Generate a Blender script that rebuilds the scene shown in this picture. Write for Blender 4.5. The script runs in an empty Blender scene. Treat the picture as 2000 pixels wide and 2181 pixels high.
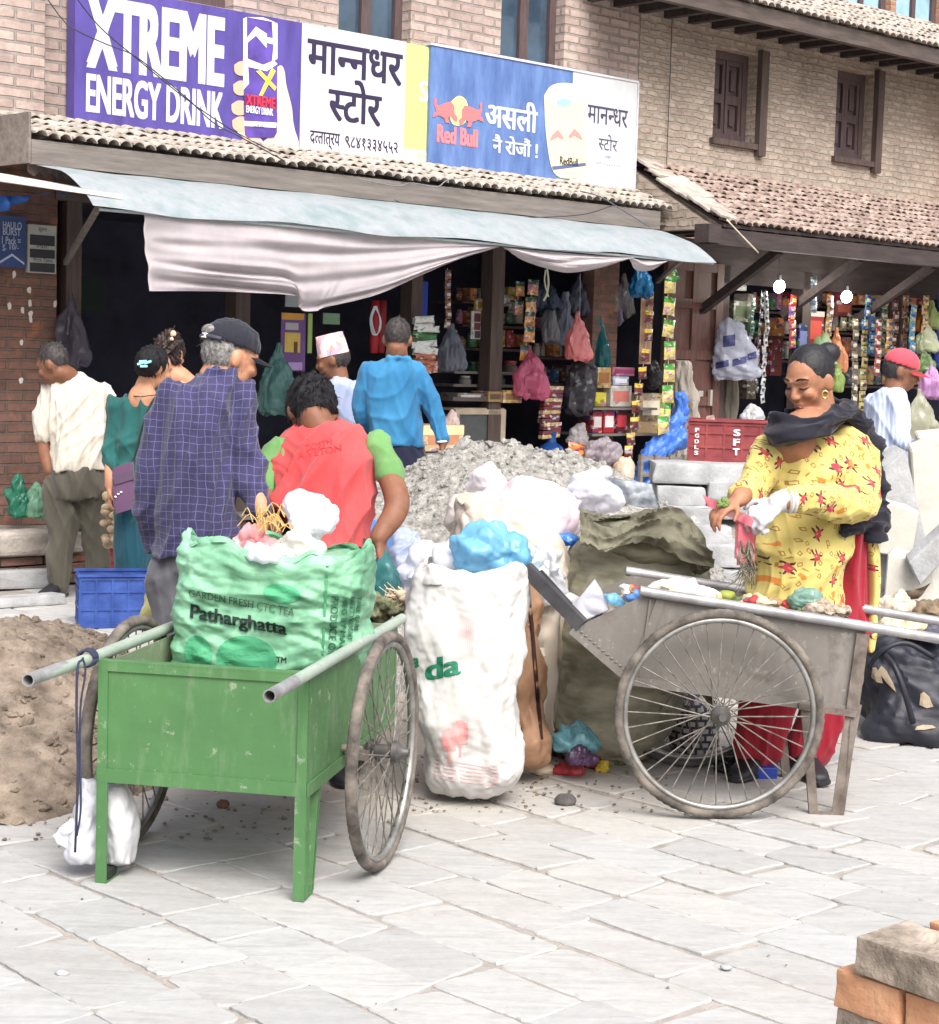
import bpy, bmesh, math, random
import numpy as np
from mathutils import Vector as V, Matrix, noise, Quaternion
from mathutils.bvhtree import BVHTree

S = bpy.context.scene
COL = S.collection
R = random.Random(7)
PI = math.pi

# ------------------------------------------------------------------ camera
FPX, HCAM, ROLL = 3900.0, 1.485, 0.03
PITCH = math.atan((1090.5 - 760) / FPX)
cam = bpy.data.cameras.new('camera'); camo = bpy.data.objects.new('camera', cam); COL.objects.link(camo)
cam.sensor_fit = 'HORIZONTAL'; cam.sensor_width = 36.0; cam.lens = 36.0 * FPX / 2000.0
cam.clip_start = 0.05; cam.clip_end = 500
CM = Matrix.Rotation(PI / 2 - PITCH, 4, 'X') @ Matrix.Rotation(ROLL, 4, 'Z')
camo.matrix_world = Matrix.Translation((0, 0, HCAM)) @ CM
S.camera = camo
# ------------------------------------------------------------------ light: bright overcast
SUN_EL, SUN_AZ = math.radians(51), math.radians(160)      # azimuth clockwise from +Y (behind the viewer)
w = bpy.data.worlds.new('World'); S.world = w; w.use_nodes = True
wn = w.node_tree
sky = wn.nodes.new('ShaderNodeTexSky'); sky.sky_type = 'NISHITA'; sky.sun_disc = False
sky.sun_elevation = SUN_EL; sky.sun_rotation = SUN_AZ; sky.dust_density = 6.0; sky.ozone_density = 1.0; sky.air_density = 1.0
hs = wn.nodes.new('ShaderNodeHueSaturation'); hs.inputs['Saturation'].default_value = 0.6
wn.links.new(sky.outputs[0], hs.inputs['Color'])
wn.links.new(hs.outputs[0], wn.nodes['Background'].inputs[0])
wn.nodes['Background'].inputs[1].default_value = 0.135
sun = bpy.data.lights.new('sun', 'SUN'); sun.energy = 1.75; sun.angle = math.radians(38); sun.color = (1, 0.995, 0.985)
suno = bpy.data.objects.new('sun', sun); COL.objects.link(suno)
sd = V((math.sin(SUN_AZ) * math.cos(SUN_EL), math.cos(SUN_AZ) * math.cos(SUN_EL), math.sin(SUN_EL)))
suno.rotation_mode = 'QUATERNION'; suno.rotation_quaternion = sd.to_track_quat('Z', 'Y'); suno.location = (0, 0, 12)
S.view_settings.view_transform = 'Standard'; S.view_settings.look = 'None'
S.view_settings.exposure = 0.95; S.view_settings.gamma = 1.0

# ------------------------------------------------------------------ measuring helpers (survey of the photograph)
def ray(x, y): return CM.to_3x3() @ V(((x - 1000) / FPX, (1090.5 - y) / FPX, -1.0))
def P(x, y, Y): d = ray(x, y); return V((0, 0, HCAM)) + d * (Y / d.y)
def G(x, y, z=0.0): d = ray(x, y); return V((0, 0, HCAM)) + d * ((z - HCAM) / d.z)
ANG = math.radians(43)
O = P(50, 1105, 11.6); O.z = 0
FM = Matrix.Translation(O) @ Matrix.Rotation(ANG, 4, 'Z')   # facade frame: x along the wall, y into the shop, z up
FI = FM.inverted()
def F(x, y, yl=0.0):
    D = FI.to_3x3() @ ray(x, y); C = FI @ V((0, 0, HCAM))
    return C + D * ((yl - C.y) / D.y)
ID = Matrix.Identity(4)
WM = {}
# ------------------------------------------------------------------ object helpers
def tag(o, label=None, cat=None, group=None, kind=None):
    if label: o['label'] = label
    if cat: o['category'] = cat
    if group: o['group'] = group
    if kind: o['kind'] = kind
    elif cat: o['kind'] = 'thing'
    return o
def thing(name, label, cat, loc=(0, 0, 0), rz=0.0, group=None, fac=False):
    o = bpy.data.objects.new(name, None); COL.objects.link(o); o.empty_display_size = 0.1
    m = Matrix.Translation(V(loc)) @ Matrix.Rotation(rz, 4, 'Z')
    o.matrix_basis = (FM @ m) if fac else m
    WM[o.name] = o.matrix_basis.copy()
    return tag(o, label, cat, group)
def link_mesh(name, me, mt, parent=None, base=ID, local=False, keep=False):
    if mt is not None:
        for m in (mt if isinstance(mt, (list, tuple)) else [mt]): me.materials.append(m)
    o = bpy.data.objects.new(name, me); COL.objects.link(o)
    if parent is not None:
        o.parent = parent
        pw = WM[parent.name]
        if local: WM[o.name] = pw.copy()
        else: o.matrix_parent_inverse = pw.inverted(); o.matrix_basis = base; WM[o.name] = base.copy()
    else:
        if not keep and len(me.vertices):
            n = len(me.vertices); a = np.empty(n * 3, dtype=np.float32); me.vertices.foreach_get('co', a); a = a.reshape(-1, 3)
            c = V(((a[:, 0].min() + a[:, 0].max()) / 2, (a[:, 1].min() + a[:, 1].max()) / 2, a[:, 2].min()))
            a -= np.array(c, dtype=np.float32); me.vertices.foreach_set('co', a.ravel())
            o.matrix_basis = base @ Matrix.Translation(c)
        else: o.matrix_basis = base
        WM[o.name] = o.matrix_basis.copy()
    return o
def obj(name, bm, mt, parent=None, base=ID, smooth=None, local=False, keep=False, normals=True):
    if normals: bmesh.ops.recalc_face_normals(bm, faces=bm.faces)
    me = bpy.data.meshes.new(name); bm.to_mesh(me); bm.free()
    if smooth is True: me.polygons.foreach_set('use_smooth', [True] * len(me.polygons))
    elif smooth: me.polygons.foreach_set('use_smooth', [True] * len(me.polygons)); me.set_sharp_from_angle(angle=math.radians(smooth))
    return link_mesh(name, me, mt, parent, base, local, keep)
def dup(root, m, label=None):
    r = root.copy(); COL.objects.link(r); r.matrix_basis = m
    if label: r['label'] = label
    for c in root.children:
        d = c.copy(); COL.objects.link(d); d.parent = r
        for e in c.children:
            g = e.copy(); COL.objects.link(g); g.parent = d
    return r
def B(): return bmesh.new()
def box(bm, c, s, rot=None, bev=0.0, jit=0.0):
    r = bmesh.ops.create_cube(bm, size=1.0)
    vs = r['verts']
    for v in vs:
        v.co = V((v.co.x * s[0], v.co.y * s[1], v.co.z * s[2]))
        if jit: v.co += V((R.uniform(-jit, jit), R.uniform(-jit, jit), R.uniform(-jit, jit)))
    if bev:
        es = list({e for v in vs for e in v.link_edges})
        r2 = bmesh.ops.bevel(bm, geom=es, offset=bev, segments=2, affect='EDGES', profile=0.6)
        vs = list({v for f in r2['faces'] for v in f.verts} | {v for v in vs if v.is_valid})
    m = (rot if rot is not None else ID)
    m = Matrix.Translation(V(c)) @ (m.to_4x4() if hasattr(m, 'to_4x4') else m)
    for v in vs: v.co = m @ v.co
    return vs
def box2(bm, a, b, **k):
    a, b = V(a), V(b)
    return box(bm, (a + b) / 2, [abs(b[i] - a[i]) for i in range(3)], **k)
def bar(bm, p, q, w, h, up=(0, 0, 1)):
    p, q = V(p), V(q); d = q - p; L = d.length; d.normalize(); u = V(up)
    s = d.cross(u)
    if s.length < 1e-4: s = d.cross(V((1, 0, 0)))
    s.normalize(); u = s.cross(d)
    m = Matrix((d, s, u)).transposed().to_4x4()
    return box(bm, (p + q) / 2, (L, w, h), rot=m)
def loft(bm, rings, seg=16, cap=True, pw=2.0):
    """rings: (centre, half axis a, half axis b); closed skin through them"""
    prev = None; allr = []
    for c, a, b in rings:
        c, a, b = V(c), V(a), V(b); ring = []
        for i in range(seg):
            t = 2 * PI * i / seg; ct, st = math.cos(t), math.sin(t)
            if pw != 2.0: ct = math.copysign(abs(ct) ** (2 / pw), ct); st = math.copysign(abs(st) ** (2 / pw), st)
            ring.append(bm.verts.new(c + a * ct + b * st))
        if prev:
            for i in range(seg): bm.faces.new((prev[i], prev[(i + 1) % seg], ring[(i + 1) % seg], ring[i]))
        prev = ring; allr.append(ring)
    if cap:
        bm.faces.new(allr[0][::-1]); bm.faces.new(allr[-1])
    return allr
def frame(d):
    d = d.normalized(); a = d.cross(V((0, 0, 1)))
    if a.length < 1e-3: a = d.cross(V((0, 1, 0)))
    a.normalize(); return a, a.cross(d).normalized()
def tube(bm, pts, rad, seg=12, cap=True, rounded=False):
    pts = [V(p) for p in pts]; n = len(pts)
    if not hasattr(rad, '__len__'): rad = [rad] * n
    rings = []; a = None
    for i in range(n):
        d = (pts[min(i + 1, n - 1)] - pts[max(i - 1, 0)])
        if d.length < 1e-9: d = V((0, 0, 1))
        d.normalize()
        if a is None: a, b = frame(d)
        else:
            a = a - d * a.dot(d)
            if a.length < 1e-6: a, b = frame(d)
            a.normalize(); b = a.cross(d).normalized()
        if rounded and i == 0:
            for k in (0.95, 0.6): rings.append((pts[0] - d * rad[0] * k, a * rad[0] * math.sqrt(1 - k * k), b * rad[0] * math.sqrt(1 - k * k)))
        rings.append((pts[i], a * rad[i], b * rad[i]))
        if rounded and i == n - 1:
            for k in (0.6, 0.95): rings.append((pts[i] + d * rad[i] * k, a * rad[i] * math.sqrt(1 - k * k), b * rad[i] * math.sqrt(1 - k * k)))
    return loft(bm, rings, seg, cap)
def ell(bm, c, r, rot=None, seg=20):
    q = bmesh.ops.create_uvsphere(bm, u_segments=seg, v_segments=seg // 2 + 2, radius=1.0)
    m = rot if rot is not None else Matrix.Identity(3)
    for v in q['verts']: v.co = V(c) + m @ V((v.co.x * r[0], v.co.y * r[1], v.co.z * r[2]))
    return q['verts']
def lathe(bm, prof, c=(0, 0, 0), seg=24, axis=(0, 0, 1)):
    ax = V(axis).normalized(); a, b = frame(ax); c = V(c)
    return loft(bm, [(c + ax * z, a * max(r, 1e-4), b * max(r, 1e-4)) for r, z in prof], seg, cap=True)
def poly_prism(bm, pts, d):
    d = V(d); a = [bm.verts.new(V(p)) for p in pts]; b = [bm.verts.new(V(p) + d) for p in pts]; n = len(a)
    bm.faces.new(a); bm.faces.new(b[::-1])
    for i in range(n): bm.faces.new((a[i], b[i], b[(i + 1) % n], a[(i + 1) % n]))
def catmull(pts, n):
    pts = [np.array(p, dtype=float) for p in pts]
    Q = [2 * pts[0] - pts[1]] + pts + [2 * pts[-1] - pts[-2]]; out = []
    for k in range(n):
        t = k / (n - 1) * (len(pts) - 1); i = min(int(t), len(pts) - 2); u = t - i
        a, b, c, d = Q[i], Q[i + 1], Q[i + 2], Q[i + 3]
        out.append(0.5 * (2 * b + (c - a) * u + (2 * a - 5 * b + 4 * c - d) * u * u + (3 * b - a - 3 * c + d) * u ** 3))
    return out
def fbm(p, o=4): return noise.fractal(p, 0.9, 2.1, o)
def ridge(p): return 1.0 - abs(noise.noise(p)) * 2.2
def getco(bm): return np.array([v.co[:] for v in bm.verts], dtype=float), np.array([v.normal[:] for v in bm.verts], dtype=float)
def addco(bm, d, nrm):
    for v, q in zip(bm.verts, nrm * d[:, None]): v.co += V(q)
def snoise(p, rs, n=5, f=1.0):
    o = np.zeros(len(p))
    for k in range(n):
        w_ = rs.normal(size=3); w_ *= f * rs.uniform(.6, 1.5) / np.linalg.norm(w_); o += np.sin(p @ w_ + rs.uniform(0, 6.3))
    return o / math.sqrt(n)
def crumple(bm, amp, sc, seed=0, fn=None, st=(1, 1, 1)):
    """crush a fine skin: flat facets meeting in sharp creases, at three sizes"""
    bm.normal_update(); rs = np.random.RandomState(int(abs(seed) * 97) % 100000 + 3); co, nr = getco(bm); p = co * np.array(st); d = np.zeros(len(p))
    for f, a, n in ((.55, 1.5, 3), (1.15, .8, 5), (2.3, .36, 6), (4.6, .12, 6)):
        for k in range(n):
            w_ = rs.normal(size=3); w_ /= np.linalg.norm(w_)
            ph = p @ w_ * sc * f * 6.5 * rs.uniform(.75, 1.35) + rs.uniform(0, 9) + .8 * snoise(p, rs, 4, sc * f * 2.4)
            tri = np.abs((ph / PI) % 2 - 1) * 2 - 1
            d += a / math.sqrt(n) * tri * (.55 + .45 * np.tanh(1.2 * snoise(p, rs, 4, sc * f * 1.8)))
    d *= amp * .85
    if fn: d *= np.array([fn(v.co) for v in bm.verts])
    addco(bm, d, nr)
def remesh(bm, vox, sm=4):
    """melt overlapping shapes into one continuous surface"""
    me = bpy.data.meshes.new('tmp'); bm.to_mesh(me); bm.free()
    o = bpy.data.objects.new('tmp', me); COL.objects.link(o)
    m = o.modifiers.new('r', 'REMESH'); m.mode = 'VOXEL'; m.voxel_size = vox; m.use_smooth_shade = True
    s = o.modifiers.new('s', 'SMOOTH'); s.factor = 0.5; s.iterations = sm
    dg = bpy.context.evaluated_depsgraph_get(); dg.update()
    me2 = bpy.data.meshes.new_from_object(o.evaluated_get(dg))
    bpy.data.objects.remove(o); bpy.data.meshes.remove(me)
    b = bmesh.new(); b.from_mesh(me2); bpy.data.meshes.remove(me2); return b
def wrinkle(bm, amp, sc=9.0, st=(1, 1, 0.45), seed=0.0, fn=None):
    """cloth folds: long soft-crested ridges in a few slanting families that come and go"""
    bm.normal_update(); rs = np.random.RandomState(int(abs(seed) * 131) + 11); co, nr = getco(bm); p = co * np.array(st); d = np.zeros(len(p))
    for f, a in ((.9, 1.0), (1.5, .8), (2.3, .55), (3.6, .32)):
        for k in range(3):
            w_ = rs.normal(size=3) * np.array((1, .5, 1)); w_ /= np.linalg.norm(w_)
            ph = p @ w_ * sc * f * 2.2 + rs.uniform(0, 9) + 1.4 * snoise(p, rs, 5, sc * f * .7)
            rd = (1 - np.abs(np.sin(ph))) ** 1.8
            d += a * (rd - .3) * np.clip(.35 + .9 * snoise(p, rs, 5, sc * f * .45), 0, 1.3)
    d *= amp * 1.7
    if fn: d *= np.array([fn(v.co) for v in bm.verts])
    addco(bm, d, nr)
# ------------------------------------------------------------------ materials
def srgb(r, g, b):
    f = lambda c: (c / 255 / 12.92) if c <= 10 else ((c / 255 + 0.055) / 1.055) ** 2.4
    return (f(r), f(g), f(b))
class NT:
    def __init__(s, name):
        s.m = bpy.data.materials.new(name); s.m.use_nodes = True; s.t = s.m.node_tree; s.b = s.t.nodes['Principled BSDF']
        s.out = s.t.nodes['Material Output']
    def n(s, typ, props=None, **inp):
        x = s.t.nodes.new(typ)
        for k, v in (props or {}).items(): setattr(x, k, v)
        for k, v in inp.items(): s.set(x, k, v)
        return x
    def set(s, x, k, v):
        i = x.inputs[int(k[1:])] if k[0] == '_' and k[1:].isdigit() else x.inputs[k.replace('_', ' ')]
        if isinstance(v, bpy.types.NodeSocket): s.t.links.new(v, i)
        elif isinstance(v, bpy.types.Node): s.t.links.new(v.outputs[0], i)
        else:
            if hasattr(i.default_value, '__len__') and hasattr(v, '__len__') and len(i.default_value) == 4 and len(v) == 3: v = (*v, 1)
            i.default_value = v
    def bs(s, **k):
        for a, v in k.items(): s.set(s.b, a, v)
    def coord(s, sc=(1, 1, 1), rot=(0, 0, 0)):
        c = s.n('ShaderNodeTexCoord'); m = s.n('ShaderNodeMapping', Scale=sc, Rotation=rot); s.t.links.new(c.outputs['Object'], m.inputs[0]); return m
    def noise(s, vec, sc, det=5, rough=.6, dist=0.): return s.n('ShaderNodeTexNoise', Vector=vec, Scale=sc, Detail=det, Roughness=rough, Distortion=dist)
    def ramp(s, fac, stops):
        x = s.n('ShaderNodeValToRGB', Fac=fac); e = x.color_ramp.elements
        while len(e) < len(stops): e.new(0.5)
        for q, (p, c) in zip(e, stops): q.position = p; q.color = (*c, 1) if hasattr(c, '__len__') else (c, c, c, 1)
        return x
    def mix(s, f, a, b, mode='MIX'): return s.n('ShaderNodeMixRGB', {'blend_type': mode}, Fac=f, Color1=a, Color2=b)
    def math(s, op, a, b=0.0, c=0.0): return s.n('ShaderNodeMath', {'operation': op}, _0=a, _1=b, _2=c)
    def bump(s, h, st=.3, d=.01, nrm=None):
        x = s.n('ShaderNodeBump', Height=h, Strength=st, Distance=d)
        if nrm: s.t.links.new(nrm.outputs[0], x.inputs['Normal'])
        s.t.links.new(x.outputs[0], s.b.inputs['Normal']); return x
def mat(name, c, rough=.7, var=.18, sc=5., bump=.25, bsc=70., bd=.004, metal=0., c2=None, st=(1, 1, 1), alpha=1., spec=.4, sheen=0., dist=0., trl=0., crease=0., csc=11.):
    t = NT(name); v = t.coord(st)
    n1 = t.noise(v, sc, 6, .62, dist)
    lo = tuple(x * (1 - var) for x in c); hi = c2 if c2 else tuple(min(1, x * (1 + var)) for x in c)
    col = t.ramp(n1, [(.32, lo), (.68, hi)])
    t.bs(Base_Color=col, Roughness=rough, Metallic=metal, Alpha=alpha)
    t.b.inputs['Specular IOR Level'].default_value = spec
    if sheen: t.b.inputs['Sheen Weight'].default_value = sheen
    nb = None
    if bump: nb = t.bump(t.noise(v, bsc, 4), bump, bd)
    if crease:
        rn = t.n('ShaderNodeTexNoise', {'noise_type': 'RIDGED_MULTIFRACTAL'}, Vector=v, Scale=csc, Detail=3.5, Roughness=.55, Distortion=.7)
        t.bump(rn, crease, .012, nb)
    if trl:
        tr = t.n('ShaderNodeBsdfTranslucent', Color=col); mx = t.n('ShaderNodeMixShader', Fac=trl, _1=t.b.outputs[0], _2=tr)
        t.t.links.new(mx.outputs[0], t.out.inputs[0])
    return t.m
MC = {}
def pm(c, rough=.55, **k):
    """plain coloured stuff with slight variation, cached by sRGB colour"""
    key = (tuple(c), rough, tuple(sorted(k.items())))
    if key not in MC: MC[key] = mat('tint_%d_%d_%d' % tuple(c), srgb(*c), rough, **k)
    return MC[key]
def plastic(c, alpha=.85, rough=.25, trl=.35):
    key = ('pl', tuple(c), alpha)
    if key not in MC: MC[key] = mat('plastic_%d_%d_%d' % tuple(c), srgb(*c), rough, var=.12, sc=9, bump=.2, bsc=60, bd=.003, alpha=alpha, spec=.6, trl=trl, crease=.55, csc=8)
    return MC[key]

def brick_mat(name, c1, c2, mort, bw, bh, ms, wob, lo=None, stain=.5):
    t = NT(name); co = t.n('ShaderNodeTexCoord'); sp = t.n('ShaderNodeSeparateXYZ', Vector=co.outputs['Object'])
    u = t.math('ADD', sp.outputs[0], sp.outputs[1]); cb = t.n('ShaderNodeCombineXYZ', X=u, Y=sp.outputs[2])
    nz = t.noise(co.outputs['Object'], 7, 3); nv = t.n('ShaderNodeVectorMath', {'operation': 'MULTIPLY_ADD'}, _0=nz.outputs['Color'], _1=(wob, wob, 0), _2=cb)
    br = t.n('ShaderNodeTexBrick', {'offset': .5, 'squash': 1.0}, Vector=nv, Color1=c1, Color2=c2, Mortar=mort, Scale=1.0)
    for k, v in (('Mortar Size', ms), ('Mortar Smooth', .35), ('Bias', 0.), ('Brick Width', bw), ('Row Height', bh)): br.inputs[k].default_value = v
    n2 = t.noise(co.outputs['Object'], 2.2, 6, .65)
    col = t.mix(.75, br, t.ramp(n2, [(.3, .62), (.5, .95), (.75, 1.2)]), 'MULTIPLY')
    n3 = t.noise(co.outputs['Object'], 24, 5)
    col = t.mix(.45, col, t.ramp(n3, [(.3, .65), (.7, 1.25)]), 'MULTIPLY')
    if lo:
        n4 = t.noise(co.outputs['Object'], 5.5, 5, .7)
        col = t.mix(t.ramp(n4, [(.55, 0.), (.66, stain)]), col, lo)
    t.bs(Base_Color=col, Roughness=.9); t.b.inputs['Specular IOR Level'].default_value = .15
    h = t.math('SUBTRACT', t.math('MULTIPLY', n3, .35), br.outputs['Fac'])
    t.bump(h, .9, .02)
    return t.m
M_BRICK = brick_mat('brick_pink', (.48, .375, .335), (.37, .285, .25), (.29, .25, .225), .235, .068, .011, .015, lo=(.46, .40, .36), stain=.6)
M_BRICK2 = brick_mat('brick_buff', (.46, .375, .305), (.37, .29, .235), (.33, .29, .245), .15, .062, .014, .05, lo=(.42, .37, .31), stain=.6)
M_BRICK3 = brick_mat('brick_red', (.22, .12, .095), (.15, .085, .072), (.15, .115, .095), .24, .066, .010, .012, lo=(.36, .15, .08), stain=.7)
M_WOOD = mat('wood_dark', (.075, .052, .045), .7, .35, 4, .5, 30, .004, st=(6, 6, .7))
M_WOODU = mat('wood_dark_long', (.085, .066, .058), .75, .35, 4, .5, 30, .004, st=(.7, 6, 6))
M_WOODG = mat('wood_weathered', (.17, .15, .135), .85, .3, 4, .6, 30, .004, st=(.6, 5, 7))
M_SHUT = mat('shutter_wood', (.085, .058, .058), .6, .3, 5, .4, 30, .003, st=(8, 8, 1))
M_DOOR = mat('door_paint', (.115, .055, .045), .6, .3, 5, .35, 30, .003, st=(8, 8, 1))
M_GLASS = mat('window_glass', (.045, .075, .11), .08, .35, 2.5, .12, 6, .01, spec=.8)
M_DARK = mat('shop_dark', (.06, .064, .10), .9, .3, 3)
M_TILE = mat('roof_tile', (.26, .175, .145), .9, .45, 9, .6, 45, .01, c2=(.46, .36, .31))
M_EAVE = mat('eave_wood', (.045, .033, .032), .8, .35, 4, .5, 30, .004, st=(.7, 6, 6))
M_TILEG = mat('roof_tile_grey', (.36, .315, .275), .92, .35, 9, .6, 45, .01, c2=(.52, .46, .40))
M_SOIL = mat('joint_sand', (.31, .28, .25), .95, .25, 6, .8, 120, .006)
# ================================================================== GROUND
def ground_h(x, y): return 0.0
bm = B()
NX = 40
for (x0, x1, y0, y1) in ((-60, 60, -25, 90),):
    vs = [bm.verts.new((x, y, -.0075)) for x, y in ((x0, y0), (x1, y0), (x1, y1), (x0, y1))]; bm.faces.new(vs)
tag(obj('ground', bm, M_SOIL, keep=True), kind='structure')
def paving():
    bm = B(); cl = bm.verts.layers.float_color.new('tone')
    ylo, yhi = -10.5, -.95
    u = -6.2
    while u < 6.5:
        wd = R.uniform(.205, .25); y = ylo + R.uniform(-.5, 0)
        while y < yhi:
            ln = R.choice((.27, .30, .34, .40, .47)) * R.uniform(.9, 1.1)
            a, b = y + .004, y + ln - .004
            g = R.uniform(.003, .008)
            cs = [V((u + g, a, 0)), V((u + wd - g, a, 0)), V((u + wd - g, b, 0)), V((u + g, b, 0))]
            cs = [c + V((R.uniform(-.014, .014), R.uniform(-.02, .02), 0)) for c in cs]
            w0 = FM @ ((cs[0] + cs[2]) / 2)
            if -3.6 < w0.x < 4.2 and 3.2 < w0.y < 13.5:
                tone = R.random(); tz = R.uniform(-.003, .002); tx, ty = R.uniform(-.006, .006), R.uniform(-.004, .004)
                pts = []
                for i in range(4):
                    p, q = cs[i], cs[(i + 1) % 4]; n = max(3, int((q - p).length / .02)); d = (q - p); nn = V((-d.y, d.x, 0)).normalized()
                    for k in range(n):
                        t = k / n; s = p + d * t
                        e = .006 * noise.noise(s * 7 + V((tone * 40, 0, 0))) + .005 * noise.noise(s * 24 + V((tone * 10, 0, 0))) + .004 * noise.noise(s * 60)
                        if k == 0: s = s + ((cs[0] + cs[2]) / 2 - s).normalized() * R.uniform(.002, .012)
                        pts.append(s + nn * e)
                c0 = (cs[0] + cs[2]) / 2
                top, mid, bot = [], [], []
                for s in pts:
                    z = tz + (s.x - c0.x) * tx * 4 + (s.y - c0.y) * ty
                    i2 = s + (c0 - s).normalized() * .006
                    top.append(bm.verts.new(FM @ V((i2.x, i2.y, z)))); mid.append(bm.verts.new(FM @ V((s.x, s.y, z - .004)))); bot.append(bm.verts.new(FM @ V((s.x, s.y, -.014))))
                n = len(pts)
                bm.faces.new(top)
                for i in range(n):
                    j = (i + 1) % n
                    bm.faces.new((mid[i], mid[j], top[j], top[i])); bm.faces.new((bot[i], bot[j], mid[j], mid[i]))
                for v in top + mid + bot: v[cl] = (tone, R.random() * 0 + (tone * 7.3) % 1, 0, 1)
            y += ln
        u += wd
    return bm
t = NT('flagstone'); v = t.coord(); at = t.n('ShaderNodeVertexColor', {'layer_name': 'tone'}); sp = t.n('ShaderNodeSeparateColor', Color=at)
vv = t.n('ShaderNodeVectorMath', {'operation': 'ADD'}, _0=v, _1=t.n('ShaderNodeVectorMath', {'operation': 'SCALE'}, _0=at.outputs[0], _3=9.0).outputs[0])
base = t.ramp(sp.outputs[0], [(0., (.35, .347, .338)), (.35, (.385, .384, .376)), (.7, (.395, .386, .366)), (1., (.325, .324, .318))])
mp = t.n('ShaderNodeMapping', Vector=vv, Scale=(1.2, 6, 1), Rotation=(0, 0, .35))
n1 = t.noise(mp, 3.2, 6, .65, .8)
c = t.mix(.7, base, t.ramp(n1, [(.3, .78), (.5, 1.0), (.7, 1.13)]), 'MULTIPLY')
n2 = t.noise(v, 1.3, 6, .7)
n2b = t.noise(v, 30, 4, .7)
c = t.mix(t.ramp(n2, [(.5, 0.), (.74, .42)]), c, (.29, .26, .23)); n5 = t.noise(v, 55, 5, .75); c = t.mix(t.ramp(n5, [(.64, 0.), (.70, .5)]), c, (.14, .12, .10))
dv = t.n('ShaderNodeVectorMath', {'operation': 'DISTANCE'}, _0=v, _1=(-.55, 7.7, 0))      # sand trodden out round the heaps
far = t.ramp(t.math('ADD', t.math('MULTIPLY', dv.outputs['Value'], .25), t.math('MULTIPLY', n2, .55)), [(.58, .75), (.86, 0.)])
c = t.mix(far, c, (.34, .28, .22))
c = t.mix(.3, c, t.ramp(n2b, [(.3, .75), (.7, 1.2)]), 'MULTIPLY')
t.bs(Base_Color=c, Roughness=.8); t.b.inputs['Specular IOR Level'].default_value = .25
t.bump(t.math('ADD', n1, t.math('MULTIPLY', n2b, .3)), .45, .008)
bm = paving()
tag(obj('pavement', bm, t.m, keep=True), kind='structure')

# heaps
PHI = (1 + 5 ** .5) / 2
ICO_V = [V(v).normalized() for v in ((-1, PHI, 0), (1, PHI, 0), (-1, -PHI, 0), (1, -PHI, 0), (0, -1, PHI), (0, 1, PHI), (0, -1, -PHI), (0, 1, -PHI), (PHI, 0, -1), (PHI, 0, 1), (-PHI, 0, -1), (-PHI, 0, 1))]
ICO_F = [(0, 11, 5), (0, 5, 1), (0, 1, 7), (0, 7, 10), (0, 10, 11), (1, 5, 9), (5, 11, 4), (11, 10, 2), (10, 7, 6), (7, 1, 8), (3, 9, 4), (3, 4, 2), (3, 2, 6), (3, 6, 8), (3, 8, 9), (4, 9, 5), (2, 4, 11), (6, 2, 10), (8, 6, 7), (9, 8, 1)]
def heap(name, c, rx, ry, h, seed, mt, label, cat, n=110, rough=.06, peak=1.4, lump=0., stones=0, ss=(.006, .02), spill=.12):
    bm = B(); g = []
    for i in range(n):
        row = []
        for j in range(n):
            x, y = (i / (n - 1) * 2 - 1), (j / (n - 1) * 2 - 1); r = math.hypot(x, y)
            p = V((x * rx, y * ry, 0)) + V((seed * 5.3, seed, 0))
            r *= 1 + .22 * noise.noise(p * 1.5)
            z = h * max(0, 1 - r ** peak) if r < 1 else 0
            e = min(1, z / (h * .12))
            z += e * (rough * fbm(p * 3.0, 3) + rough * .45 * ridge(p * 9) + rough * .3 * noise.noise(p * 27) + rough * .22 * noise.noise(p * 55))
            if lump: z += e * lump * max(0, noise.noise(p * 14) - .25) * 1.5
            row.append(bm.verts.new(V(c) + V((x * rx, y * ry, z - .011 if z <= .001 else z))))
        g.append(row)
    for i in range(n - 1):
        for j in range(n - 1): bm.faces.new((g[i][j], g[i + 1][j], g[i + 1][j + 1], g[i][j + 1]))
    for f_ in bm.faces: f_.smooth = True
    rr = random.Random(seed)
    for k in range(stones):
        if rr.random() < spill:
            a = rr.uniform(0, 2 * PI); q = rr.uniform(.82, 1.12); p = V(c) + V((rx * q * math.cos(a), ry * q * math.sin(a), .003))
        else:
            i, j = rr.randrange(2, n - 2), rr.randrange(2, n - 2); p = g[i][j].co.copy()
            if p.z < .01: continue
        s_ = ss[0] + (ss[1] - ss[0]) * rr.random() ** 2.5; m = Matrix.Rotation(rr.uniform(0, 6), 3, 'Z') @ Matrix.Rotation(rr.uniform(0, 6), 3, 'X')
        kx, ky, kz = rr.uniform(.7, 1.4), rr.uniform(.6, 1.1), rr.uniform(.5, .9)
        q_ = [bm.verts.new(p + m @ V((x * kx * s_, y * ky * s_, z * kz * s_)) * rr.uniform(.8, 1.2)) for x, y, z in ICO_V]
        for f_ in ICO_F: bm.faces.new((q_[f_[0]], q_[f_[1]], q_[f_[2]]))
    return tag(obj(name, bm, mt, normals=False), label, cat)
M_SAND = mat('brown_sand', (.215, .165, .125), .95, .5, 9, .9, 150, .012, c2=(.36, .29, .225))
M_GRAVEL = mat('grey_gravel', (.36, .34, .305), .95, .45, 30, 1., 130, .02, c2=(.55, .53, .49))
a = P(40, 1700, 6.85)
heap('sand_heap', (a.x, 6.75, 0), .80, 1.2, .46, 3, M_SAND, 'low heap of brown sand behind the green handcart', 'sand heap', rough=.03, lump=.03, n=190, stones=2600, ss=(.004, .026))
a = P(1060, 1100, 9.1)
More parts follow.
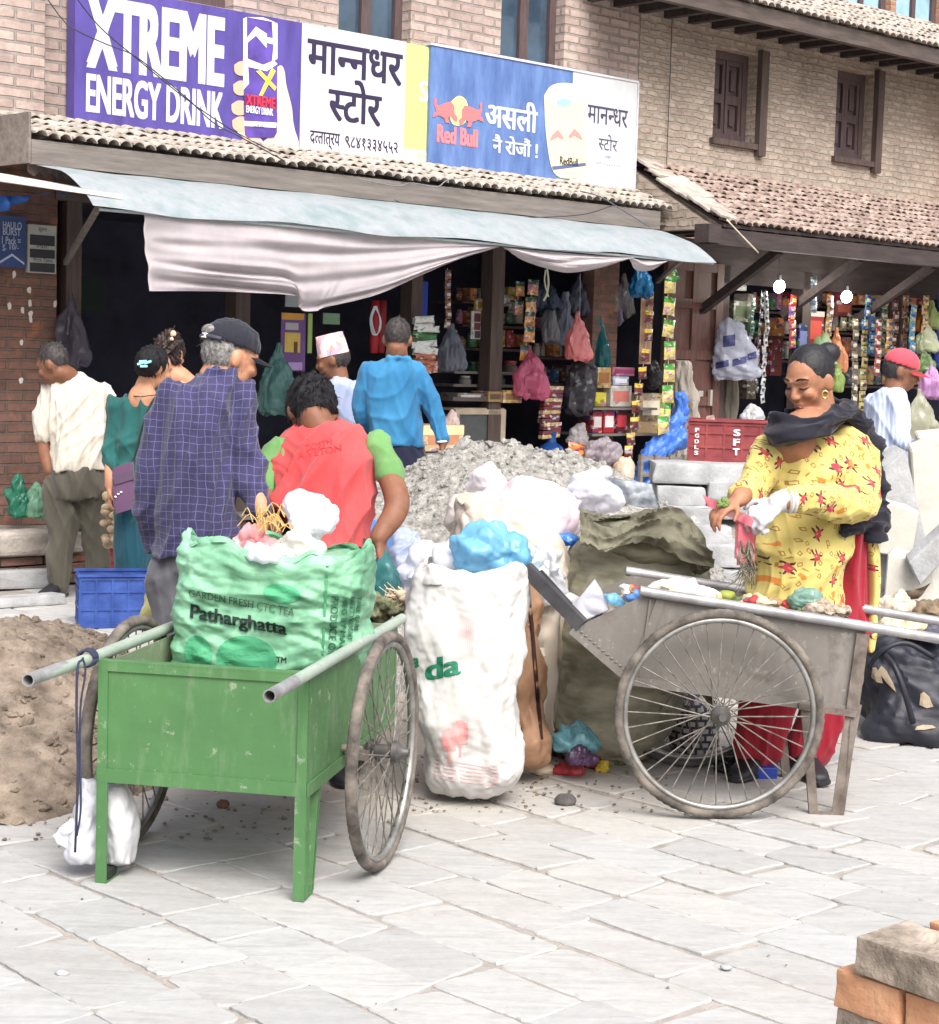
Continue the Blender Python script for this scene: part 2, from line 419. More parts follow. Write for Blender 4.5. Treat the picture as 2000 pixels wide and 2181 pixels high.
heap('gravel_heap', (a.x + .03, 9.2, 0), 1.55, 1.35, 1.06, 8, M_GRAVEL, 'tall heap of pale grey gravel behind the rubbish sacks', 'gravel heap', n=170, rough=.05, peak=1.6, lump=.05, stones=7000, ss=(.006, .024), spill=.05)

# ================================================================== LEFT BUILDING (facade frame: x along wall, y inward)
def wall_with_holes(bm, u0, u1, z0, z1, holes, th=.3, y0=0.):
    us = sorted({u0, u1, *[h[0] for h in holes], *[h[1] for h in holes]})
    for i in range(len(us) - 1):
        a, b = us[i], us[i + 1]; m = (a + b) / 2
        hz = sorted((h[2], h[3]) for h in holes if h[0] <= m <= h[1]); z = z0
        for p, q in hz + [(z1, z1)]:
            if p > z + 1e-4: box2(bm, (a, y0, z), (b, y0 + th, p))
            z = max(z, q)
    bmesh.ops.remove_doubles(bm, verts=bm.verts, dist=1e-5)
def facm(name, bm, mt, parent=None, **k): return obj(name, bm, mt, parent, base=FM, **k)
bld = thing('shop_house', 'pink brick house with two signboards above the shop awning', 'building', (2.8, 0, 0), fac=True)
WZ = 6.0
wins = [(.95, 1.55, 3.78, 4.9), (2.46, 3.14, 3.70, 4.9), (4.055, 4.755, 3.70, 4.9)]
bm = B(); wall_with_holes(bm, -1.6, 5.64, 2.62, WZ, wins)
facm('wall', bm, M_BRICK, bld)
bm = B(); wall_with_holes(bm, -.75, .22, -.05, 2.6, [])
facm('brick_pillar', bm, M_BRICK3, bld)
bm = B(); box2(bm, (-1.6, -.10, 3.0 - .11), (.06, -.003, 3.62)); box2(bm, (-1.6, -.10, 3.62), (.06, -.003, 6)); bmesh.ops.remove_doubles(bm, verts=bm.verts, dist=1e-4)
facm('corner_pier', bm, M_BRICK, bld)
def window(parent, u0, u1, z0, z1, kind):
    bm = B(); f = .07
    for a, b in (((u0, .10, z0), (u0 + f, .2, z1)), ((u1 - f, .10, z0), (u1, .2, z1)), ((u0 + f, .10, z1 - f), (u1 - f, .2, z1)), ((u0 + f, .10, z0), (u1 - f, .2, z0 + f))): box2(bm, a, b)
    m = (u0 + u1) / 2
    if kind == 'glass': box2(bm, (m - .045, .105, z0 + f), (m + .045, .19, z1 - f))
    w_ = facm('window', bm, M_SHUT, parent)
    if kind == 'glass':
        for a, b in ((u0 + f, m - .045), (m + .045, u1 - f)):
            bm = B(); box2(bm, (a, .14, z0 + f), (b, .15, z1 - f)); facm('pane', bm, M_GLASS, w_)
    else:
        for k, (a, b) in enumerate(((u0 + f, m), (m + .003, u1 - f))):
            bm = B(); zc = z0 + (z1 - z0) * .48
            yo = .12 if not (kind == 'ajar' and k == 0) else .13
            box2(bm, (a, yo + .02, z0 + f), (b, yo + .035, z1 - f))
            for c0, c1 in ((z0 + f, zc), (zc, z1 - f)):
                s = .04
                box2(bm, (a, yo - .01, c0), (a + s, yo + .019, c1)); box2(bm, (b - s, yo - .01, c0), (b, yo + .019, c1))
                box2(bm, (a + s, yo - .008, c0), (b - s, yo + .019, c0 + s)); box2(bm, (a + s, yo - .008, c1 - s), (b - s, yo + .019, c1))
                box2(bm, (a + s + .035, yo - .003, c0 + s + .04), (b - s - .035, yo + .019, c1 - s - .04))
            facm('shutter', bm, M_SHUT, w_)
    return w_
for h in wins: window(bld, *h, 'glass')
# tiled pent roof strip with fascia
def tile_roof(u0, u1, ya, za, yb, zb, rows, tw, seed, hip=0., lift0=.022):
    """overlapping rows of small curved tiles, eave at (yb, zb)"""
    rr = random.Random(seed); bm = B()
    for r in range(rows):
        t0, t1 = r / rows, (r + 1.35) / rows
        if r == rows - 1: t1 = 1.02
        lift = lift0
        us = u0 + hip * (1 - t0) * 0; n = int((u1 - us) / tw)
        off = rr.uniform(-.3, .3) * tw
        for k in range(n):
            a = us + k * tw + off + rr.uniform(-.006, .006); b = a + tw * .98; jz = rr.uniform(-.007, .007); jt = rr.uniform(-.02, .02); yaw = rr.uniform(-.012, .012)
            row = []
            for t, lz in ((t0, .004), (t1 + jt / rows * 3, lift)):
                y = ya + (yb - ya) * t; z = za + (zb - za) * t + lz + jz; seg = []
                for s in range(6):
                    q = s / 5; seg.append(V((a + (b - a) * q + yaw * (1 if t == t1 else 0), y, z + .022 * math.sin(q * PI * 1.0) - (.012 if s == 5 else 0))))
                row.append(seg)
            T = [[bm.verts.new(p) for p in s] for s in row]
            lo = [bm.verts.new(p - V((0, 0, .013))) for p in row[1]]
            lo0 = [bm.verts.new(p - V((0, 0, .013))) for p in row[0]]
            for s in range(5):
                bm.faces.new((T[0][s], T[0][s + 1], T[1][s + 1], T[1][s])); bm.faces.new((T[1][s], T[1][s + 1], lo[s + 1], lo[s])); bm.faces.new((lo[s], lo[s + 1], lo0[s + 1], lo0[s]))
            for s in (0, 5): bm.faces.new((T[0][s], T[1][s], lo[s], lo0[s]))
    return bm
bm = tile_roof(-.24, 5.62, -.02, 2.90, -.52, 2.715, 4, .085, 3, lift0=.032)
facm('tile_roof', bm, M_TILEG, bld, smooth=40)
bm = B(); box2(bm, (-.25, -.50, 2.555), (5.42, -.47, 2.70)); facm('fascia_board', bm, M_WOODG, bld)
bm = B()
for k in range(76):
    u = -.24 + k * .0745; poly_prism(bm, [(u, -.455, 2.56), (u, -.455, 2.515), (u + .037, -.455, 2.488), (u + .074, -.455, 2.515), (u + .074, -.455, 2.56)], (0, .02, 0))
facm('scalloped_trim', bm, M_WOOD, bld)
bm = B(); box2(bm, (-.25, -.44, 2.60), (5.6, -.003, 2.618)); box2(bm, (-.27, -.5, 2.56), (-.253, -.02, 2.86)); facm('eave_soffit', bm, M_WOODG, bld)
# shop room behind
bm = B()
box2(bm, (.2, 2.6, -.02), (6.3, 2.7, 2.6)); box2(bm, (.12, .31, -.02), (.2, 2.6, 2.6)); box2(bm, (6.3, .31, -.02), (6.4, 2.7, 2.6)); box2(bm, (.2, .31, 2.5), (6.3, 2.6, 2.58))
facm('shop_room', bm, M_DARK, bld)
bm = B(); box2(bm, (.2, -.02, 2.40), (6.3, .16, 2.60)); facm('lintel_beam', bm, M_WOODU, bld)
for u, wd_ in ((.29, .11), (1.62, .12), (3.22, .11), (4.05, .13), (5.2, .3)):
    bm = B(); box2(bm, (u, .0, -.02), (u + wd_, .13, 2.40))
    facm('shop_post', bm, M_WOOD if u < 5 else M_BRICK3, bld)
bm = B()
box2(bm, (.2, -.02, .30), (6.3, 2.6, .36)); facm('shop_floor', bm, M_WOODG, bld)

# ================================================================== RIGHT BUILDING
b2 = thing('tiled_house', 'buff brick house with wooden shutters and tiled lean-to roof', 'building', (8.5, 0, 0), fac=True)
w2s = [(6.62, 7.20, 3.44, 4.22), (8.385, 8.97, 3.45, 4.27)]
bm = B(); wall_with_holes(bm, 5.645, 10.9, 2.62, 4.72, w2s, y0=-.004)
facm('wall', bm, M_BRICK2, b2)
for i, h in enumerate(w2s): 
    window(b2, *h, 'ajar' if i == 0 else 'shut')
    bm = B(); box2(bm, (h[0] - .04, -.05, h[2] - .05), (h[1] + .02, .1, h[2])); box2(bm, (h[1] + .0, -.06, h[2] - .1), (h[1] + .1, -.005, h[3] + .04))
    facm('window_surround', bm, M_WOOD, b2)
bm = tile_roof(5.66, 11.2, -.02, 3.13, -1.0, 2.60, 11, .098, 5, lift0=.036); facm('tile_roof', bm, M_TILE, b2, smooth=40)
bm = B()
for k in range(9):      # verge tiles down the left edge
    t = (k + .5) / 9; y = -.02 - .98 * t; z = 3.13 - .53 * t + .045
    box(bm, (5.70 + R.uniform(-.02, .02), y, z), (.30, .14, .022), rot=Matrix.Rotation(.5 + R.uniform(-.06, .06), 3, 'X') @ Matrix.Rotation(R.uniform(-.2, .2), 3, 'Y'), bev=.004)
facm('verge_tile', bm, M_TILEG, b2)
bm = B(); poly_prism(bm, [(5.56, -.02, 3.08), (5.56, -.95, 2.56), (5.56, -.02, 2.56)], (.08, 0, 0)); facm('gable_infill', bm, M_BRICK2, b2)
bm = B(); box2(bm, (5.45, -1.0, 2.43), (11.2, -.90, 2.56)); box2(bm, (5.40, -1.03, 2.44), (5.55, -.88, 2.585)); facm('eave_beam', bm, M_EAVE, b2)
bm = B(); poly_prism(bm, [(5.64, -.0, 3.085), (5.64, -.98, 2.575), (5.64, -.98, 2.60), (5.64, -.0, 3.11)], (5.5, 0, 0)); facm('eave_soffit', bm, M_EAVE, b2)
bm = B()
for k in range(18): box2(bm, (5.7 + k * .3, -.97, 2.565), (5.76 + k * .3, -.0, 2.60))
facm('rafters', bm, M_EAVE, b2)
for k in range(4):
    u = 6.55 + k * 1.15; bm = B(); bar(bm, (u, -.02, 1.95), (u + .02, -.82, 2.45), .07, .07); facm('bracket', bm, M_EAVE, b2)
bm = B(); box2(bm, (6.3, -.02, 2.36), (11.2, .16, 2.56)); box2(bm, (6.3, .0, 2.2), (11.2, .03, 2.36)); facm('lintel_beam', bm, M_EAVE, b2)
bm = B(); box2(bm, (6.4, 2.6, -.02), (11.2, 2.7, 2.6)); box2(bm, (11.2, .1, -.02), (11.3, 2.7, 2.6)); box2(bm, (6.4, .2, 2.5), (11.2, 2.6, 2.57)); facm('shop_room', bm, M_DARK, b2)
for u in (6.82, 8.02, 9.6): bm = B(); box2(bm, (u, -.0, -.02), (u + .13, .14, 2.36)); facm('shop_post', bm, M_WOOD, b2)
bm = B(); box2(bm, (6.4, -.02, .3), (11.2, 2.6, .36)); facm('shop_floor', bm, M_WOODG, b2)
bm = tile_roof(4.9, 11.4, .35, 4.98, -.65, 4.47, 9, .098, 9, lift0=.034); facm('tile_roof', bm, M_TILEG, b2, smooth=40)
bm = B(); box2(bm, (4.9, -.62, 4.33), (11.4, -.55, 4.46)); facm('eave_beam', bm, M_WOODU, b2)
bm = B()
for k in range(20): box2(bm, (5.0 + k * .31, -.54, 4.36), (5.07 + k * .31, -.0, 4.43))
box2(bm, (4.9, -.55, 4.445), (11.4, .3, 4.46)); facm('rafters', bm, M_EAVE, b2)
# brown door between the shops
dr = thing('plank_door', 'brown panelled wooden door between the two shops', 'door', (6.5, -.02, .36), fac=True)
bm = B(); D0, D1 = 6.05, 6.80
box2(bm, (D0, -.03, .36), (D1, -.005, 2.36))
for a, b in ((D0, D0 + .09), (D0 + .34, D0 + .42), (D1 - .09, D1)): box2(bm, (a, -.055, .36), (b, -.031, 2.36))
for z in (.36, .75, 1.12, 1.52, 1.96, 2.28): 
    for a, b in ((D0 + .09, D0 + .34), (D0 + .42, D1 - .09)): box2(bm, (a, -.053, z), (b, -.031, z + .08))
facm('panel', bm, M_DOOR, dr)
bm = B(); box2(bm, (6.64, -.085, 1.12), (6.67, -.056, 1.26)); box2(bm, (6.50, -.07, 1.2), (6.56, -.056, 1.25)); facm('latch', bm, pm((200, 195, 185), .4, metal=.6), dr)
# far building, top right corner
b3 = thing('far_house', 'orange brick house with blue windows showing above the tiled roof', 'building', (12, 5, 0), fac=True)
wf = []
for k in range(3):
    a = F(1795 + k * 115, -10, 6.5); wf.append((a.x, a.x + 1.25, 6.55, 7.6))
bm = B(); wall_with_holes(bm, 6, 24, 0, 9, wf, y0=6.5); facm('wall', bm, brick_mat('brick_orange', (.5, .27, .16), (.42, .2, .12), (.4, .33, .28), .24, .075, .012, .01), b3)
for h in wf:
    bm = B(); box2(bm, (h[0], 6.6, h[2]), (h[0] + .12, 6.7, h[3])); box2(bm, (h[1] - .12, 6.6, h[2]), (h[1], 6.7, h[3])); box2(bm, (h[0] + .12, 6.6, h[2]), (h[1] - .12, 6.7, h[2] + .12)); box2(bm, ((h[0] + h[1]) / 2 - .05, 6.6, h[2] + .12), ((h[0] + h[1]) / 2 + .05, 6.7, h[3]))
    f_ = facm('window', bm, M_SHUT, b3); bm = B(); box2(bm, (h[0] + .1, 6.65, h[2] + .1), (h[1] - .1, 6.66, h[3])); facm('pane', bm, pm((150, 185, 205), .1), f_)
bm = B(); box2(bm, (6, 5.9, 6.2), (24, 6.49, 6.36)); facm('ledge', bm, M_WOODG, b3)
# right-hand orange pier at the frame edge
bm = B(); box2(bm, (10.2, -.5, 3.2), (11, -.02, 4.2))
pr = thing('brick_pier', 'orange brick pier at the right end of the tiled house', 'pier', (10.5, 0, 2.4), fac=True)
facm('brickwork', bm, bpy.data.materials['brick_orange'], pr)
# ledge along the left foot
st_ = thing('stone_plinth', 'worn stone ledge along the foot of the brick pillar', 'ledge', (-.5, -.3, 0), fac=True)
M_STONE = mat('old_stone', (.27, .235, .20), .9, .35, 4, .8, 30, .015, c2=(.40, .36, .32))
M_SLAB = mat('grey_slab', (.30, .305, .31), .85, .25, 5, .6, 50, .008, c2=(.44, .445, .45))
bm = B(); box2(bm, (-1.6, -.50, .20), (.16, -.004, .34), bev=.03); bmesh.ops.subdivide_edges(bm, edges=bm.edges[:], cuts=5, use_grid_fill=True); crumple(bm, .012, 6, 3); facm('step_top', bm, M_STONE, st_, smooth=True)
bm = B()
for k in range(3):
    for j in range(6):
        a = -1.6 + j * .3 + (k % 2) * .12; box2(bm, (a, -.45, .005 + k * .065), (a + .285, -.004, .062 + k * .065), bev=.008, jit=.004)
facm('brick_course', bm, M_BRICK3, st_)
q = G(40, 1258); bm = B(); box(bm, q + V((-.12, .16, .06)), (.5, .30, .12), rot=Matrix.Rotation(.72, 3, 'Z'), bev=.012, jit=.012)
tag(obj('stone_block', bm, M_SLAB), 'pale dressed stone block lying before the worn ledge', 'stone block')
q = G(40, 1300); bm = B(); box(bm, q + V((-.15, .1, .03)), (.8, .16, .05), rot=Matrix.Rotation(.75, 3, 'Z'), bev=.01, jit=.008)
tag(obj('kerb_stone', bm, M_SLAB), 'thin pale kerb slab below the dressed stone block', 'stone slab')
# ================================================================== LETTERING
def text_bm(parts, bold=0.0, res=4):
    """parts: strings; a part given as (s, keep) is cut to its left share (joined half letters)"""
    out = B(); x = 0.0
    for part in ([parts] if isinstance(parts, str) else parts):
        s, keep = part if isinstance(part, tuple) else (part, 1)
        c = bpy.data.curves.new('t', 'FONT'); c.body = s; c.size = 1.0; c.offset = 0.0; c.resolution_u = res; c.fill_mode = 'FRONT'
        o = bpy.data.objects.new('t', c); COL.objects.link(o)
        dg = bpy.context.evaluated_depsgraph_get(); dg.update()
        me = bpy.data.meshes.new_from_object(o.evaluated_get(dg)); bpy.data.objects.remove(o); bpy.data.curves.remove(c)
        b = B(); b.from_mesh(me); bpy.data.meshes.remove(me)
        if not b.verts: x += .3; b.free(); continue
        xs = [v.co.x for v in b.verts]; x0, x1 = min(xs), max(xs)
        if keep < 1:
            xc = x0 + (x1 - x0) * keep
            bmesh.ops.bisect_plane(b, geom=b.verts[:] + b.edges[:] + b.faces[:], plane_co=(xc, 0, 0), plane_no=(1, 0, 0), clear_outer=True); x1 = xc
        for v in b.verts: v.co.x += x - x0
        if bold:
            b2_ = b.copy(); b.free(); b = B()
            for k, (dx, dy) in enumerate(((-1, -.45), (1, -.45), (-1, .45), (1, .45), (0, 0))):
                for v in b2_.verts: v.co += V((dx * bold, dy * bold, k * .0004))
                m2 = bpy.data.meshes.new('t'); b2_.to_mesh(m2); b.from_mesh(m2); bpy.data.meshes.remove(m2)
                for v in b2_.verts: v.co -= V((dx * bold, dy * bold, k * .0004))
            b2_.free()
        x += x1 - x0 - (.012 if isinstance(parts, list) else 0)
        m2 = bpy.data.meshes.new('t'); b.to_mesh(m2); b.free(); out.from_mesh(m2); bpy.data.meshes.remove(m2)
    return out
def text_on(parts, u0, u1, z0, z1, y, mt, parent, bold=0.0, base=None, name='lettering', m=None):
    """lettering fitted to a rectangle of a wall plane, standing 2 mm proud"""
    b = text_bm(parts, bold)
    xs = [v.co.x for v in b.verts]; ys = [v.co.y for v in b.verts]; a0, a1, b0, b1 = min(xs), max(xs), min(ys), max(ys)
    for v in b.verts:
        q = V((u0 + (v.co.x - a0) / (a1 - a0) * (u1 - u0), y - v.co.z, z0 + (v.co.y - b0) / (b1 - b0) * (z1 - z0)))
        v.co = m @ q if m else q
    return obj(name, b, mt, parent, base=(FM if base is None else base), normals=False)
def text_px(parts, xa, ya, xb, yb, yl, mt, parent, **k):
    """rectangle given by two surveyed corners: lower left, upper right"""
    a, b = F(xa, ya, yl), F(xb, yb, yl); return text_on(parts, a.x, b.x, a.z, b.z, yl, mt, parent, **k)
def flat(name, pts, yl, mt, parent, th=.003):
    bm = B(); poly_prism(bm, [F(x, y, yl) for x, y in pts], (0, th, 0)); return facm(name, bm, mt, parent)
Z1 = lambda *q: [(x * 700 / 1848, y * 700 / 1848) for x, y in q]
Z2 = lambda *q: [(600 + x * 800 / 1848, y * 800 / 1848) for x, y in q]
def ctr(pts, k=3): 
    q = catmull([(*p, 0) for p in pts + [pts[0]]], len(pts) * k); return [(a[0], a[1]) for a in q[:-1]]
pr = lambda c, **k: pm(c, .35, bump=0, var=.04, **k)
M_WHITE = mat('sign_white', (.60, .60, .62), .45, .07, 3, .05, 9, st=(3, 1, .8))
M_PURP = mat('sign_purple', (.085, .062, .27), .4, .22, 3, .08, 9, st=(3, 1, .8))
M_BLUE = mat('sign_blue', (.085, .155, .39), .4, .25, 3, .08, 9, st=(3, 1, .8), c2=(.14, .23, .47))
M_INK = mat('sign_ink', (.03, .022, .06), .5, .1, 5, 0)
Y1 = -.12
s1 = thing('sign_board', 'long purple and white signboard with a hand holding a drink can', 'signboard', (1.7, Y1, 2.87), fac=True)
bm = B(); box2(bm, (.262, Y1 + .003, 2.872), (2.045, -.02, 3.752)); facm('purple_panel', bm, M_PURP, s1)
bm = B(); box2(bm, (2.047, Y1 + .002, 2.868), (3.0, -.02, 3.752)); facm('white_panel', bm, M_WHITE, s1)
text_on('XTREME', .345, 1.40, 3.235, 3.69, Y1, M_WHITE, s1, bold=.055)
text_on('ENERGY DRINK', .345, 1.40, 2.955, 3.20, Y1, M_WHITE, s1, bold=.04)
SK = pr((226, 172, 146)); SK2 = pr((243, 205, 180))
flat('hand_picture', ctr(Z1((1480, 800), (1560, 700), (1545, 520), (1550, 400), (1580, 368), (1600, 400), (1610, 480), (1640, 600), (1650, 700), (1670, 852), (1420, 800), (1330, 730), (1400, 690))), Y1, SK2, s1)
for k, (x, y) in enumerate(((1345, 385), (1340, 495), (1330, 607), (1335, 697))):
    flat('finger_picture', ctr(Z1((x - 28, y - 20), (x + 10, y - 42), (x + 60, y - 30), (x + 70, y + 20), (x + 20, y + 42), (x - 22, y + 25))), Y1 - .003, SK, s1)
flat('can_picture', ctr(Z1((1368, 110), (1390, 96), (1480, 100), (1545, 122), (1560, 140), (1558, 640), (1552, 760), (1500, 775), (1420, 770), (1376, 740), (1372, 400)), 2), Y1 - .006, mat('can_purple', (.10, .06, .30), .3, .4, 5, 0), s1)
wt = pr((235, 235, 242))
for q in (((1368, 105), (1388, 96), (1388, 215), (1440, 150), (1500, 190), (1500, 270), (1440, 200), (1392, 240), (1392, 330), (1480, 365), (1540, 340), (1560, 360), (1500, 400), (1395, 375), (1400, 470), (1368, 505)), ((1530, 125), (1560, 130), (1560, 330), (1530, 350), (1540, 250), (1500, 240), (1500, 210), (1536, 215)), ((1376, 680), (1556, 690), (1552, 718), (1376, 708)), ((1390, 96), (1480, 98), (1550, 125), (1480, 112))):
    flat('can_mark', Z1(*q), Y1 - .009, wt, s1)
ye = pr((236, 220, 90))
for q in (((1440, 400), (1465, 395), (1555, 490), (1545, 510)), ((1530, 380), (1550, 400), (1475, 540), (1458, 535))): flat('can_cross', Z1(*q), Y1 - .012, ye, s1)
flat('can_band', Z1((1376, 540), (1556, 552), (1556, 600), (1376, 588)), Y1 - .0095, pr((120, 30, 80)), s1)
text_px('XTREME', *Z1((1384, 588), (1548, 552))[0], *Z1((1548, 552))[0], Y1 - .012, pr((220, 60, 80)), s1, bold=.03)
text_px('ENERGY DRINK', *Z1((1384, 632))[0], *Z1((1536, 612))[0], Y1 - .012, wt, s1, bold=.03)
text_px('CLASSIC', *Z1((1425, 712))[0], *Z1((1490, 696))[0], Y1 - .012, M_INK, s1)
h_ = ('न', .66)
text_px(['मा', h_, 'नधर'], *Z2((124, 352))[0], *Z2((597, 268))[0], Y1, M_INK, s1, bold=.022)
a, b = F(*Z2((124, 345))[0], Y1), F(*Z2((590, 425))[0], Y1)
text_px([('स', .64), 'टोर'], *Z2((228, 590))[0], *Z2((495, 415))[0], Y1, M_INK, s1, bold=.022)
text_px(['द', ('त', .6), 'तात्रय'], *Z2((138, 725))[0], *Z2((287, 660))[0], Y1, M_INK, s1, bold=.01)
text_px('९८४१३३४५५२', *Z2((312, 728))[0], *Z2((572, 702))[0], Y1, M_INK, s1, bold=.012)
# faded green board between
Yg = -.07
s2 = thing('faded_board', 'narrow faded yellow green board between the two larger signboards', 'signboard', (3.12, Yg, 2.88), fac=True)
bm = B(); box2(bm, (3.003, Yg, 3.0), (3.27, -.02, 3.755)); facm('panel', bm, mat('board_lime', srgb(205, 208, 128), .5, .08, 4, 0), s2)
bm = B(); box2(bm, (3.003, Yg, 2.875), (3.27, -.02, 2.998)); facm('lower_band', bm, pr((222, 222, 196)), s2)
text_px('S', *Z2((674, 500))[0], *Z2((722, 402))[0], Yg - .003, pr((226, 226, 190)), s2, bold=.04)
text_px('M', *Z2((668, 790))[0], *Z2((716, 752))[0], Yg - .003, pr((205, 205, 165)), s2, bold=.02)
# blue board
Y2 = -.10
s3 = thing('sign_board', 'blue and white signboard with red bulls and a yellow can', 'signboard', (4.4, Y2, 2.87), fac=True)
bm = B(); box2(bm, (3.262, Y2 + .003, 2.872), (4.768, -.02, 3.765)); facm('blue_panel', bm, M_BLUE, s3)
bm = B(); box2(bm, (4.770, Y2 + .003, 2.868), (5.53, -.02, 3.766)); facm('white_panel', bm, M_WHITE, s3)
bm = B(); box2(bm, (3.25, Y2 - .006, 3.767), (5.54, -.02, 3.785)); box2(bm, (5.532, Y2 - .006, 2.86), (5.545, -.02, 3.767)); facm('metal_edge', bm, pm((200, 200, 205), .4), s3)
red = pr((214, 116, 118)); yel = pr((236, 226, 140))
flat('sun_emblem', ctr(Z2((835, 500), (870, 472), (905, 490), (918, 545), (905, 600), (872, 618), (838, 605), (826, 550))), Y2, yel, s3)
bull = [(752, 478), (765, 490), (760, 510), (772, 522), (800, 508), (835, 500), (850, 520), (852, 560), (866, 575), (862, 600), (846, 592), (832, 570), (818, 580), (826, 606), (808, 604), (800, 580), (770, 566), (745, 578), (748, 560), (762, 548), (752, 520)]
flat('bull_emblem', Z2(*bull), Y2 - .003, red, s3)
flat('bull_emblem', Z2(*[(1738 - x, y + (x < 870) * 0 + 24 - (870 - x) * -.06 - 8) for x, y in bull]), Y2 - .003, red, s3)
text_px('Red Bull', *Z2((762, 700))[0], *Z2((966, 640))[0], Y2, pr((226, 128, 132)), s3, bold=.05)
text_px('असली', *Z2((1000, 620))[0], *Z2((1262, 510))[0], Y2, M_WHITE, s3, bold=.03)
text_px('नै रोजौं !', *Z2((1036, 750))[0], *Z2((1262, 690))[0], Y2, M_WHITE, s3, bold=.03)
flat('can_picture', ctr(Z2((1292, 470), (1330, 420), (1400, 408), (1460, 425), (1478, 470), (1486, 520), (1500, 700), (1502, 830), (1470, 868), (1400, 878), (1350, 860), (1322, 800), (1300, 640)), 3), Y2 - .003, pr((238, 232, 176)), s3)
flat('can_top', ctr(Z2((1298, 470), (1330, 425), (1400, 413), (1455, 430), (1470, 475), (1440, 510), (1380, 525), (1325, 512))), Y2 - .006, pr((196, 222, 232)), s3)
flat('can_tab', ctr(Z2((1355, 495), (1390, 486), (1420, 494), (1420, 512), (1385, 520), (1358, 512))), Y2 - .009, pr((150, 190, 210)), s3)
for sx in (1, -1):
    q = [(1400 + sx * (x - 1400), y + (0 if sx > 0 else 6)) for x, y in ((1410, 672), (1440, 630), (1470, 660), (1482, 690), (1440, 668), (1420, 680))]
    flat('can_bull', Z2(*q), Y2 - .006, pr((222, 140, 140)), s3)
flat('can_band', Z2((1330, 818), (1496, 800), (1498, 816), (1336, 836)), Y2 - .006, pr((90, 100, 140)), s3)
text_px('RedBull', *Z2((1368, 808))[0], *Z2((1458, 780))[0], Y2 - .006, M_INK, s3, bold=.02)
text_px(['मान', h_, 'धर'], *Z2((1504, 600))[0], *Z2((1704, 545))[0], Y2, pr((70, 70, 95)), s3, bold=.004)
text_px([('स', .64), 'टोर'], *Z2((1558, 735))[0], *Z2((1654, 670))[0], Y2, pr((80, 80, 100)), s3)
text_px('दरबार', *Z2((1588, 780))[0], *Z2((1622, 768))[0], Y2, pr((150, 150, 165)), s3)
text_px('प्रो.-९८४१२५४', *Z2((1545, 812))[0], *Z2((1665, 806))[0], Y2, pr((150, 150, 165)), s3)

# ================================================================== AWNING + CLOTH + CABLES
t = NT('awning_sheet'); v = t.coord(); n1 = t.noise(v, 2.5, 6, .65); n2 = t.noise(v, 14, 5, .7)
c = t.ramp(n1, [(.3, srgb(168, 184, 186)), (.5, srgb(196, 202, 206)), (.7, srgb(150, 178, 180))])
c = t.mix(.4, c, t.ramp(n2, [(.35, .8), (.7, 1.15)]), 'MULTIPLY'); t.bs(Base_Color=c, Roughness=.5); t.bump(n2, .15, .01)
bm = B(); g = []
NU, NV = 90, 14
for i in range(NU):
    row = []
    for j in range(NV):
        s, q = i / (NU - 1), j / (NV - 1)
        u = -.26 + 5.54 * s + (.05 * (1 - q) if i == 0 else 0); y = -.47 - .75 * q
        z = 2.553 - .10 * q - .185 * q ** 3 + .012 * math.sin(s * 23 + q * 2) * q + .010 * noise.noise(V((s * 14, q * 3, 0)))
        if s > .965: z -= .0
        row.append(bm.verts.new((u, y, z)))
    g.append(row)
for i in range(NU - 1):
    for j in range(NV - 1): bm.faces.new((g[i][j], g[i + 1][j], g[i + 1][j + 1], g[i][j + 1]))
bmesh.ops.solidify(bm, geom=bm.faces[:], thickness=.006)
aw = thing('awning', 'curved grey green metal awning sheet below the tiled eave', 'awning', (2.5, -.5, 2.5), fac=True)
facm('sheet', bm, t.m, aw, smooth=50)
bm = B(); tube(bm, [(-.2, -1.19, 2.262), (5.26, -1.2, 2.262)], .009, 8); facm('edge_tube', bm, pm((150, 160, 160), .5), aw)
bm = B(); bar(bm, F(215, 432, -1.1), F(140, 560, -.1), .03, .03); facm('prop', bm, M_WOODG, aw)
bm = B(); bar(bm, F(1450, 556, -1.1), F(1400, 600, -.1), .03, .03); facm('prop', bm, M_WOODG, aw)

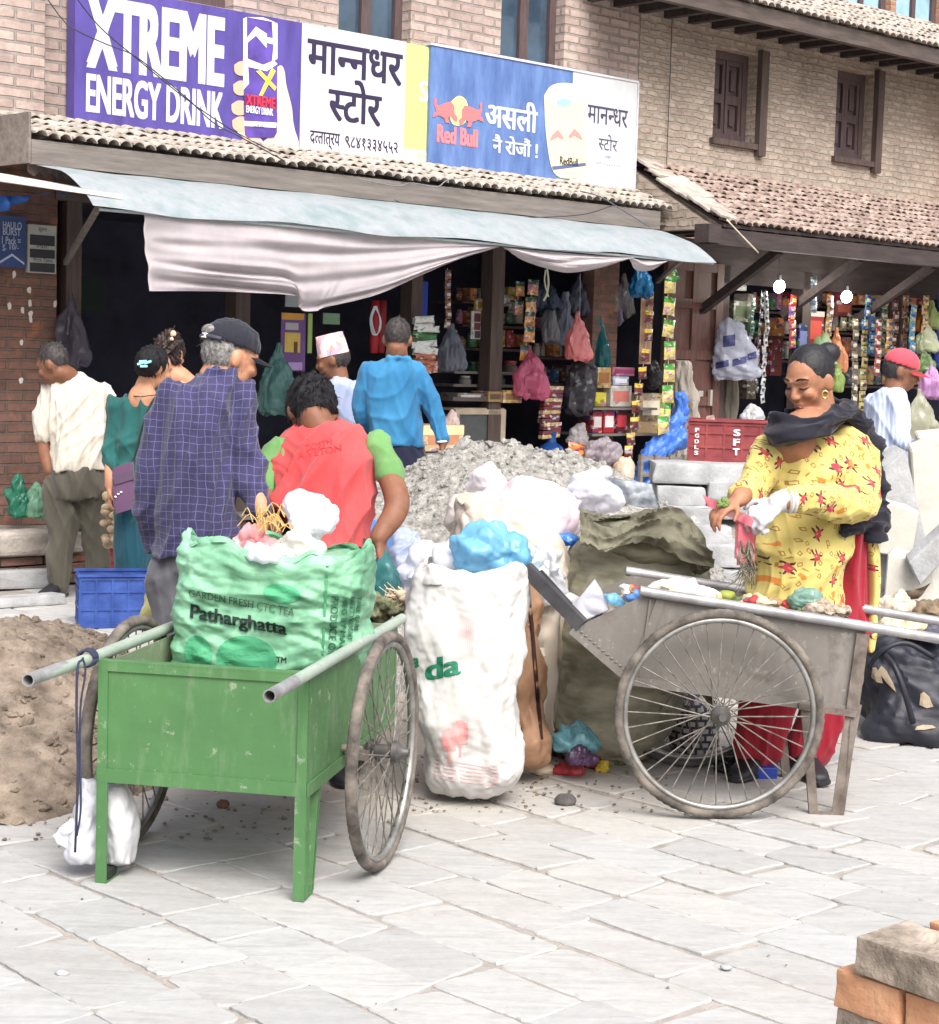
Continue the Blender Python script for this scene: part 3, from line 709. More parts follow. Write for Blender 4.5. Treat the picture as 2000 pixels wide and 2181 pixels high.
M_CLOTH = mat('curtain_cloth', srgb(222, 215, 218), .85, .08, 5, .25, 250, .002, sheen=.2, trl=.3)
YC = -1.17
def swag(top, bot, folds, amp, seed, nu=120, nv=70, label='', conv=1.0):
    bm = B(); g = []
    tp = catmull([(*p, 0) for p in top], nu); bt = catmull([(*p, 0) for p in bot], nu)
    for i in range(nu):
        s = i / (nu - 1); row = []
        a = F(tp[i][0], tp[i][1], YC); b = F(bt[i][0], bt[i][1], YC)
        for j in range(nv):
            q = j / (nv - 1); p = a.lerp(b, q)
            e = min(1, q * 5) * (.25 + .75 * (1 - s) ** .5 if conv else 1)
            e *= min(1, s * 7); p.z -= .06 * math.sin(PI * s ** .8) * math.sin(PI * q) * (conv > 0)
            ph = q * folds * 2 * PI + s * 2.2 + 2.6 * noise.noise(V((s * 2.2, q * 1.6, seed))); w_ = (math.sin(ph) + .45 * math.sin(ph * 1.9 + 2 * noise.noise(V((s * 4, q * 3, seed + 2))))) * (.65 + .8 * noise.noise(V((s * 3, q * 4, seed + 7)))) 
            p.y += amp * e * w_ + amp * .7 * noise.noise(V((s * 4, q * 5, seed + 4))) - .06 * math.sin(q * PI) * e
            p.y += .012 * noise.noise(V((s * 30, q * 3, seed))) * q
            row.append(bm.verts.new(p))
        g.append(row)
    for i in range(nu - 1):
        for j in range(nv - 1): bm.faces.new((g[i][j], g[i + 1][j], g[i + 1][j + 1], g[i][j + 1]))
    bmesh.ops.solidify(bm, geom=bm.faces[:], thickness=.002)
    return tag(obj('cloth_curtain', bm, M_CLOTH, base=FM, smooth=True), label, 'curtain')
swag([(303, 446), (500, 462), (700, 484), (900, 506), (1058, 522)],
     [(318, 620), (420, 620), (520, 623), (632, 632), (640, 660), (672, 662), (690, 655), (800, 628), (900, 585), (980, 552), (1060, 526)], 3.6, .035, 2,
     label='large off-white cloth hanging from the awning over the dark doorway')
swag([(1072, 526), (1130, 532), (1200, 538), (1270, 544), (1338, 548)], [(1074, 528), (1120, 556), (1190, 578), (1230, 580), (1290, 568), (1338, 550)], 2.2, .02, 9, 70, 30, 'narrow off-white cloth swag looped under the right half of the awning', 0)
swag([(1338, 548), (1360, 552), (1385, 554), (1410, 556)], [(1340, 552), (1352, 574), (1385, 576), (1408, 558)], 1.6, .015, 5, 30, 20, 'short end of off-white cloth tucked at the right tip of the awning', 0)
M_CABLE = pm((52, 50, 58), .6)
def cable(pts, yl, r, label, mt=None, name='cable', cat='cable', n=60):
    bm = B(); tube(bm, [V(p) for p in catmull([F(x, y, (yl if not hasattr(yl, '__len__') else yl[0] + (yl[1] - yl[0]) * i / (len(pts) - 1))) for i, (x, y) in enumerate(pts)], n)], r, 6)
    return tag(obj(name, bm, mt or M_CABLE, base=FM, smooth=True), label, cat)
cable(Z1((230, -60), (340, 95), (420, 165), (590, 245), (740, 305), (870, 400), (1060, 560), (1200, 690), (1350, 770), (1600, 905)), (-.2, -.62), .004, 'black cable sagging across the purple signboard from its upper corner')
cable(Z1((400, -50), (560, 150), (770, 330), (1000, 520), (1150, 630), (1330, 745)) + Z2((0, 760), (200, 800), (380, 880), (550, 980), (690, 1040), (900, 1035), (1080, 1062), (1230, 1070), (1480, 1055), (1640, 1008)), (-.25, -.66), .004, 'long black cable drooping from the purple signboard to the eave below the blue one', n=110)
cable(Z2((380, 880), (560, 915), (640, 900), (760, 920), (820, 885), (940, 870)), -.62, .004, 'short loop of grey cable lying on the tiled eave', pm((120, 118, 122), .6))
cable(Z2((1470, 940), (1560, 965), (1640, 1010), (1720, 1060), (1810, 1115)), -.62, .005, 'pair of wires slipping off the right end of the tiled eave', pm((95, 95, 105), .6))
cable([(1433, 0), (1428, 140), (1420, 350), (1418, 480)], -.03, .004, 'thin wire hanging down the buff brick wall')
cable([(1548, 468), (1580, 502), (1615, 538)], -1.04, .006, 'pale stick poking out below the red tiled eave', pm((205, 195, 170), .7), 'stick', 'stick', 8)
# slab canopy of the neighbour, far left
bm = B(); a = F(-20, 372, -.9); poly_prism(bm, [(-1.4, -.05, 2.52), (-.12, -.05, 2.50), (-.02, -1.15, 2.335), (-1.4, -1.15, 2.40)], (0, 0, .025))
tag(obj('canopy_slab', bm, mat('canopy_sheet', srgb(205, 196, 186), .8, .15, 4, .3, 40), base=FM), 'flat pale canopy sheet at the far left beside the awning', 'canopy')
bm = B(); g = []
for i in range(30):
    s = i / 29; a = F(-20 + 150 * s, 418 - 4 * s, -1.0); b = F(-20 + 150 * s, 440 + 14 * math.sin(s * 5 + 1) - 18 * s, -1.0); a.y += .03 * math.sin(s * 30); b.y += .05 * math.sin(s * 24)
    g.append((bm.verts.new(a), bm.verts.new(a.lerp(b, .5) - V((0, .03, 0))), bm.verts.new(b)))
for i in range(29):
    for j in range(2): bm.faces.new((g[i][j], g[i + 1][j], g[i + 1][j + 1], g[i][j + 1]))
bmesh.ops.solidify(bm, geom=bm.faces[:], thickness=.003)
tag(obj('tarpaulin', bm, pm((60, 110, 190), .4), base=FM, smooth=True), 'strip of blue tarpaulin hanging under the pale canopy', 'tarpaulin')
ps = thing('poster', 'blue poster with white wording on the far left wall', 'poster', F(20, 570, -.03), fac=True)
bm = B(); a, b = F(-40, 566, -.03), F(56, 462, -.03); box2(bm, (a.x, -.03, a.z), (b.x, -.004, b.z)); facm('sheet', bm, pm((50, 72, 120), .5), ps)
for s, x0, y0, x1, y1 in (('HAULO', 6, 486, 46, 474), ('BURST', 6, 500, 44, 488), ('1 Pack =', 4, 519, 44, 506), ('रु. 10/-', 4, 534, 40, 522)):
    text_px(s, x0, y0, x1, y1, -.033, pr((176, 186, 215)), ps, bold=.01)
flat('zigzag', [(0, 556), (26, 540), (52, 560), (52, 564), (26, 545), (0, 561)], -.034, pr((176, 186, 215)), ps)
ps = thing('notice', 'pale framed notice with dark bands on the brick pillar', 'notice', F(90, 580, -.04), fac=True)
bm = B(); a, b = F(60, 580, -.04), F(120, 482, -.04); box2(bm, (a.x, -.04, a.z), (b.x, -.004, b.z)); facm('sheet', bm, pm((172, 174, 168), .6), ps)
for y0, y1 in ((521, 503), (548, 533), (578, 562)): a, b = F(64, y0, -.043), F(117, y1, -.043); bm = B(); box2(bm, (a.x, -.043, a.z), (b.x, -.04, b.z)); facm('dark_band', bm, pm((48, 48, 56), .6), ps)
for s, x0, y0, x1, y1 in (('सूचना', 82, 495, 100, 486), ('Pan', 80, 528, 100, 522), ('With Tatva', 70, 557, 112, 551)): text_px(s, x0, y0, x1, y1, -.044, M_INK, ps)
# ================================================================== HANDCARTS
def worn_paint(name, c, wear, wc, rough=.45):
    t = NT(name); v = t.coord(); n1 = t.noise(v, 3, 6, .65); n2 = t.noise(v, 22, 6, .75); n3 = t.noise(t.coord((1, 1, .25)), 14, 5, .7)
    col = t.mix(.6, c, t.ramp(n1, [(.3, .72), (.7, 1.22)]), 'MULTIPLY')
    col = t.mix(t.ramp(n3, [(.52, 0.), (.75, .38)]), col, wc)
    col = t.mix(t.ramp(n2, [(wear, 0.), (wear + .06, .8)]), col, wc)
    t.bs(Base_Color=col, Roughness=t.ramp(n2, [(.4, rough), (.7, rough + .3)])); t.bump(n2, .12, .004, t.bump(t.noise(v, 4.5, 2), .35, .03)); return t.m
M_GREEN = worn_paint('green_paint', (.062, .165, .055), .60, (.25, .30, .21))
M_GREEND = worn_paint('green_paint_inside', (.17, .23, .13), .56, (.30, .31, .25), .6)
M_PIPEG = worn_paint('pipe_grey_green', (.30, .36, .30), .6, (.45, .46, .44), .4)
M_PIPE = mat('pipe_steel', (.30, .295, .30), .45, .35, 9, .2, 60, metal=.3)
M_RUST = worn_paint('rusty_sheet', (.15, .136, .122), .60, (.29, .265, .24), .6)
def rust_spots(m):
    t = m.node_tree; b = t.nodes['Principled BSDF']; l = b.inputs['Base Color'].links[0].from_socket; n = t.nodes.new('ShaderNodeTexNoise'); n.inputs['Scale'].default_value = 6; n.inputs['Detail'].default_value = 5; n.inputs['Roughness'].default_value = .65
    tc = t.nodes.new('ShaderNodeTexCoord'); t.links.new(tc.outputs['Object'], n.inputs['Vector']); r = t.nodes.new('ShaderNodeValToRGB'); r.color_ramp.elements[0].position = .54; r.color_ramp.elements[1].position = .68; r.color_ramp.elements[1].color = (.8, .8, .8, 1); t.links.new(n.outputs[0], r.inputs[0])
    x = t.nodes.new('ShaderNodeMixRGB'); x.inputs[2].default_value = (.075, .05, .036, 1); t.links.new(r.outputs[0], x.inputs[0]); t.links.new(l, x.inputs[1]); t.links.new(x.outputs[0], b.inputs['Base Color'])
rust_spots(M_RUST)
M_RUSTB = mat('rusty_bar', (.12, .092, .075), .75, .4, 12, .4, 60, c2=(.22, .185, .16))
M_TYRE = mat('tyre_dusty', (.075, .066, .058), .9, .5, 14, .6, 90, c2=(.22, .19, .16))
M_TYREB = mat('tyre_black', (.045, .043, .045), .85, .3, 14, .5, 90, c2=(.10, .095, .09))
M_CHROME = mat('wheel_rim', (.30, .285, .265), .42, .5, 12, .2, 60, metal=.6, c2=(.38, .37, .35))
M_SPOKE = mat('wheel_spoke', (.14, .125, .105), .6, .5, 30, 0, metal=.2, c2=(.24, .22, .195))
M_HUB = mat('wheel_hub', (.09, .085, .08), .5, .4, 20, .2, metal=.4)
M_BLACK = mat('black_rubber', (.018, .018, .02), .7, .3, 9, .3, 60)
def wheel(parent, c, ax, rad=.345, tyre=M_TYRE, n=36, hubw=.05, phase=0.):
    ax = V(ax).normalized(); a, b = frame(ax); c = V(c)
    def ring(r0, ri, rj, seg=72, kn=10, tread=0):
        bm = B(); vs = []
        for i in range(seg):
            t = 2 * PI * i / seg; d = a * math.cos(t) + b * math.sin(t); row = []
            for j in range(kn):
                s = 2 * PI * j / kn; rr = r0 + ri * math.cos(s) + (tread * ((i % 2) * 2 - 1) if math.cos(s) > .3 else 0)
                row.append(bm.verts.new(c + d * rr + ax * rj * math.sin(s)))
            vs.append(row)
        for i in range(seg):
            for j in range(kn):
                i2, j2 = (i + 1) % seg, (j + 1) % kn; bm.faces.new((vs[i][j], vs[i2][j], vs[i2][j2], vs[i][j2]))
        return bm
    w_ = obj('wheel', ring(rad - .036, .010, .013, 80, 8), M_CHROME, parent, smooth=60)
    obj('tyre', ring(rad - .0155, .0155, .0175, 160, 12, .0012), tyre, w_, smooth=60)
    bm = B()
    for k in range(n):
        t = 2 * PI * k / n + phase; sg = 1 if k % 2 else -1; tt = t + (.5 if (k // 2) % 2 else -.5)
        p = c + (a * math.cos(t) + b * math.sin(t)) * (rad - .042); q = c + (a * math.cos(tt) + b * math.sin(tt)) * .026 + ax * sg * hubw * .42
        tube(bm, [p, q], .0023, 5)
    obj('spokes', bm, M_SPOKE, w_)
    bm = B(); lathe(bm, [(0, -.075), (.012, -.075), (.014, -.06), (.032, -.042), (.033, -.028), (.02, -.024), (.02, .024), (.033, .028), (.032, .042), (.014, .06), (.012, .075), (0, .075)], c, 20, ax)
    obj('hub', bm, M_HUB, w_, smooth=40)
    return w_
# --- green cart: own frame, x to its right, y towards its wheels
ca = thing('handcart', 'green sheet metal handcart carrying the green tea sack', 'handcart', (-.693, 4.912, 0), -math.radians(10.6))
CA = ca.matrix_basis.copy()
def c_(name, bm, mt, par=ca, **k): return obj(name, bm, mt, par, base=CA, **k)
X0, X1, L_, ZB, ZT = -.316, .281, 1.06, .318, .612
bm = B(); box2(bm, (X0 + .004, 0, ZB), (X1 - .004, .004, ZT)); c_('front_panel', bm, M_GREEN)
bm = B(); box2(bm, (X0, .004, ZB), (X0 + .004, L_, ZT)); c_('side_panel', bm, M_GREEND)
bm = B(); box2(bm, (X1 - .004, .004, ZB), (X1, L_, ZT)); c_('side_panel', bm, M_GREEN)
bm = B(); box2(bm, (X0 + .004, L_ - .004, ZB), (X1 - .004, L_, ZT)); c_('rear_panel', bm, M_GREEND)
bm = B(); box2(bm, (X0 + .004, .004, ZB + .002), (X1 - .004, L_ - .004, ZB + .006)); c_('floor_panel', bm, M_GREEND)
bm = B(); box2(bm, (X0, -.007, ZB - .03), (X1, -.001, ZB + .008)); box2(bm, (X1 + .001, .0, ZB - .03), (X1 + .006, L_, ZB + .006)); box2(bm, (X0 - .006, .0, ZB - .03), (X0 - .001, L_, ZB + .006))
box2(bm, (X0, -.006, ZT - .014), (X1, -.001, ZT + .010)); box2(bm, (X0, -.0065, ZT + .0101), (X1, .03, ZT + .0145)); box2(bm, (X0, -.0055, ZB + .008), (X0 + .028, -.001, ZT - .014)); box2(bm, (X1 - .028, -.0055, ZB + .008), (X1, -.001, ZT - .014))
c_('frame', bm, M_GREEN)
for s in (-1, 1):
    x = .292 if s > 0 else -.328; bm = B(); tube(bm, [(x * 1.02, -.42, ZT + .028), (x, 0, ZT + .022), (x, L_ + .01, ZT + .018)], .0165, 16, cap=False); 
    h = c_('rail', bm, M_PIPEG, smooth=40)
    bm = B(); tube(bm, [(x * 1.02, -.421, ZT + .028), (x * 1.014, -.2, ZT + .0255)], .0172, 16, cap=False); tube(bm, [(x * 1.02, -.421, ZT + .028), (x * 1.014, -.2, ZT + .0255)], .0135, 16, cap=False)
    r_ = [(V((x * 1.02, -.421, ZT + .028)), V((.0172, 0, 0)), V((0, 0, .0172))), (V((x * 1.02, -.421, ZT + .028)), V((.0135, 0, 0)), V((0, 0, .0135)))]; loft(bm, r_, 16, cap=False)
    bm2 = bm; c_('handle_end', bm2, M_PIPE, h, smooth=40)
    bm = B(); xx = .266 if s > 0 else -.301
    box2(bm, (xx - .016, -.006, .006), (xx + .016, -.001, ZB - .03)); box2(bm, (xx + s * .0135, -.001, .006), (xx + s * .0175, .028, ZB - .03))
    box2(bm, (xx - .016, -.006, .0), (xx + .016, .085, .0055))
    bar(bm, (xx, .08, .004), (xx, .135, ZB - .028), .028, .005, up=(0, 1, 0)); bar(bm, (xx + .012 * s, .088, .006), (xx + .012 * s, .143, ZB - .028), .004, .022, up=(0, 1, 0))
    c_('leg', bm, M_GREEN)
bm = B(); box2(bm, (-.319, .02, .0), (-.288, .09, .035), bev=.006); c_('rubber_pad', bm, M_BLACK)
RX = CA.to_3x3() @ V((1, -.04, 0))
wheel(ca, CA @ V((.405, .375, .345)), RX, .345, hubw=.06)
wheel(ca, CA @ V((-.372, .405, .345)), RX, .345, hubw=.06, phase=.05)
bm = B(); tube(bm, [(-.36, .39, .345), (.432, .372, .345)], .012, 10); box2(bm, (-.27, .36, .345), (-.23, .40, ZB - .001)); box2(bm, (.23, .36, .345), (.27, .40, ZB - .001)); c_('axle', bm, M_RUSTB)
bm = B(); box2(bm, (.30, .34, .32), (.37, .41, .35)); c_('axle_block', bm, M_RUSTB)
bm = B(); tube(bm, catmull([P(175, 1405, 4.80), P(166, 1420, 4.79), P(163, 1500, 4.79), P(166, 1640, 4.8), P(163, 1740, 4.82), P(160, 1815, 4.83)], 30), .0035, 6); tube(bm, catmull([P(176, 1400, 4.8), P(182, 1432, 4.80), P(172, 1500, 4.795), P(170, 1600, 4.8), P(172, 1720, 4.81), P(164, 1780, 4.82)], 30), .003, 6)
for k in range(3): 
    q = CA @ V((-.3305, -.035 - .012 * k, ZT + .026)); bmesh.ops.create_cone
    tube(bm, [q + V((.023 * math.cos(t), 0, .023 * math.sin(t))) for t in [i * PI / 8 for i in range(17)]], .004, 6)
tag(obj('rope', bm, mat('rope_navy', (.03, .035, .07), .9, .3, 30), smooth=True), 'dark blue cord knotted round the left handle of the green handcart', 'rope')

# --- rusty cart: side outlines surveyed on its two panel planes
YN, YF = 6.02, 6.56
cb = thing('handcart', 'rusty brown handcart heaped with rubbish beside the woman in yellow', 'handcart', (.83, 6.3, 0))
def P2(x, y, Y): return P(x, y, YN) + V((0, Y - YN, 0))
SP = [(1217, 1341), (1375, 1267), (1845, 1341), (1812, 1516), (1345, 1452)]
A_, B_, C_, D_, E_ = [P(x, y, YN) for x, y in SP]
def cbm(name, bm, mt, par=cb, **k): return obj(name, bm, mt, par, **k)
W = V((0, YF - YN, 0))
for nm, o in (('side_panel', V()), ('side_panel', W)):
    bm = B(); poly_prism(bm, [p + o for p in (A_, B_, C_, D_, E_)], (0, .005, 0)); cbm(nm, bm, M_RUST)
y1 = V((0, .006, 0)); th = V((0, 0, -.004))
def sheet(name, p, q, mt=M_RUST):
    bm = B(); n = (q - p).cross(V((0, 1, 0))).normalized() * .004
    poly_prism(bm, [p + y1, q + y1, q + W - y1 * .2, p + W - y1 * .2], n); return cbm(name, bm, mt)
sheet('floor_panel', E_, D_); sheet('scoop_panel', A_, E_); sheet('rear_panel', D_, C_)
bm = B()
e = (E_ - D_).normalized(); bar(bm, E_ - V((0, .004, 0)) + (A_ - E_) * .0, E_ + (B_ - E_) * .0 + (B_ - A_) * .0 + V((.10, -.004, .32)), .005, .03)
bar(bm, D_ - V((0, .005, -.004)), E_ - V((0, .005, -.004)), .005, .03); bar(bm, A_ - V((0, .004, 0)), E_ - V((0, .004, 0)), .006, .028); 
bar(bm, P(1385, 1275, YN) - V((0, .004, 0)), P(1362, 1440, YN) - V((0, .004, 0)), .012, .006)
for k in range(14):
    q_ = A_.lerp(E_, (k + .5) / 14) + V((.012, -.008, .012)); ell(bm, q_, (.007, .003, .004), seg=8)
cbm('frame', bm, M_RUST)
for o in (V((0, -.012, .012)), W + V((0, .014, .012))):
    dr_ = (C_ - B_).normalized(); bm = B(); tube(bm, [B_ - dr_ * .02 + o, C_ + o, C_ + dr_ * .48 + o - V((0, 0, .005))], .017, 14); cbm('rail', bm, M_PIPE, smooth=40)
for o in (V((0, 0, 0)), V((0, YF - YN + .005, 0))):
    q = lambda x, y: P(x, y, YN - .012) + o
    bm = B(); up = (0, 1, 0)
    bar(bm, q(1838, 1350), q(1784, 1736), .034 if False else .006, .042, up=(1, 0, .15)); bar(bm, q(1826, 1500), q(1780, 1736), .03, .006, up=up)
    bar(bm, q(1714, 1500), q(1733, 1736), .03, .02, up=up); bar(bm, q(1724, 1731), q(1795, 1733), .02, .012, up=(0, 0, 1)); bar(bm, q(1700, 1503), q(1822, 1520), .03, .02, up=(0, 0, 1))
    cbm('leg', bm, M_RUSTB)
wc = P(1532, 1521, 5.90); wheel(cb, wc, V((.02, -1, .02)), .345, M_TYRE, 36, .06)
wf_ = V((.838, 6.655, .345)); wheel(cb, wf_, V((.02, -1, 0)), .345, M_TYREB, 36, .06)
bm = B(); tube(bm, [wc, wf_], .012, 10); cbm('axle', bm, M_RUSTB)
# ================================================================== PEOPLE
def skin(name, c): return mat(name, tuple(x * .78 for x in srgb(*c)), .55, .2, 14, .3, 130, .003, spec=.3)
SKIN_A = skin('skin_tan', (176, 124, 96)); SKIN_B = skin('skin_light', (205, 150, 118)); SKIN_C = skin('skin_brown', (140, 96, 74)); SKIN_D = skin('skin_warm', (176, 124, 96))
HAIR = mat('hair_black', (.011, .010, .012), .5, .4, 40, .8, 120, .006, st=(3, 3, .5), spec=.25)
HAIRG = mat('hair_greying', (.10, .095, .09), .6, .6, 70, .6, 120, .004, c2=(.30, .29, .28))
HAIRS = mat('hair_short', (.035, .03, .03), .6, .4, 60, .6, 120, .004)
M_SHOE = mat('shoe_black', (.02, .02, .024), .5, .3, 9, .2)
def mute(c, k=.72):
    l = .3 * c[0] + .59 * c[1] + .11 * c[2]; return tuple((x * .88 + l * .12) * k for x in c)
def cloth(name, c, var=.12, rough=.85, c2=None, bsc=380): return mat(name, mute(srgb(*c)), rough, var, 4.5, .2, bsc, .002, c2=mute(c2) if c2 else None, crease=.3, csc=5.5, st=(1, 1, .65), sheen=.15, spec=.2)
class Body:
    def __init__(s, label, x, Y, face, sk, vox=.009, head=1.0, z=0.0):
        s.Y, s.sk, s.vox, s.z0 = Y, sk, vox, z; s.s = Y / FPX
        s.f = V((*face, 0)).normalized(); s.r = V((s.f.y, -s.f.x, 0))
        q = P(x, 1000, Y); s.t = thing('person', label, 'person', (q.x, Y, z)); s.bm = B(); s.k = head
    def p(s, x, y, d=0.): return P(x, y, s.Y + d)
    def g(s, x, d, z): q = P(x, 1100, s.Y + d); return V((q.x, q.y, z + s.z0))
    def rg(s, xl, xr, y, d=0., h=.12):
        a, b = s.p(xl, y, d), s.p(xr, y, d); return ((a + b) / 2, (b - a) / 2, V((0, h, 0)))
    def torso(s, bm, rings, n=22, pw=2.25):
        R_ = [s.rg(*r) for r in rings]; pk = catmull([np.concatenate([np.array(c), np.array(a), np.array(b)]) for c, a, b in R_], n)
        loft(bm, [(V(q[:3]), V(q[3:6]), V(q[6:9])) for q in pk], 28, True, pw)
    def limb(s, bm, pts, rad, n=14):
        q = catmull([(*p, r) for p, r in zip(pts, rad)], n); tube(bm, [V(a[:3]) for a in q], [a[3] for a in q], 14, rounded=True)
    def head(s, c, fwd, tilt=0., ears=True, face=True):
        """fwd: where the nose points; returns the head frame"""
        f = V(fwd).normalized(); up = V((0, 0, 1)); r = f.cross(up).normalized(); u = r.cross(f).normalized()
        if tilt: u = (u + r * tilt).normalized(); r = f.cross(u).normalized()
        s.hf, s.hr, s.hu, s.hc = f, r, u, V(c); k = s.k; bm = s.bm; M3 = Matrix((r, f, u)).transposed(); s.M3 = M3
        q = lambda a, b, c_: s.hc + (r * a + f * b + u * c_) * k
        s.q = q
        ell(bm, q(0, 0, 0), (.073 * k, .093 * k, .098 * k), M3); ell(bm, q(0, .028, -.062), (.056 * k, .062 * k, .058 * k), M3)
        ell(bm, q(0, .058, -.098), (.026 * k, .024 * k, .02 * k), M3)
        if ears:
            for e in (-1, 1): ell(bm, q(e * .076, -.008, -.022), (.011 * k, .023 * k, .034 * k), M3 @ Matrix.Rotation(e * .35, 3, 'Z'))
        if face:
            tube(bm, [q(0, .088, 0), q(0, .104, -.032), q(0, .106, -.04)], [.009 * k, .012 * k, .013 * k], 10, rounded=True)
            for e in (-1, 1):
                ell(bm, q(e * .012, .098, -.043), (.009 * k, .011 * k, .008 * k), M3); ell(bm, q(e * .034, .07, -.035), (.026 * k, .022 * k, .022 * k), M3)
                tube(bm, [q(e * .012, .091, .014), q(e * .045, .076, .016)], .009 * k, 8, rounded=True)
            ell(bm, q(0, .085, -.07), (.024 * k, .013 * k, .010 * k), M3); ell(bm, q(0, .083, -.083), (.020 * k, .012 * k, .009 * k), M3)
        return q
    def neck(s, base, r=.055): tube(s.bm, [V(base), s.hc - s.hu * .07 * s.k - s.hf * .018 * s.k], [r * 1.12, r], 14, rounded=True)
    def arm(s, sh, el, wr, r=(.036, .036, .026)):
        s.limb(s.bm, [V(sh) - V((0, 0, .02)), el, wr], (min(r[0], .037), r[1], r[2]))
    def leg(s, hp, kn, an, r=(.056, .044, .034)): s.limb(s.bm, [hp, kn, an], r)
    def hand(s, w, d, n, side, curl=.35, k=1.0, bm=None):
        bm = bm if bm is not None else s.bm; w = V(w); d = V(d).normalized(); n = V(n); n = (n - d * n.dot(d)).normalized(); t = d.cross(n) * side
        loft(bm, [(w + d * a * k, t * b * k, n * c * k) for a, b, c in ((-.012, .022, .017), (.02, .03, .016), (.055, .04, .015), (.085, .041, .012), (.094, .036, .008))], 14, True, 2.6)
        for i, L in enumerate((.072, .082, .077, .060)):
            b0 = w + d * (.084 - .004 * abs(i - 1)) * k + t * (.031 - .0205 * i) * k; a = curl * .55; pts = [b0]
            for j, fr in enumerate((.45, .31, .24)):
                dd = d * math.cos(a) + n * math.sin(a) + t * (.06 - .05 * i); b0 = b0 + dd.normalized() * L * fr * k; pts.append(b0); a += curl * (1.0 + .12 * i)
            tube(bm, pts, [.0092 * k, .009 * k, .0082 * k, .007 * k], 8, rounded=True)
        b0 = w + d * .028 * k + t * .030 * k; e1 = b0 + (d * .62 + t * .72 + n * .3).normalized() * .042 * k; e2 = e1 + (d * .85 + t * .2 + n * .45).normalized() * .032 * k
        tube(bm, [b0 - t * .01 * k, e1, e2], [.013 * k, .0105 * k, .008 * k], 9, rounded=True)
    def done(s, sm=5): return obj('body', remesh(s.bm, s.vox, sm), s.sk, s.t, smooth=True)
    def wear(s, name, bm, mt, vox=None, wr=.006, sc=9, st=(1, 1, .5), sm=4, seed=1., fn=None, label=None):
        b = remesh(bm, vox or s.vox, sm)
        if wr: wrinkle(b, wr, sc, st, seed, fn)
        o = obj(name, b, mt, s.t, smooth=True)
        if label: o['label'] = label
        return o
    def hair(s, bm, mt, amp=.004, sc=45, st=(1, 1, .25), vox=.007, n=900, LL=.03, lift=.3, flow=None):
        b = remesh(bm, vox, 2); wrinkle(b, amp, sc, st, 3.3); b.normal_update(); rr = random.Random(5); vs = list(b.verts)
        for k in range(n):
            v = rr.choice(vs); nn = v.normal.copy(); fl = V(flow) if flow else V((0, 0, -1)); f_ = fl - nn * fl.dot(nn)
            d = (f_ * .9 + nn * lift + V((rr.uniform(-1, 1), rr.uniform(-1, 1), rr.uniform(-1, 1))) * .3).normalized(); w_ = d.cross(nn)
            if w_.length < 1e-3: continue
            w_ = w_.normalized() * .0016; p0 = v.co - nn * .004; L = LL * rr.uniform(.5, 1.2); p1 = p0 + d * L * .5; p2 = p1 + (d - nn * .25).normalized() * L * .5
            q = [b.verts.new(x) for x in (p0 - w_, p0 + w_, p1 + w_ * .8, p1 - w_ * .8, p2)]; b.faces.new(q[:4]); b.faces.new((q[3], q[2], q[4]))
        return obj('hair', b, mt, s.t, smooth=True, normals=False)
    def shoes(s, a, d, mt=M_SHOE, name='shoe', L=.25):
        bm = B(); a = V(a); d = V((d[0], d[1], 0)).normalized(); r = V((d.y, -d.x, 0)); g0 = a.z
        z = s.z0; c = V((a.x, a.y, z))
        loft(bm, [(c + d * x + V((0, 0, h / 2)), r * w_, V((0, 0, h / 2))) for x, w_, h in ((-.075, .022, .05), (-.06, .036, .085), (0, .040, .095), (.06, .044, .075), (.12, .046, .055), (.165, .036, .042), (.18, .018, .03))], 14, True, 3)
        loft(bm, [(c + d * x + V((0, 0, .011)), r * w_, V((0, 0, .011))) for x, w_ in ((-.085, .02), (-.07, .041), (0, .044), (.12, .05), (.175, .038), (.19, .016))], 14, True, 4)
        return obj(name, bm, mt, s.t, smooth=50)
def hair_cap(s, bm, b=-.02, c=.018, r=(.079, .093, .097)): ell(bm, s.q(0, b, c), [x * s.k for x in r], s.M3)

# ---- man in white T-shirt
h = Body('man in a cream T-shirt and grey trousers, hand in pocket, beside the brick pillar', 150, 10.75, (-.35, .94), SKIN_C)
h.head(h.p(112, 772, -.05), (-.86, .25, -.42)); h.neck(h.p(146, 805, 0), .06)
h.arm(h.p(104, 860, .02), h.p(94, 945, .02), h.p(104, 1003, -.02), (.025, .042, .032)); h.arm(h.p(222, 845, .05), h.p(234, 930, .1), h.p(215, 985, .25)); h.hand(h.p(104, 1003, -.02), (.2, .1, -1), (0, 1, 0), 1, .3)
h.leg(h.p(130, 1040), h.p(135, 1136), h.g(130, 0, .07)); h.leg(h.p(190, 1040, .05), h.p(203, 1130, .1), h.g(200, .12, .07))
bm = B(); hair_cap(h, bm, -.016, .02); h.hair(bm, HAIRS); h.done()
bm = B(); h.torso(bm, [(122, 172, 794, .02, .06), (104, 205, 808, .02, .09), (98, 228, 832, .02, .12), (104, 230, 880, .02, .135), (111, 227, 940, .02, .14), (109, 225, 985, .02, .14), (107, 224, 1003, .02, .13)])
h.limb(bm, [h.p(106, 838, .02), h.p(96, 890, .02), h.p(93, 926, .02)], (.06, .068, .066)); h.limb(bm, [h.p(222, 838, .03), h.p(234, 890, .08), h.p(238, 915, .1)], (.06, .066, .06))
h.wear('t_shirt', bm, cloth('tee_cream', (236, 226, 208)), wr=.014, sc=6, st=(1.6, 1, .7), seed=4)
bm = B(); h.torso(bm, [(112, 222, 992, .02, .12), (98, 226, 1012, .02, .135), (90, 228, 1040, .02, .14), (92, 226, 1062, .02, .13)])
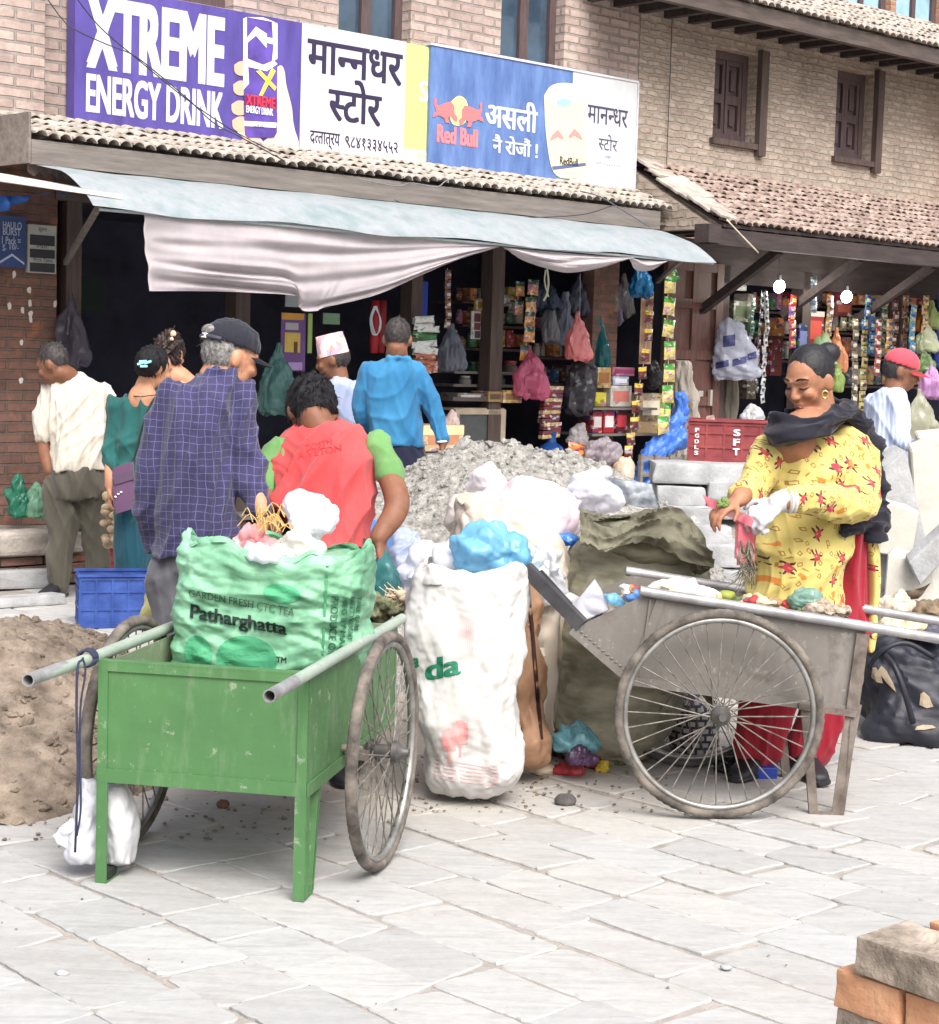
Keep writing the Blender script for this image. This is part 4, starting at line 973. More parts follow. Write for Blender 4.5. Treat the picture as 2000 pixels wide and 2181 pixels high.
h.limb(bm, [h.p(131, 1050, .02), h.p(138, 1140, 0), h.p(133, 1195, 0), h.g(131, 0, .06)], (.115, .082, .075, .072)); h.limb(bm, [h.p(188, 1050, .04), h.p(203, 1130, .08), h.p(203, 1175, .1), h.g(200, .12, .06)], (.11, .082, .073, .07))
h.wear('trousers', bm, cloth('trouser_olive', (92, 88, 76)), wr=.014, sc=6, st=(1.2, 1.2, .4), seed=2)
h.shoes(h.g(122, -.02, .0), (-.3, -.9)); h.shoes(h.g(202, .1, 0), (.2, .9))

# ---- woman in green blouse
h = Body('woman in a teal green tunic with a turquoise hair clip and purple handbag', 285, 10.05, (.2, .95), SKIN_B)
h.head(h.p(330, 780, .05), (.75, .55, -.3)); h.neck(h.p(308, 825, .02), .05)
h.arm(h.p(248, 880, .02), h.p(236, 955, .01), h.p(234, 1035, -.02), (.02, .032, .03)); h.hand(h.p(234, 1036, -.02), (.05, 0, -1), (1, .1, 0), 1, .5)
h.arm(h.p(352, 868, .05), h.p(365, 955, .1), h.p(360, 1010, .2)); h.leg(h.p(262, 1100, .05), h.p(262, 1150, .05), h.g(262, .05, .07)); h.leg(h.p(310, 1100, .05), h.p(312, 1150, .05), h.g(312, .05, .07))
ell(h.bm, h.p(304, 850, -.028), (.082, .056, .09))
bm = B(); hair_cap(h, bm, -.022, .01, (.085, .1, .102)); ell(bm, h.p(316, 770, -.06), (.07, .06, .075)); h.hair(bm, HAIR, .003)
h.done()
bm = B(); h.torso(bm, [(268, 345, 838, .03, .07), (244, 362, 858, .03, .10), (242, 360, 890, .03, .125), (246, 350, 940, .03, .125), (250, 345, 980, .03, .12), (246, 352, 1030, .03, .125), (246, 348, 1080, .03, .12), (250, 330, 1112, .03, .1)])
h.limb(bm, [h.p(250, 866, .02), h.p(236, 940, .02), h.p(234, 988, 0)], (.062, .058, .05)); h.limb(bm, [h.p(350, 866, .04), h.p(362, 940, .08), h.p(362, 980, .14)], (.06, .056, .05))
h.wear('tunic', bm, cloth('tunic_teal', (26, 98, 96), c2=srgb(40, 122, 118)), wr=.012, sc=8, seed=7)
bm = B(); h.torso(bm, [(246, 340, 1060, .04, .12), (244, 336, 1120, .04, .12), (243, 330, 1180, .04, .12), (246, 328, 1235, .04, .11), (248, 326, 1272, .04, .10)]); h.wear('trousers', bm, cloth('trouser_teal', (20, 82, 100)), wr=.010, sc=8, st=(1.4, 1.4, .25), seed=5)
h.shoes(h.g(262, .05, 0), (0, 1)); h.shoes(h.g(310, .05, 0), (0, 1))
bm = B()
for dx, dy, w_, a in ((-8, -6, .055, .3), (-6, 4, .06, .1), (2, -2, .05, 1.2), (-12, 0, .03, 1.3)): bar(bm, h.p(312 + dx - 7, 776 + dy, -.135) , h.p(312 + dx + 8, 776 + dy - 4 * a, -.14), .012, .012)
obj('hair_clip', bm, pm((150, 225, 235), .3), h.t)
bm = B(); tube(bm, catmull([h.p(345, 834, .06), h.p(320, 862, -.125), h.p(300, 920, -.13), h.p(286, 975, -.125), h.p(272, 1000, -.14)], 24), .006, 6); tube(bm, [h.p(270, 842, -.02), h.p(300, 845, -.125), h.p(340, 840, -.06)], .003, 5)
obj('strap', bm, M_SHOE, h.t)
pu = thing('handbag', 'small purple shoulder bag with dark flap hanging at the teal tunic', 'handbag', h.p(264, 1085, -.17))
bm = B(); loft(bm, [(h.p(x, y, -.16), V((w_, 0, 0)), V((0, .025, 0))) for x, y, w_ in ((262, 988, .052), (262, 1000, .057), (264, 1050, .058), (266, 1082, .056), (266, 1089, .05))], 20, True, 5); 
for v in bm.verts: v.co += V((0, 0, (v.co.x - pu.location.x) * .35))
obj('pouch', bm, cloth('bag_purple', (112, 78, 112)), pu, smooth=50)
bm = B(); box(bm, h.p(263, 1018, -.188), (.112, .006, .045), rot=Matrix.Rotation(-.33, 3, 'Y')); obj('flap', bm, pm((78, 62, 82)), pu)
bm = B()
for x, y in ((252, 1052), (258, 1048), (246, 1058)): ell(bm, h.p(x, y, -.19), (.007, .004, .005), seg=8)
obj('charm', bm, pm((235, 230, 235), .3), pu)

# ---- woman with hair bun deeper in the shop
h = Body('woman with pinned-up curly dark hair mostly hidden behind the plaid shirt', 372, 10.75, (.1, 1), SKIN_B)
h.head(h.p(362, 752, 0), (.3, .9, -.1)); h.neck(h.p(375, 795, 0), .05); h.limb(h.bm, [h.p(345, 815, 0), h.p(372, 803, 0), h.p(405, 815, 0)], (.05, .075, .05)); 
h.leg(h.p(350, 1020), h.p(350, 1130), h.g(350, 0, .05)); h.leg(h.p(395, 1020), h.p(395, 1130), h.g(395, 0, .05))
h.arm(h.p(335, 830), h.p(330, 930), h.p(335, 1000)); h.arm(h.p(412, 830), h.p(418, 930), h.p(412, 1000))
bm = B(); hair_cap(h, bm, -.02, .015, (.088, .1, .105)); ell(bm, h.p(366, 718, -.04), (.05, .055, .05)); ell(bm, h.p(342, 735, -.03), (.045, .05, .04))
h.hair(bm, mat('hair_dark_brown', (.03, .018, .016), .5, .4, 40, .6, 80), .012, 24, (1, 1, 1)); h.done()
bm = B(); h.torso(bm, [(345, 400, 812, .0, .08), (330, 418, 835, 0, .11), (335, 412, 920, 0, .12), (332, 416, 1020, 0, .13), (335, 412, 1200, 0, .12)]); h.limb(bm, [h.p(336, 835), h.p(330, 930), h.p(334, 990)], (.05, .05, .04)); h.limb(bm, [h.p(412, 835), h.p(418, 930), h.p(413, 990)], (.05, .05, .04))
h.wear('dress', bm, cloth('dress_peach', (222, 180, 150)))
bm = B(); ell(bm, h.p(369, 711, -.09), (.018, .014, .02), seg=10); ell(bm, h.p(366, 722, -.095), (.012, .012, .012), seg=10); obj('hair_clip', bm, pm((225, 185, 150), .3), h.t)

# ---- man in plaid shirt
t = NT('plaid_cloth'); v = t.coord(); sp = t.n('ShaderNodeSeparateXYZ', Vector=t.n('ShaderNodeVectorMath', {'operation': 'ADD'}, _0=v, _1=t.n('ShaderNodeVectorMath', {'operation': 'SCALE'}, _0=t.noise(v, 4, 3).outputs['Color'], _3=.06)))
ln = None
for i, (ax, per) in enumerate(((0, .026), (2, .026))):
    q = t.math('PINGPONG', sp.outputs[ax], per / 2); q = t.ramp(t.math('DIVIDE', q, per / 2), [(.04, 1.), (.10, 0.)])
    ln = q if ln is None else t.math('MAXIMUM', ln, q)
c = t.ramp(t.noise(v, 4, 5), [(.3, (.019, .017, .058)), (.7, (.034, .030, .095))])
c = t.mix(t.math('MULTIPLY', ln, .42), c, srgb(126, 126, 176)); t.bs(Base_Color=c, Roughness=.85); t.b.inputs['Sheen Weight'].default_value = .15; t.bump(t.noise(v, 380, 2), .2, .002)
M_PLAID = t.m
h = Body('man in a blue plaid shirt and dark baseball cap seen from behind', 440, 6.25, (.45, .9), SKIN_B, .008)
h.head(h.p(492, 752, .05), (.80, .52, -.30)); h.neck(h.p(466, 802, .03), .062)
h.arm(h.p(372, 865), h.p(320, 1030, .0), h.p(335, 1150, .12), (.05, .042, .03)); h.arm(h.p(508, 855, .05), h.p(525, 985, .04), h.p(556, 1085, -.06), (.05, .042, .03)); h.hand(h.p(556, 1094, -.05), (.05, .3, -1), (-1, .3, 0), 1, .7); h.hand(h.p(335, 1150, .12), (.4, .6, -.5), (0, 1, 0), 1, .4)
h.leg(h.p(370, 1220), h.p(385, 1430), h.g(395, .03, .07)); h.leg(h.p(470, 1220, .05), h.p(478, 1430, .05), h.g(472, .08, .07))
bm = B(); hair_cap(h, bm, -.018, .0, (.078, .09, .088)); h.hair(bm, HAIRG, .002, 90)
h.done()
bm = B(); h.torso(bm, [(440, 505, 790, .03, .07), (402, 520, 806, .03, .10), (365, 515, 830, .02, .13), (348, 508, 880, 0, .15), (338, 500, 960, 0, .155), (333, 500, 1050, 0, .155), (330, 512, 1120, 0, .15), (328, 520, 1182, 0, .145)], 30)
h.limb(bm, [h.p(384, 852, .0), h.p(340, 950, 0), h.p(317, 1040, -.01), h.p(330, 1150, .06)], (.075, .07, .062, .05), 20); h.limb(bm, [h.p(500, 846, .04), h.p(512, 920, .03), h.p(524, 1000, .02), h.p(552, 1085, -.05)], (.078, .074, .066, .045), 20)
tube(bm, [h.p(442, 796, -.03), h.p(468, 786, -.05), h.p(500, 800, .0)], [.022, .024, .022], 10, rounded=True)
h.wear('shirt', bm, M_PLAID, .007, .014, 6.5, (1.3, 1, .7), seed=3)
bm = B(); h.torso(bm, [(338, 508, 1165, .01, .13), (338, 512, 1200, .01, .13), (342, 508, 1235, .01, .12)])
h.limb(bm, [h.p(372, 1225), h.p(385, 1430), h.g(395, .03, .06)], (.105, .08, .072)); h.limb(bm, [h.p(470, 1225, .04), h.p(478, 1430, .05), h.g(472, .08, .06)], (.105, .08, .072)); h.wear('trousers', bm, cloth('trouser_grey', (98, 98, 104)), seed=6)
h.shoes(h.g(395, .0, 0), (.9, -.2), mat('shoe_grey', (.06, .07, .08), .6), L=.27); h.shoes(h.g(470, .08, 0), (.8, .4))
bm = B(); q = h.q
ell(bm, q(0, -.008, .035), (.087, .106, .082), h.M3)
M_CAP = cloth('cap_navy', (44, 45, 58)); b = remesh(bm, .007, 2)
lim = .018
for v in list(b.verts):
    rel = v.co - h.hc
    if rel.dot(h.hu) < lim: b.verts.remove(v)
bmesh.ops.solidify(b, geom=b.faces[:], thickness=.003); wrinkle(b, .003, 16); cp = obj('cap', b, M_CAP, h.t, smooth=True)
bm = B(); g = []
for i in range(13):
    a = -1.15 + 2.3 * i / 12; row = []
    for j in range(5): rr = .088 + .075 * math.cos(a * .95) * j / 4; row.append(bm.verts.new(q(math.sin(a) * .083, math.cos(a) * (.098 + .07 * j / 4), .016 - .012 * (j / 4) - .02 * abs(math.sin(a)) ** 2)))
    g.append(row)
for i in range(12):
    for j in range(4): bm.faces.new((g[i][j], g[i + 1][j], g[i + 1][j + 1], g[i][j + 1]))
bmesh.ops.solidify(bm, geom=bm.faces[:], thickness=.004); obj('brim', bm, M_CAP, cp, smooth=50)
bm = B(); tube(bm, [q(math.sin(a) * .09, math.cos(a) * .108 - .008, .024) for a in [PI - .85 + 1.7 * i / 12 for i in range(13)]], .007, 8); obj('strap', bm, pm((60, 60, 72), .5), cp)
bm = B(); ell(bm, q(-.008, -.098, .048), (.042, .022, .022), h.M3); obj('cap_gap', bm, HAIRG, cp, smooth=True)
bm = B(); box(bm, q(.01, -.117, .024), (.028, .008, .016), rot=h.M3); obj('buckle', bm, pm((220, 220, 225), .3), cp)

# ---- man in red and green T-shirt, bending
h = Body('man in a red T-shirt with green sleeves bending over the rubbish', 700, 6.4, (0, 1), SKIN_C, .0075)
h.k = 1.07; h.head(h.p(664, 876, .27), (-.12, .50, -.86)); h.neck(h.p(682, 915, .20), .058)
h.arm(h.p(800, 945, .14), h.p(846, 1068, -.02), h.p(806, 1145, -.10), (.055, .046, .033)); h.hand(h.p(807, 1144, -.10), (.25, -.1, -1), (-1, .4, .1), 1, .75)
h.arm(h.p(598, 965, .16), h.p(570, 1050, .05), h.p(585, 1120, -.05), (.052, .045, .032)); h.hand(h.p(586, 1120, -.05), (.3, 0, -1), (1, .3, 0), -1, .6)
h.leg(h.p(670, 1230), h.p(685, 1440), h.g(690, 0, .07)); h.leg(h.p(750, 1230), h.p(765, 1440), h.g(745, -.02, .07))
bm = B(); ell(bm, h.q(0, -.026, .016), (.092, .106, .114), h.M3); ell(bm, h.q(0, .03, .06), (.088, .08, .068), h.M3); h.hair(bm, HAIR, .006, 16, (1, 1, 1), n=2200, LL=.035, lift=.55)
h.done()
bm = B(); h.torso(bm, [(652, 716, 884, .22, .07), (628, 752, 900, .20, .10), (598, 802, 928, .17, .13), (582, 810, 972, .12, .15), (586, 798, 1030, .07, .155), (600, 790, 1090, .03, .15), (614, 788, 1135, .01, .145), (622, 787, 1166, 0, .14)], 30)
h.wear('t_shirt', bm, cloth('tee_red', (222, 62, 66), c2=srgb(232, 84, 84)), .0065, .021, 5.5, (1, 1, .9), seed=11)
M_LIME = cloth('sleeve_lime', (112, 168, 92)); bm = B(); h.limb(bm, [h.p(604, 965, .14), h.p(580, 1020, .08), h.p(572, 1052, .05)], (.07, .058, .052)); h.wear('sleeve', bm, M_LIME, .007, .006, 9, seed=3)
bm = B(); h.limb(bm, [h.p(801, 940, .12), h.p(822, 985, .07), h.p(833, 1014, .05)], (.046, .052, .053))
h.wear('sleeve', bm, M_LIME, .007, .006, 9, seed=8)
bm = B(); h.torso(bm, [(630, 784, 1140, .02, .125), (626, 792, 1180, .02, .14), (628, 796, 1230, .02, .14), (636, 794, 1260, .02, .13)])
h.limb(bm, [h.p(672, 1245), h.p(685, 1440), h.g(690, 0, .06)], (.115, .085, .075)); h.limb(bm, [h.p(752, 1245), h.p(765, 1440), h.g(748, -.02, .06)], (.115, .085, .075)); h.wear('trousers', bm, cloth('trouser_brown', (66, 56, 52)), seed=2)
h.shoes(h.g(690, -.02, 0), (-.3, -1)); h.shoes(h.g(738, -.06, 0), (.2, -1))
BACK = h
RED_SHIRT = [o for o in h.t.children if o.name.startswith('t_shirt')][0]

# ---- man with a printed topi hat
h = Body('man in a pale blue shirt and tall pink patterned cap, face turned left', 720, 11.1, (-.6, .6), SKIN_C)
h.head(h.p(708, 762, 0), (-.95, .1, -.25)); h.neck(h.p(722, 808, 0), .055)
h.arm(h.p(700, 825, -.05), h.p(694, 920, -.05), h.p(690, 990, -.1)); h.arm(h.p(752, 825, .05), h.p(762, 920, .05), h.p(750, 990, .0))
h.leg(h.p(705, 1000), h.p(705, 1090), h.g(705, 0, .07)); h.leg(h.p(745, 1000), h.p(745, 1090), h.g(745, 0, .07))
bm = B(); hair_cap(h, bm, -.025, -.0, (.078, .085, .085)); h.hair(bm, HAIRS, .002); h.done()
bm = B(); h.torso(bm, [(705, 742, 800, 0, .06), (694, 756, 815, 0, .10), (690, 764, 850, 0, .125), (692, 766, 920, 0, .13), (692, 764, 1000, 0, .13)]); h.limb(bm, [h.p(700, 828, -.05), h.p(692, 900, -.06)], (.062, .06)); h.limb(bm, [h.p(754, 828, .02), h.p(764, 900, .02)], (.06, .06))
h.wear('shirt', bm, cloth('shirt_pale_blue', (170, 184, 220)), wr=.009, sc=8, seed=5)
bm = B(); h.torso(bm, [(694, 762, 985, 0, .12), (698, 758, 1030, 0, .12)]); h.limb(bm, [h.p(708, 1020), h.p(706, 1090), h.g(705, 0, .05)], (.09, .075, .07)); h.limb(bm, [h.p(745, 1020), h.p(745, 1090), h.g(745, 0, .05)], (.09, .075, .07)); h.wear('trousers', bm, cloth('trouser_dark', (52, 52, 60)))
t = NT('topi_cloth'); v = t.coord(); n_ = t.n('ShaderNodeTexVoronoi', Vector=v, Scale=32.); c = t.ramp(n_.outputs['Color'], [(.2, srgb(232, 190, 186)), (.5, srgb(236, 214, 206)), (.62, srgb(170, 160, 196)), (.8, srgb(228, 150, 140))]); t.bs(Base_Color=c, Roughness=.85)
bm = B(); q = h.q; loft(bm, [(q(0, -.012, z), h.hr * a * .9, h.hf * b * .9) for z, a, b in ((.012, .088, .107), (.03, .087, .106), (.09, .085, .10), (.125, .080, .094), (.142, .05, .095), (.143, .02, .07))], 28, True, 2.3)
tp_ = obj('topi', bm, t.m, h.t, smooth=50)

# ---- man in blue sweater
h = Body('man in a bright blue pullover seen from behind at the shop counter', 850, 10.5, (.1, 1), SKIN_C)
h.head(h.p(847, 718, .02), (.05, .95, -.25)); h.neck(h.p(845, 762, .02), .06)
h.arm(h.p(784, 820, .02), h.p(772, 885, .04), h.p(790, 935, .2), (.02, .02, .02)); h.arm(h.p(888, 810, .02), h.p(920, 875, .0), h.p(943, 943, -.03), (.02, .024, .03)); h.hand(h.p(943, 944, -.03), (-.05, 0, -1), (-1, 0, 0), 1, .9)
h.leg(h.p(820, 990), h.p(820, 1100), h.g(820, 0, .07)); h.leg(h.p(885, 990), h.p(885, 1100), h.g(885, 0, .07))
bm = B(); hair_cap(h, bm, -.014, .016, (.078, .092, .097)); h.hair(bm, mat('hair_cropped', (.022, .02, .02), .7, .4, 60, .6, 120, c2=(.06, .052, .05)), .002); h.done()
bm = B(); h.torso(bm, [(818, 872, 760, .02, .07), (792, 888, 775, .02, .10), (778, 892, 800, .02, .125), (780, 892, 850, .02, .135), (786, 896, 900, .02, .14), (788, 902, 952, .02, .135)])
h.limb(bm, [h.p(786, 796, .02), h.p(768, 855, .02), h.p(772, 890, .03), h.p(788, 925, .16)], (.068, .062, .055, .045)); h.limb(bm, [h.p(885, 796, .02), h.p(908, 840, .01), h.p(924, 880, 0), h.p(941, 938, -.03)], (.068, .06, .052, .042))
tube(bm, [h.p(822, 764, -.05), h.p(846, 760, -.065), h.p(870, 766, -.04)], .02, 10, rounded=True)
h.wear('pullover', bm, cloth('pullover_blue', (28, 122, 178), c2=srgb(52, 148, 200)), wr=.013, sc=7, seed=9)
bm = B(); h.torso(bm, [(792, 902, 940, .02, .12), (792, 910, 980, .02, .135), (796, 912, 1020, .02, .13)]); h.limb(bm, [h.p(825, 1010), h.p(822, 1100), h.g(820, 0, .05)], (.11, .085, .075)); h.limb(bm, [h.p(882, 1010), h.p(885, 1100), h.g(885, 0, .05)], (.11, .085, .075)); h.wear('trousers', bm, cloth('trouser_navy', (34, 36, 62)))
bm = B(); lathe(bm, [(.034, -.006), (.036, 0), (.034, .006)], h.p(942, 940, -.03), 16, (h.p(942, 944, -.03) - h.p(941, 936, -.03))); obj('cuff', bm, M_WHITE, h.t)
BLUE = h
for hh in (BLUE,): hh.shoes(hh.g(820, 0, 0), (0, 1)); hh.shoes(hh.g(885, 0, 0), (0, 1))

# ---- woman in yellow
t = NT('floral_cloth'); v = t.coord(); vn = t.n('ShaderNodeVectorMath', {'operation': 'ADD'}, _0=v, _1=t.n('ShaderNodeVectorMath', {'operation': 'SCALE'}, _0=t.noise(v, 9, 2).outputs['Color'], _3=.03))
base = t.ramp(t.noise(v, 5, 4), [(.3, (.53, .43, .12)), (.7, (.60, .50, .17))])
sx = t.n('ShaderNodeSeparateXYZ', Vector=vn); p2 = t.n('ShaderNodeCombineXYZ', X=t.math('ADD', sx.outputs[0], t.math('MULTIPLY', sx.outputs[1], .8)), Y=sx.outputs[2])
wob = t.math('MULTIPLY', t.math('SUBTRACT', t.noise(v, 90, 3).outputs[0], .5), .016)
def cell(sc):
    vo = t.n('ShaderNodeTexVoronoi', {'voronoi_dimensions': '2D'}, Vector=p2, Scale=sc, Randomness=.8); d_ = t.n('ShaderNodeVectorMath', {'operation': 'SUBTRACT'}, _0=p2, _1=vo.outputs['Position'])
    r_ = t.n('ShaderNodeVectorRotate', {'rotation_type': 'Z_AXIS'}, Vector=d_, Angle=t.math('MULTIPLY', t.n('ShaderNodeSeparateColor', Color=vo.outputs['Color']).outputs[1], 6.28)); q_ = t.n('ShaderNodeSeparateXYZ', Vector=r_); return q_.outputs[0], q_.outputs[1], t.n('ShaderNodeSeparateColor', Color=vo.outputs['Color']).outputs[0]
def sq(x, y, cx, cy, hx, hy, w_=None):
    m_ = t.math('MAXIMUM', t.math('SUBTRACT', t.math('ABSOLUTE', t.math('SUBTRACT', x, cx)), hx), t.math('SUBTRACT', t.math('ABSOLUTE', t.math('SUBTRACT', y, cy)), hy))
    return t.math('LESS_THAN', t.math('ADD', m_, w_ if w_ is not None else 0.0), 0.0)
def el(x, y, cx, cy, hx, hy):
    a_ = t.math('DIVIDE', t.math('SUBTRACT', x, cx), hx); b_ = t.math('DIVIDE', t.math('SUBTRACT', y, cy), hy); return t.math('LESS_THAN', t.math('ADD', t.math('ADD', t.math('MULTIPLY', a_, a_), t.math('MULTIPLY', b_, b_)), t.math('MULTIPLY', wob, 60)), 1.0)
gt = lambda a_, th: t.math('GREATER_THAN', a_, th)
c = base; x, y, r_ = cell(24); ring = t.math('SUBTRACT', sq(x, y, 0, 0, .0085, .007), sq(x, y, 0, 0, .0048, .0036)); c = t.mix(t.math('MULTIPLY', ring, gt(r_, .35)), c, (.30, .17, .035))
x, y, r_ = cell(19); c = t.mix(t.math('MULTIPLY', el(x, y, 0, 0, .011, .003), gt(r_, .3)), c, (.33, .19, .04))
x, y, r_ = cell(11.5); on = gt(r_, .25)
for cx, cy, hx, hy in ((.014, .010, .014, .004), (-.004, .017, .004, .012), (-.017, .006, .012, .004), (.004, -.016, .004, .010), (.018, -.006, .010, .004)): c = t.mix(t.math('MULTIPLY', el(x, y, cx, cy, hx, hy), on), c, (.07, .018, .03))
c = t.mix(t.math('MULTIPLY', sq(x, y, 0, 0, .0125, .0125, t.math('MULTIPLY', wob, .3)), on), c, (.46, .035, .06)); c = t.mix(t.math('MULTIPLY', sq(x, y, .004, .003, .004, .004), on), c, (.55, .17, .06))
x, y, r_ = cell(14); c = t.mix(t.math('MULTIPLY', sq(x, y, 0, 0, .009, .011, t.math('MULTIPLY', wob, .3)), gt(r_, .72)), c, (.55, .20, .03))
t.bs(Base_Color=c, Roughness=.85); t.b.inputs['Sheen Weight'].default_value = .1; t.bump(t.noise(v, 380, 2), .2, .002)
M_FLOR = t.m
h = Body('woman in a yellow floral tunic and black scarf sorting rubbish at the rusty cart', 1730, 6.6, (-.6, -.75), SKIN_D, .006)
h.head(h.p(1723, 803, .0), (-.66, -.62, -.36)); h.neck(h.p(1742, 885, .03), .062)
ell(h.bm, h.p(1690, 950, -.09), (.085, .06, .07)); ell(h.bm, h.p(1722, 905, -.03), (.09, .08, .06)); ell(h.bm, h.q(.036, .054, -.05), (.026, .022, .03), h.M3); ell(h.bm, h.q(-.036, .054, -.05), (.026, .022, .03), h.M3); ell(h.bm, h.q(0, .04, -.10), (.045, .04, .03), h.M3)
h.arm(h.p(1655, 955, -.04), h.p(1608, 1030, -.12), h.p(1574, 1062, -.30), (.055, .048, .032)); h.hand(h.p(1573, 1063, -.31), (-.75, -.35, -.45), (.2, .2, -1), 1, .55)
h.arm(h.p(1815, 950, -.02), h.p(1832, 1075, -.16), h.p(1672, 1068, -.34), (.062, .052, .033))
h.leg(h.p(1650, 1250, -.03), h.p(1640, 1440, -.05), h.g(1630, -.02, .06), (.06, .05, .036)); h.leg(h.p(1798, 1250, .03), h.p(1782, 1440, .02), h.g(1735, .02, .06), (.05, .045, .036))
bm = B(); ell(bm, h.q(0, -.021, .022), (.081, .094, .094), h.M3); ell(bm, h.p(1764, 752, .04), (.045, .045, .04)); ell(bm, h.q(.02, -.05, -.03), (.072, .06, .07), h.M3); h.hair(bm, mat('hair_sleek', (.012, .011, .013), .42, .3, 60, .6, 150, .003, st=(1, 4, 4), spec=.4), .0006, 40, (.3, 2, 2), .006, n=500, LL=.03, lift=.02, flow=(.6, .5, .5))
h.done(4)
q = h.q
bm = B()
for e in (-1, 1): tube(bm, catmull([q(e * .014, .094, .021), q(e * .034, .091, .027), q(e * .056, .073, .018)], 8), [.0015, .003, .0035, .0035, .0035, .003, .0025, .0015], 6)
obj('eyebrows', bm, HAIR, h.t)
bm = B()
for e in (-1, 1): tube(bm, catmull([q(e * .016, .087, -.008), q(e * .033, .089, -.013), q(e * .052, .073, -.009)], 8), [.001, .0025, .003, .003, .003, .0025, .002, .001], 6)
obj('eyelashes', bm, HAIR, h.t)
bm = B(); tube(bm, catmull([q(-.021, .085, -.089), q(-.01, .0955, -.079), q(.01, .0955, -.079), q(.021, .085, -.089)], 10), [.001, .003, .0045, .005, .005, .005, .005, .0045, .003, .001], 8); obj('lips', bm, pm((118, 62, 58), .4), h.t)
bm = B(); e = (h.p(1757, 840, -.08)); bmesh.ops.create_uvsphere
tube(bm, [e + V((.011 * math.cos(a), -.004, .013 * math.sin(a))) for a in [i * PI / 7 for i in range(15)]], .0028, 6); obj('earring', bm, pm((232, 190, 110), .25, metal=.8), h.t)
bm = B(); h.torso(bm, [(1672, 1812, 918, .02, .10), (1645, 1838, 940, .02, .13), (1632, 1838, 985, 0, .15), (1632, 1832, 1040, -.01, .15), (1624, 1830, 1100, -.01, .155), (1606, 1814, 1160, -.02, .165), (1592, 1798, 1225, -.03, .17), (1588, 1794, 1300, -.03, .16), (1600, 1790, 1345, -.03, .14)], 34)
h.limb(bm, [h.p(1662, 950, -.02), h.p(1628, 1000, -.08), h.p(1600, 1038, -.16), h.p(1585, 1050, -.24)], (.08, .074, .062, .05), 20); h.limb(bm, [h.p(1808, 945, 0), h.p(1832, 1010, -.06), h.p(1826, 1072, -.17), h.p(1760, 1072, -.27), h.p(1697, 1064, -.33)], (.082, .078, .074, .066, .052), 26)
h.wear('tunic', bm, M_FLOR, .0065, .011, 7, (1, 1, .8), seed=6)
bm = B(); h.torso(bm, [(1822, 1866, 1130, .04, .07), (1838, 1872, 1180, .03, .07), (1842, 1876, 1270, .03, .07), (1838, 1862, 1385, .03, .06)]); h.wear('tunic_back', bm, M_FLOR, .007, .005, 8, seed=2)
bm = B(); h.limb(bm, [h.p(1805, 1120, .02), h.p(1808, 1200, .03), h.p(1800, 1290, .03), h.p(1785, 1440, .02), h.g(1740, .02, .09)], (.09, .095, .1, .095, .085), 22); h.limb(bm, [h.p(1672, 1215, .02), h.p(1662, 1310, .0), h.p(1645, 1440, -.05), h.g(1632, -.02, .09)], (.08, .10, .1, .085), 22)
h.wear('trousers', bm, cloth('trouser_red', (178, 18, 48)), .008, .010, 8, (1.3, 1.3, .3), seed=4)
h.shoes(h.g(1632, -.02, 0), (-.5, -.8)); h.shoes(h.g(1735, .0, 0), (.2, -1))
bm = B(); sc_ = catmull([(*h.p(1652, 918, -.10), .030), (*h.p(1662, 905, -.155), .046), (*h.p(1708, 916, -.18), .052), (*h.p(1762, 902, -.15), .05), (*h.p(1800, 882, -.06), .05), (*h.p(1800, 872, .08), .05), (*h.p(1740, 868, .11), .05), (*h.p(1690, 885, .06), .045), (*h.p(1655, 905, -.03), .04)], 40)
tube(bm, [V(a[:3]) for a in sc_], [a[3] for a in sc_], 14, rounded=True)
sc_ = catmull([(*h.p(1790, 885, -.05), .042), (*h.p(1835, 905, -.0), .05), (*h.p(1856, 960, .06), .045), (*h.p(1858, 1060, .09), .04), (*h.p(1848, 1105, .03), .045), (*h.p(1852, 1130, -.03), .04), (*h.p(1868, 1150, .0), .02)], 30)
tube(bm, [V(a[:3]) for a in sc_], [a[3] for a in sc_], 12, rounded=True)
sc_ = catmull([(*h.p(1850, 1105, .02), .03), (*h.p(1822, 1122, -.10), .036), (*h.p(1792, 1134, -.17), .02)], 14); tube(bm, [V(a[:3]) for a in sc_], [a[3] for a in sc_], 12, rounded=True)
h.wear('scarf', bm, cloth('scarf_black', (34, 33, 46)), .006, .016, 7, (.5, .5, 1.8), seed=8)
bm = B(); wr_ = h.p(1672, 1066, -.34); h.hand(wr_ + V((-.012, 0, -.004)), (-.8, -.2, -.5), (-.45, .25, -.8), -1, .95, 1.22, bm=bm); tube(bm, [wr_ + V((.02, .01, .005)), wr_ + V((-.03, -.005, -.012))], [.038, .037], 14, rounded=True)
h.wear('glove', bm, cloth('glove_white', (222, 222, 226)), .0055, .003, 20, seed=3)
for k, dx in enumerate((6, 14)): 
    bm = B(); c0 = h.p(1674 + dx, 1066, -.345); lathe(bm, [(.044, -.004), (.047, 0), (.044, .004)], c0, 22, (1, .25, .06)); obj('bangle', bm, pm((225, 222, 215), .3, metal=.3), h.t, smooth=True)
YEL = h

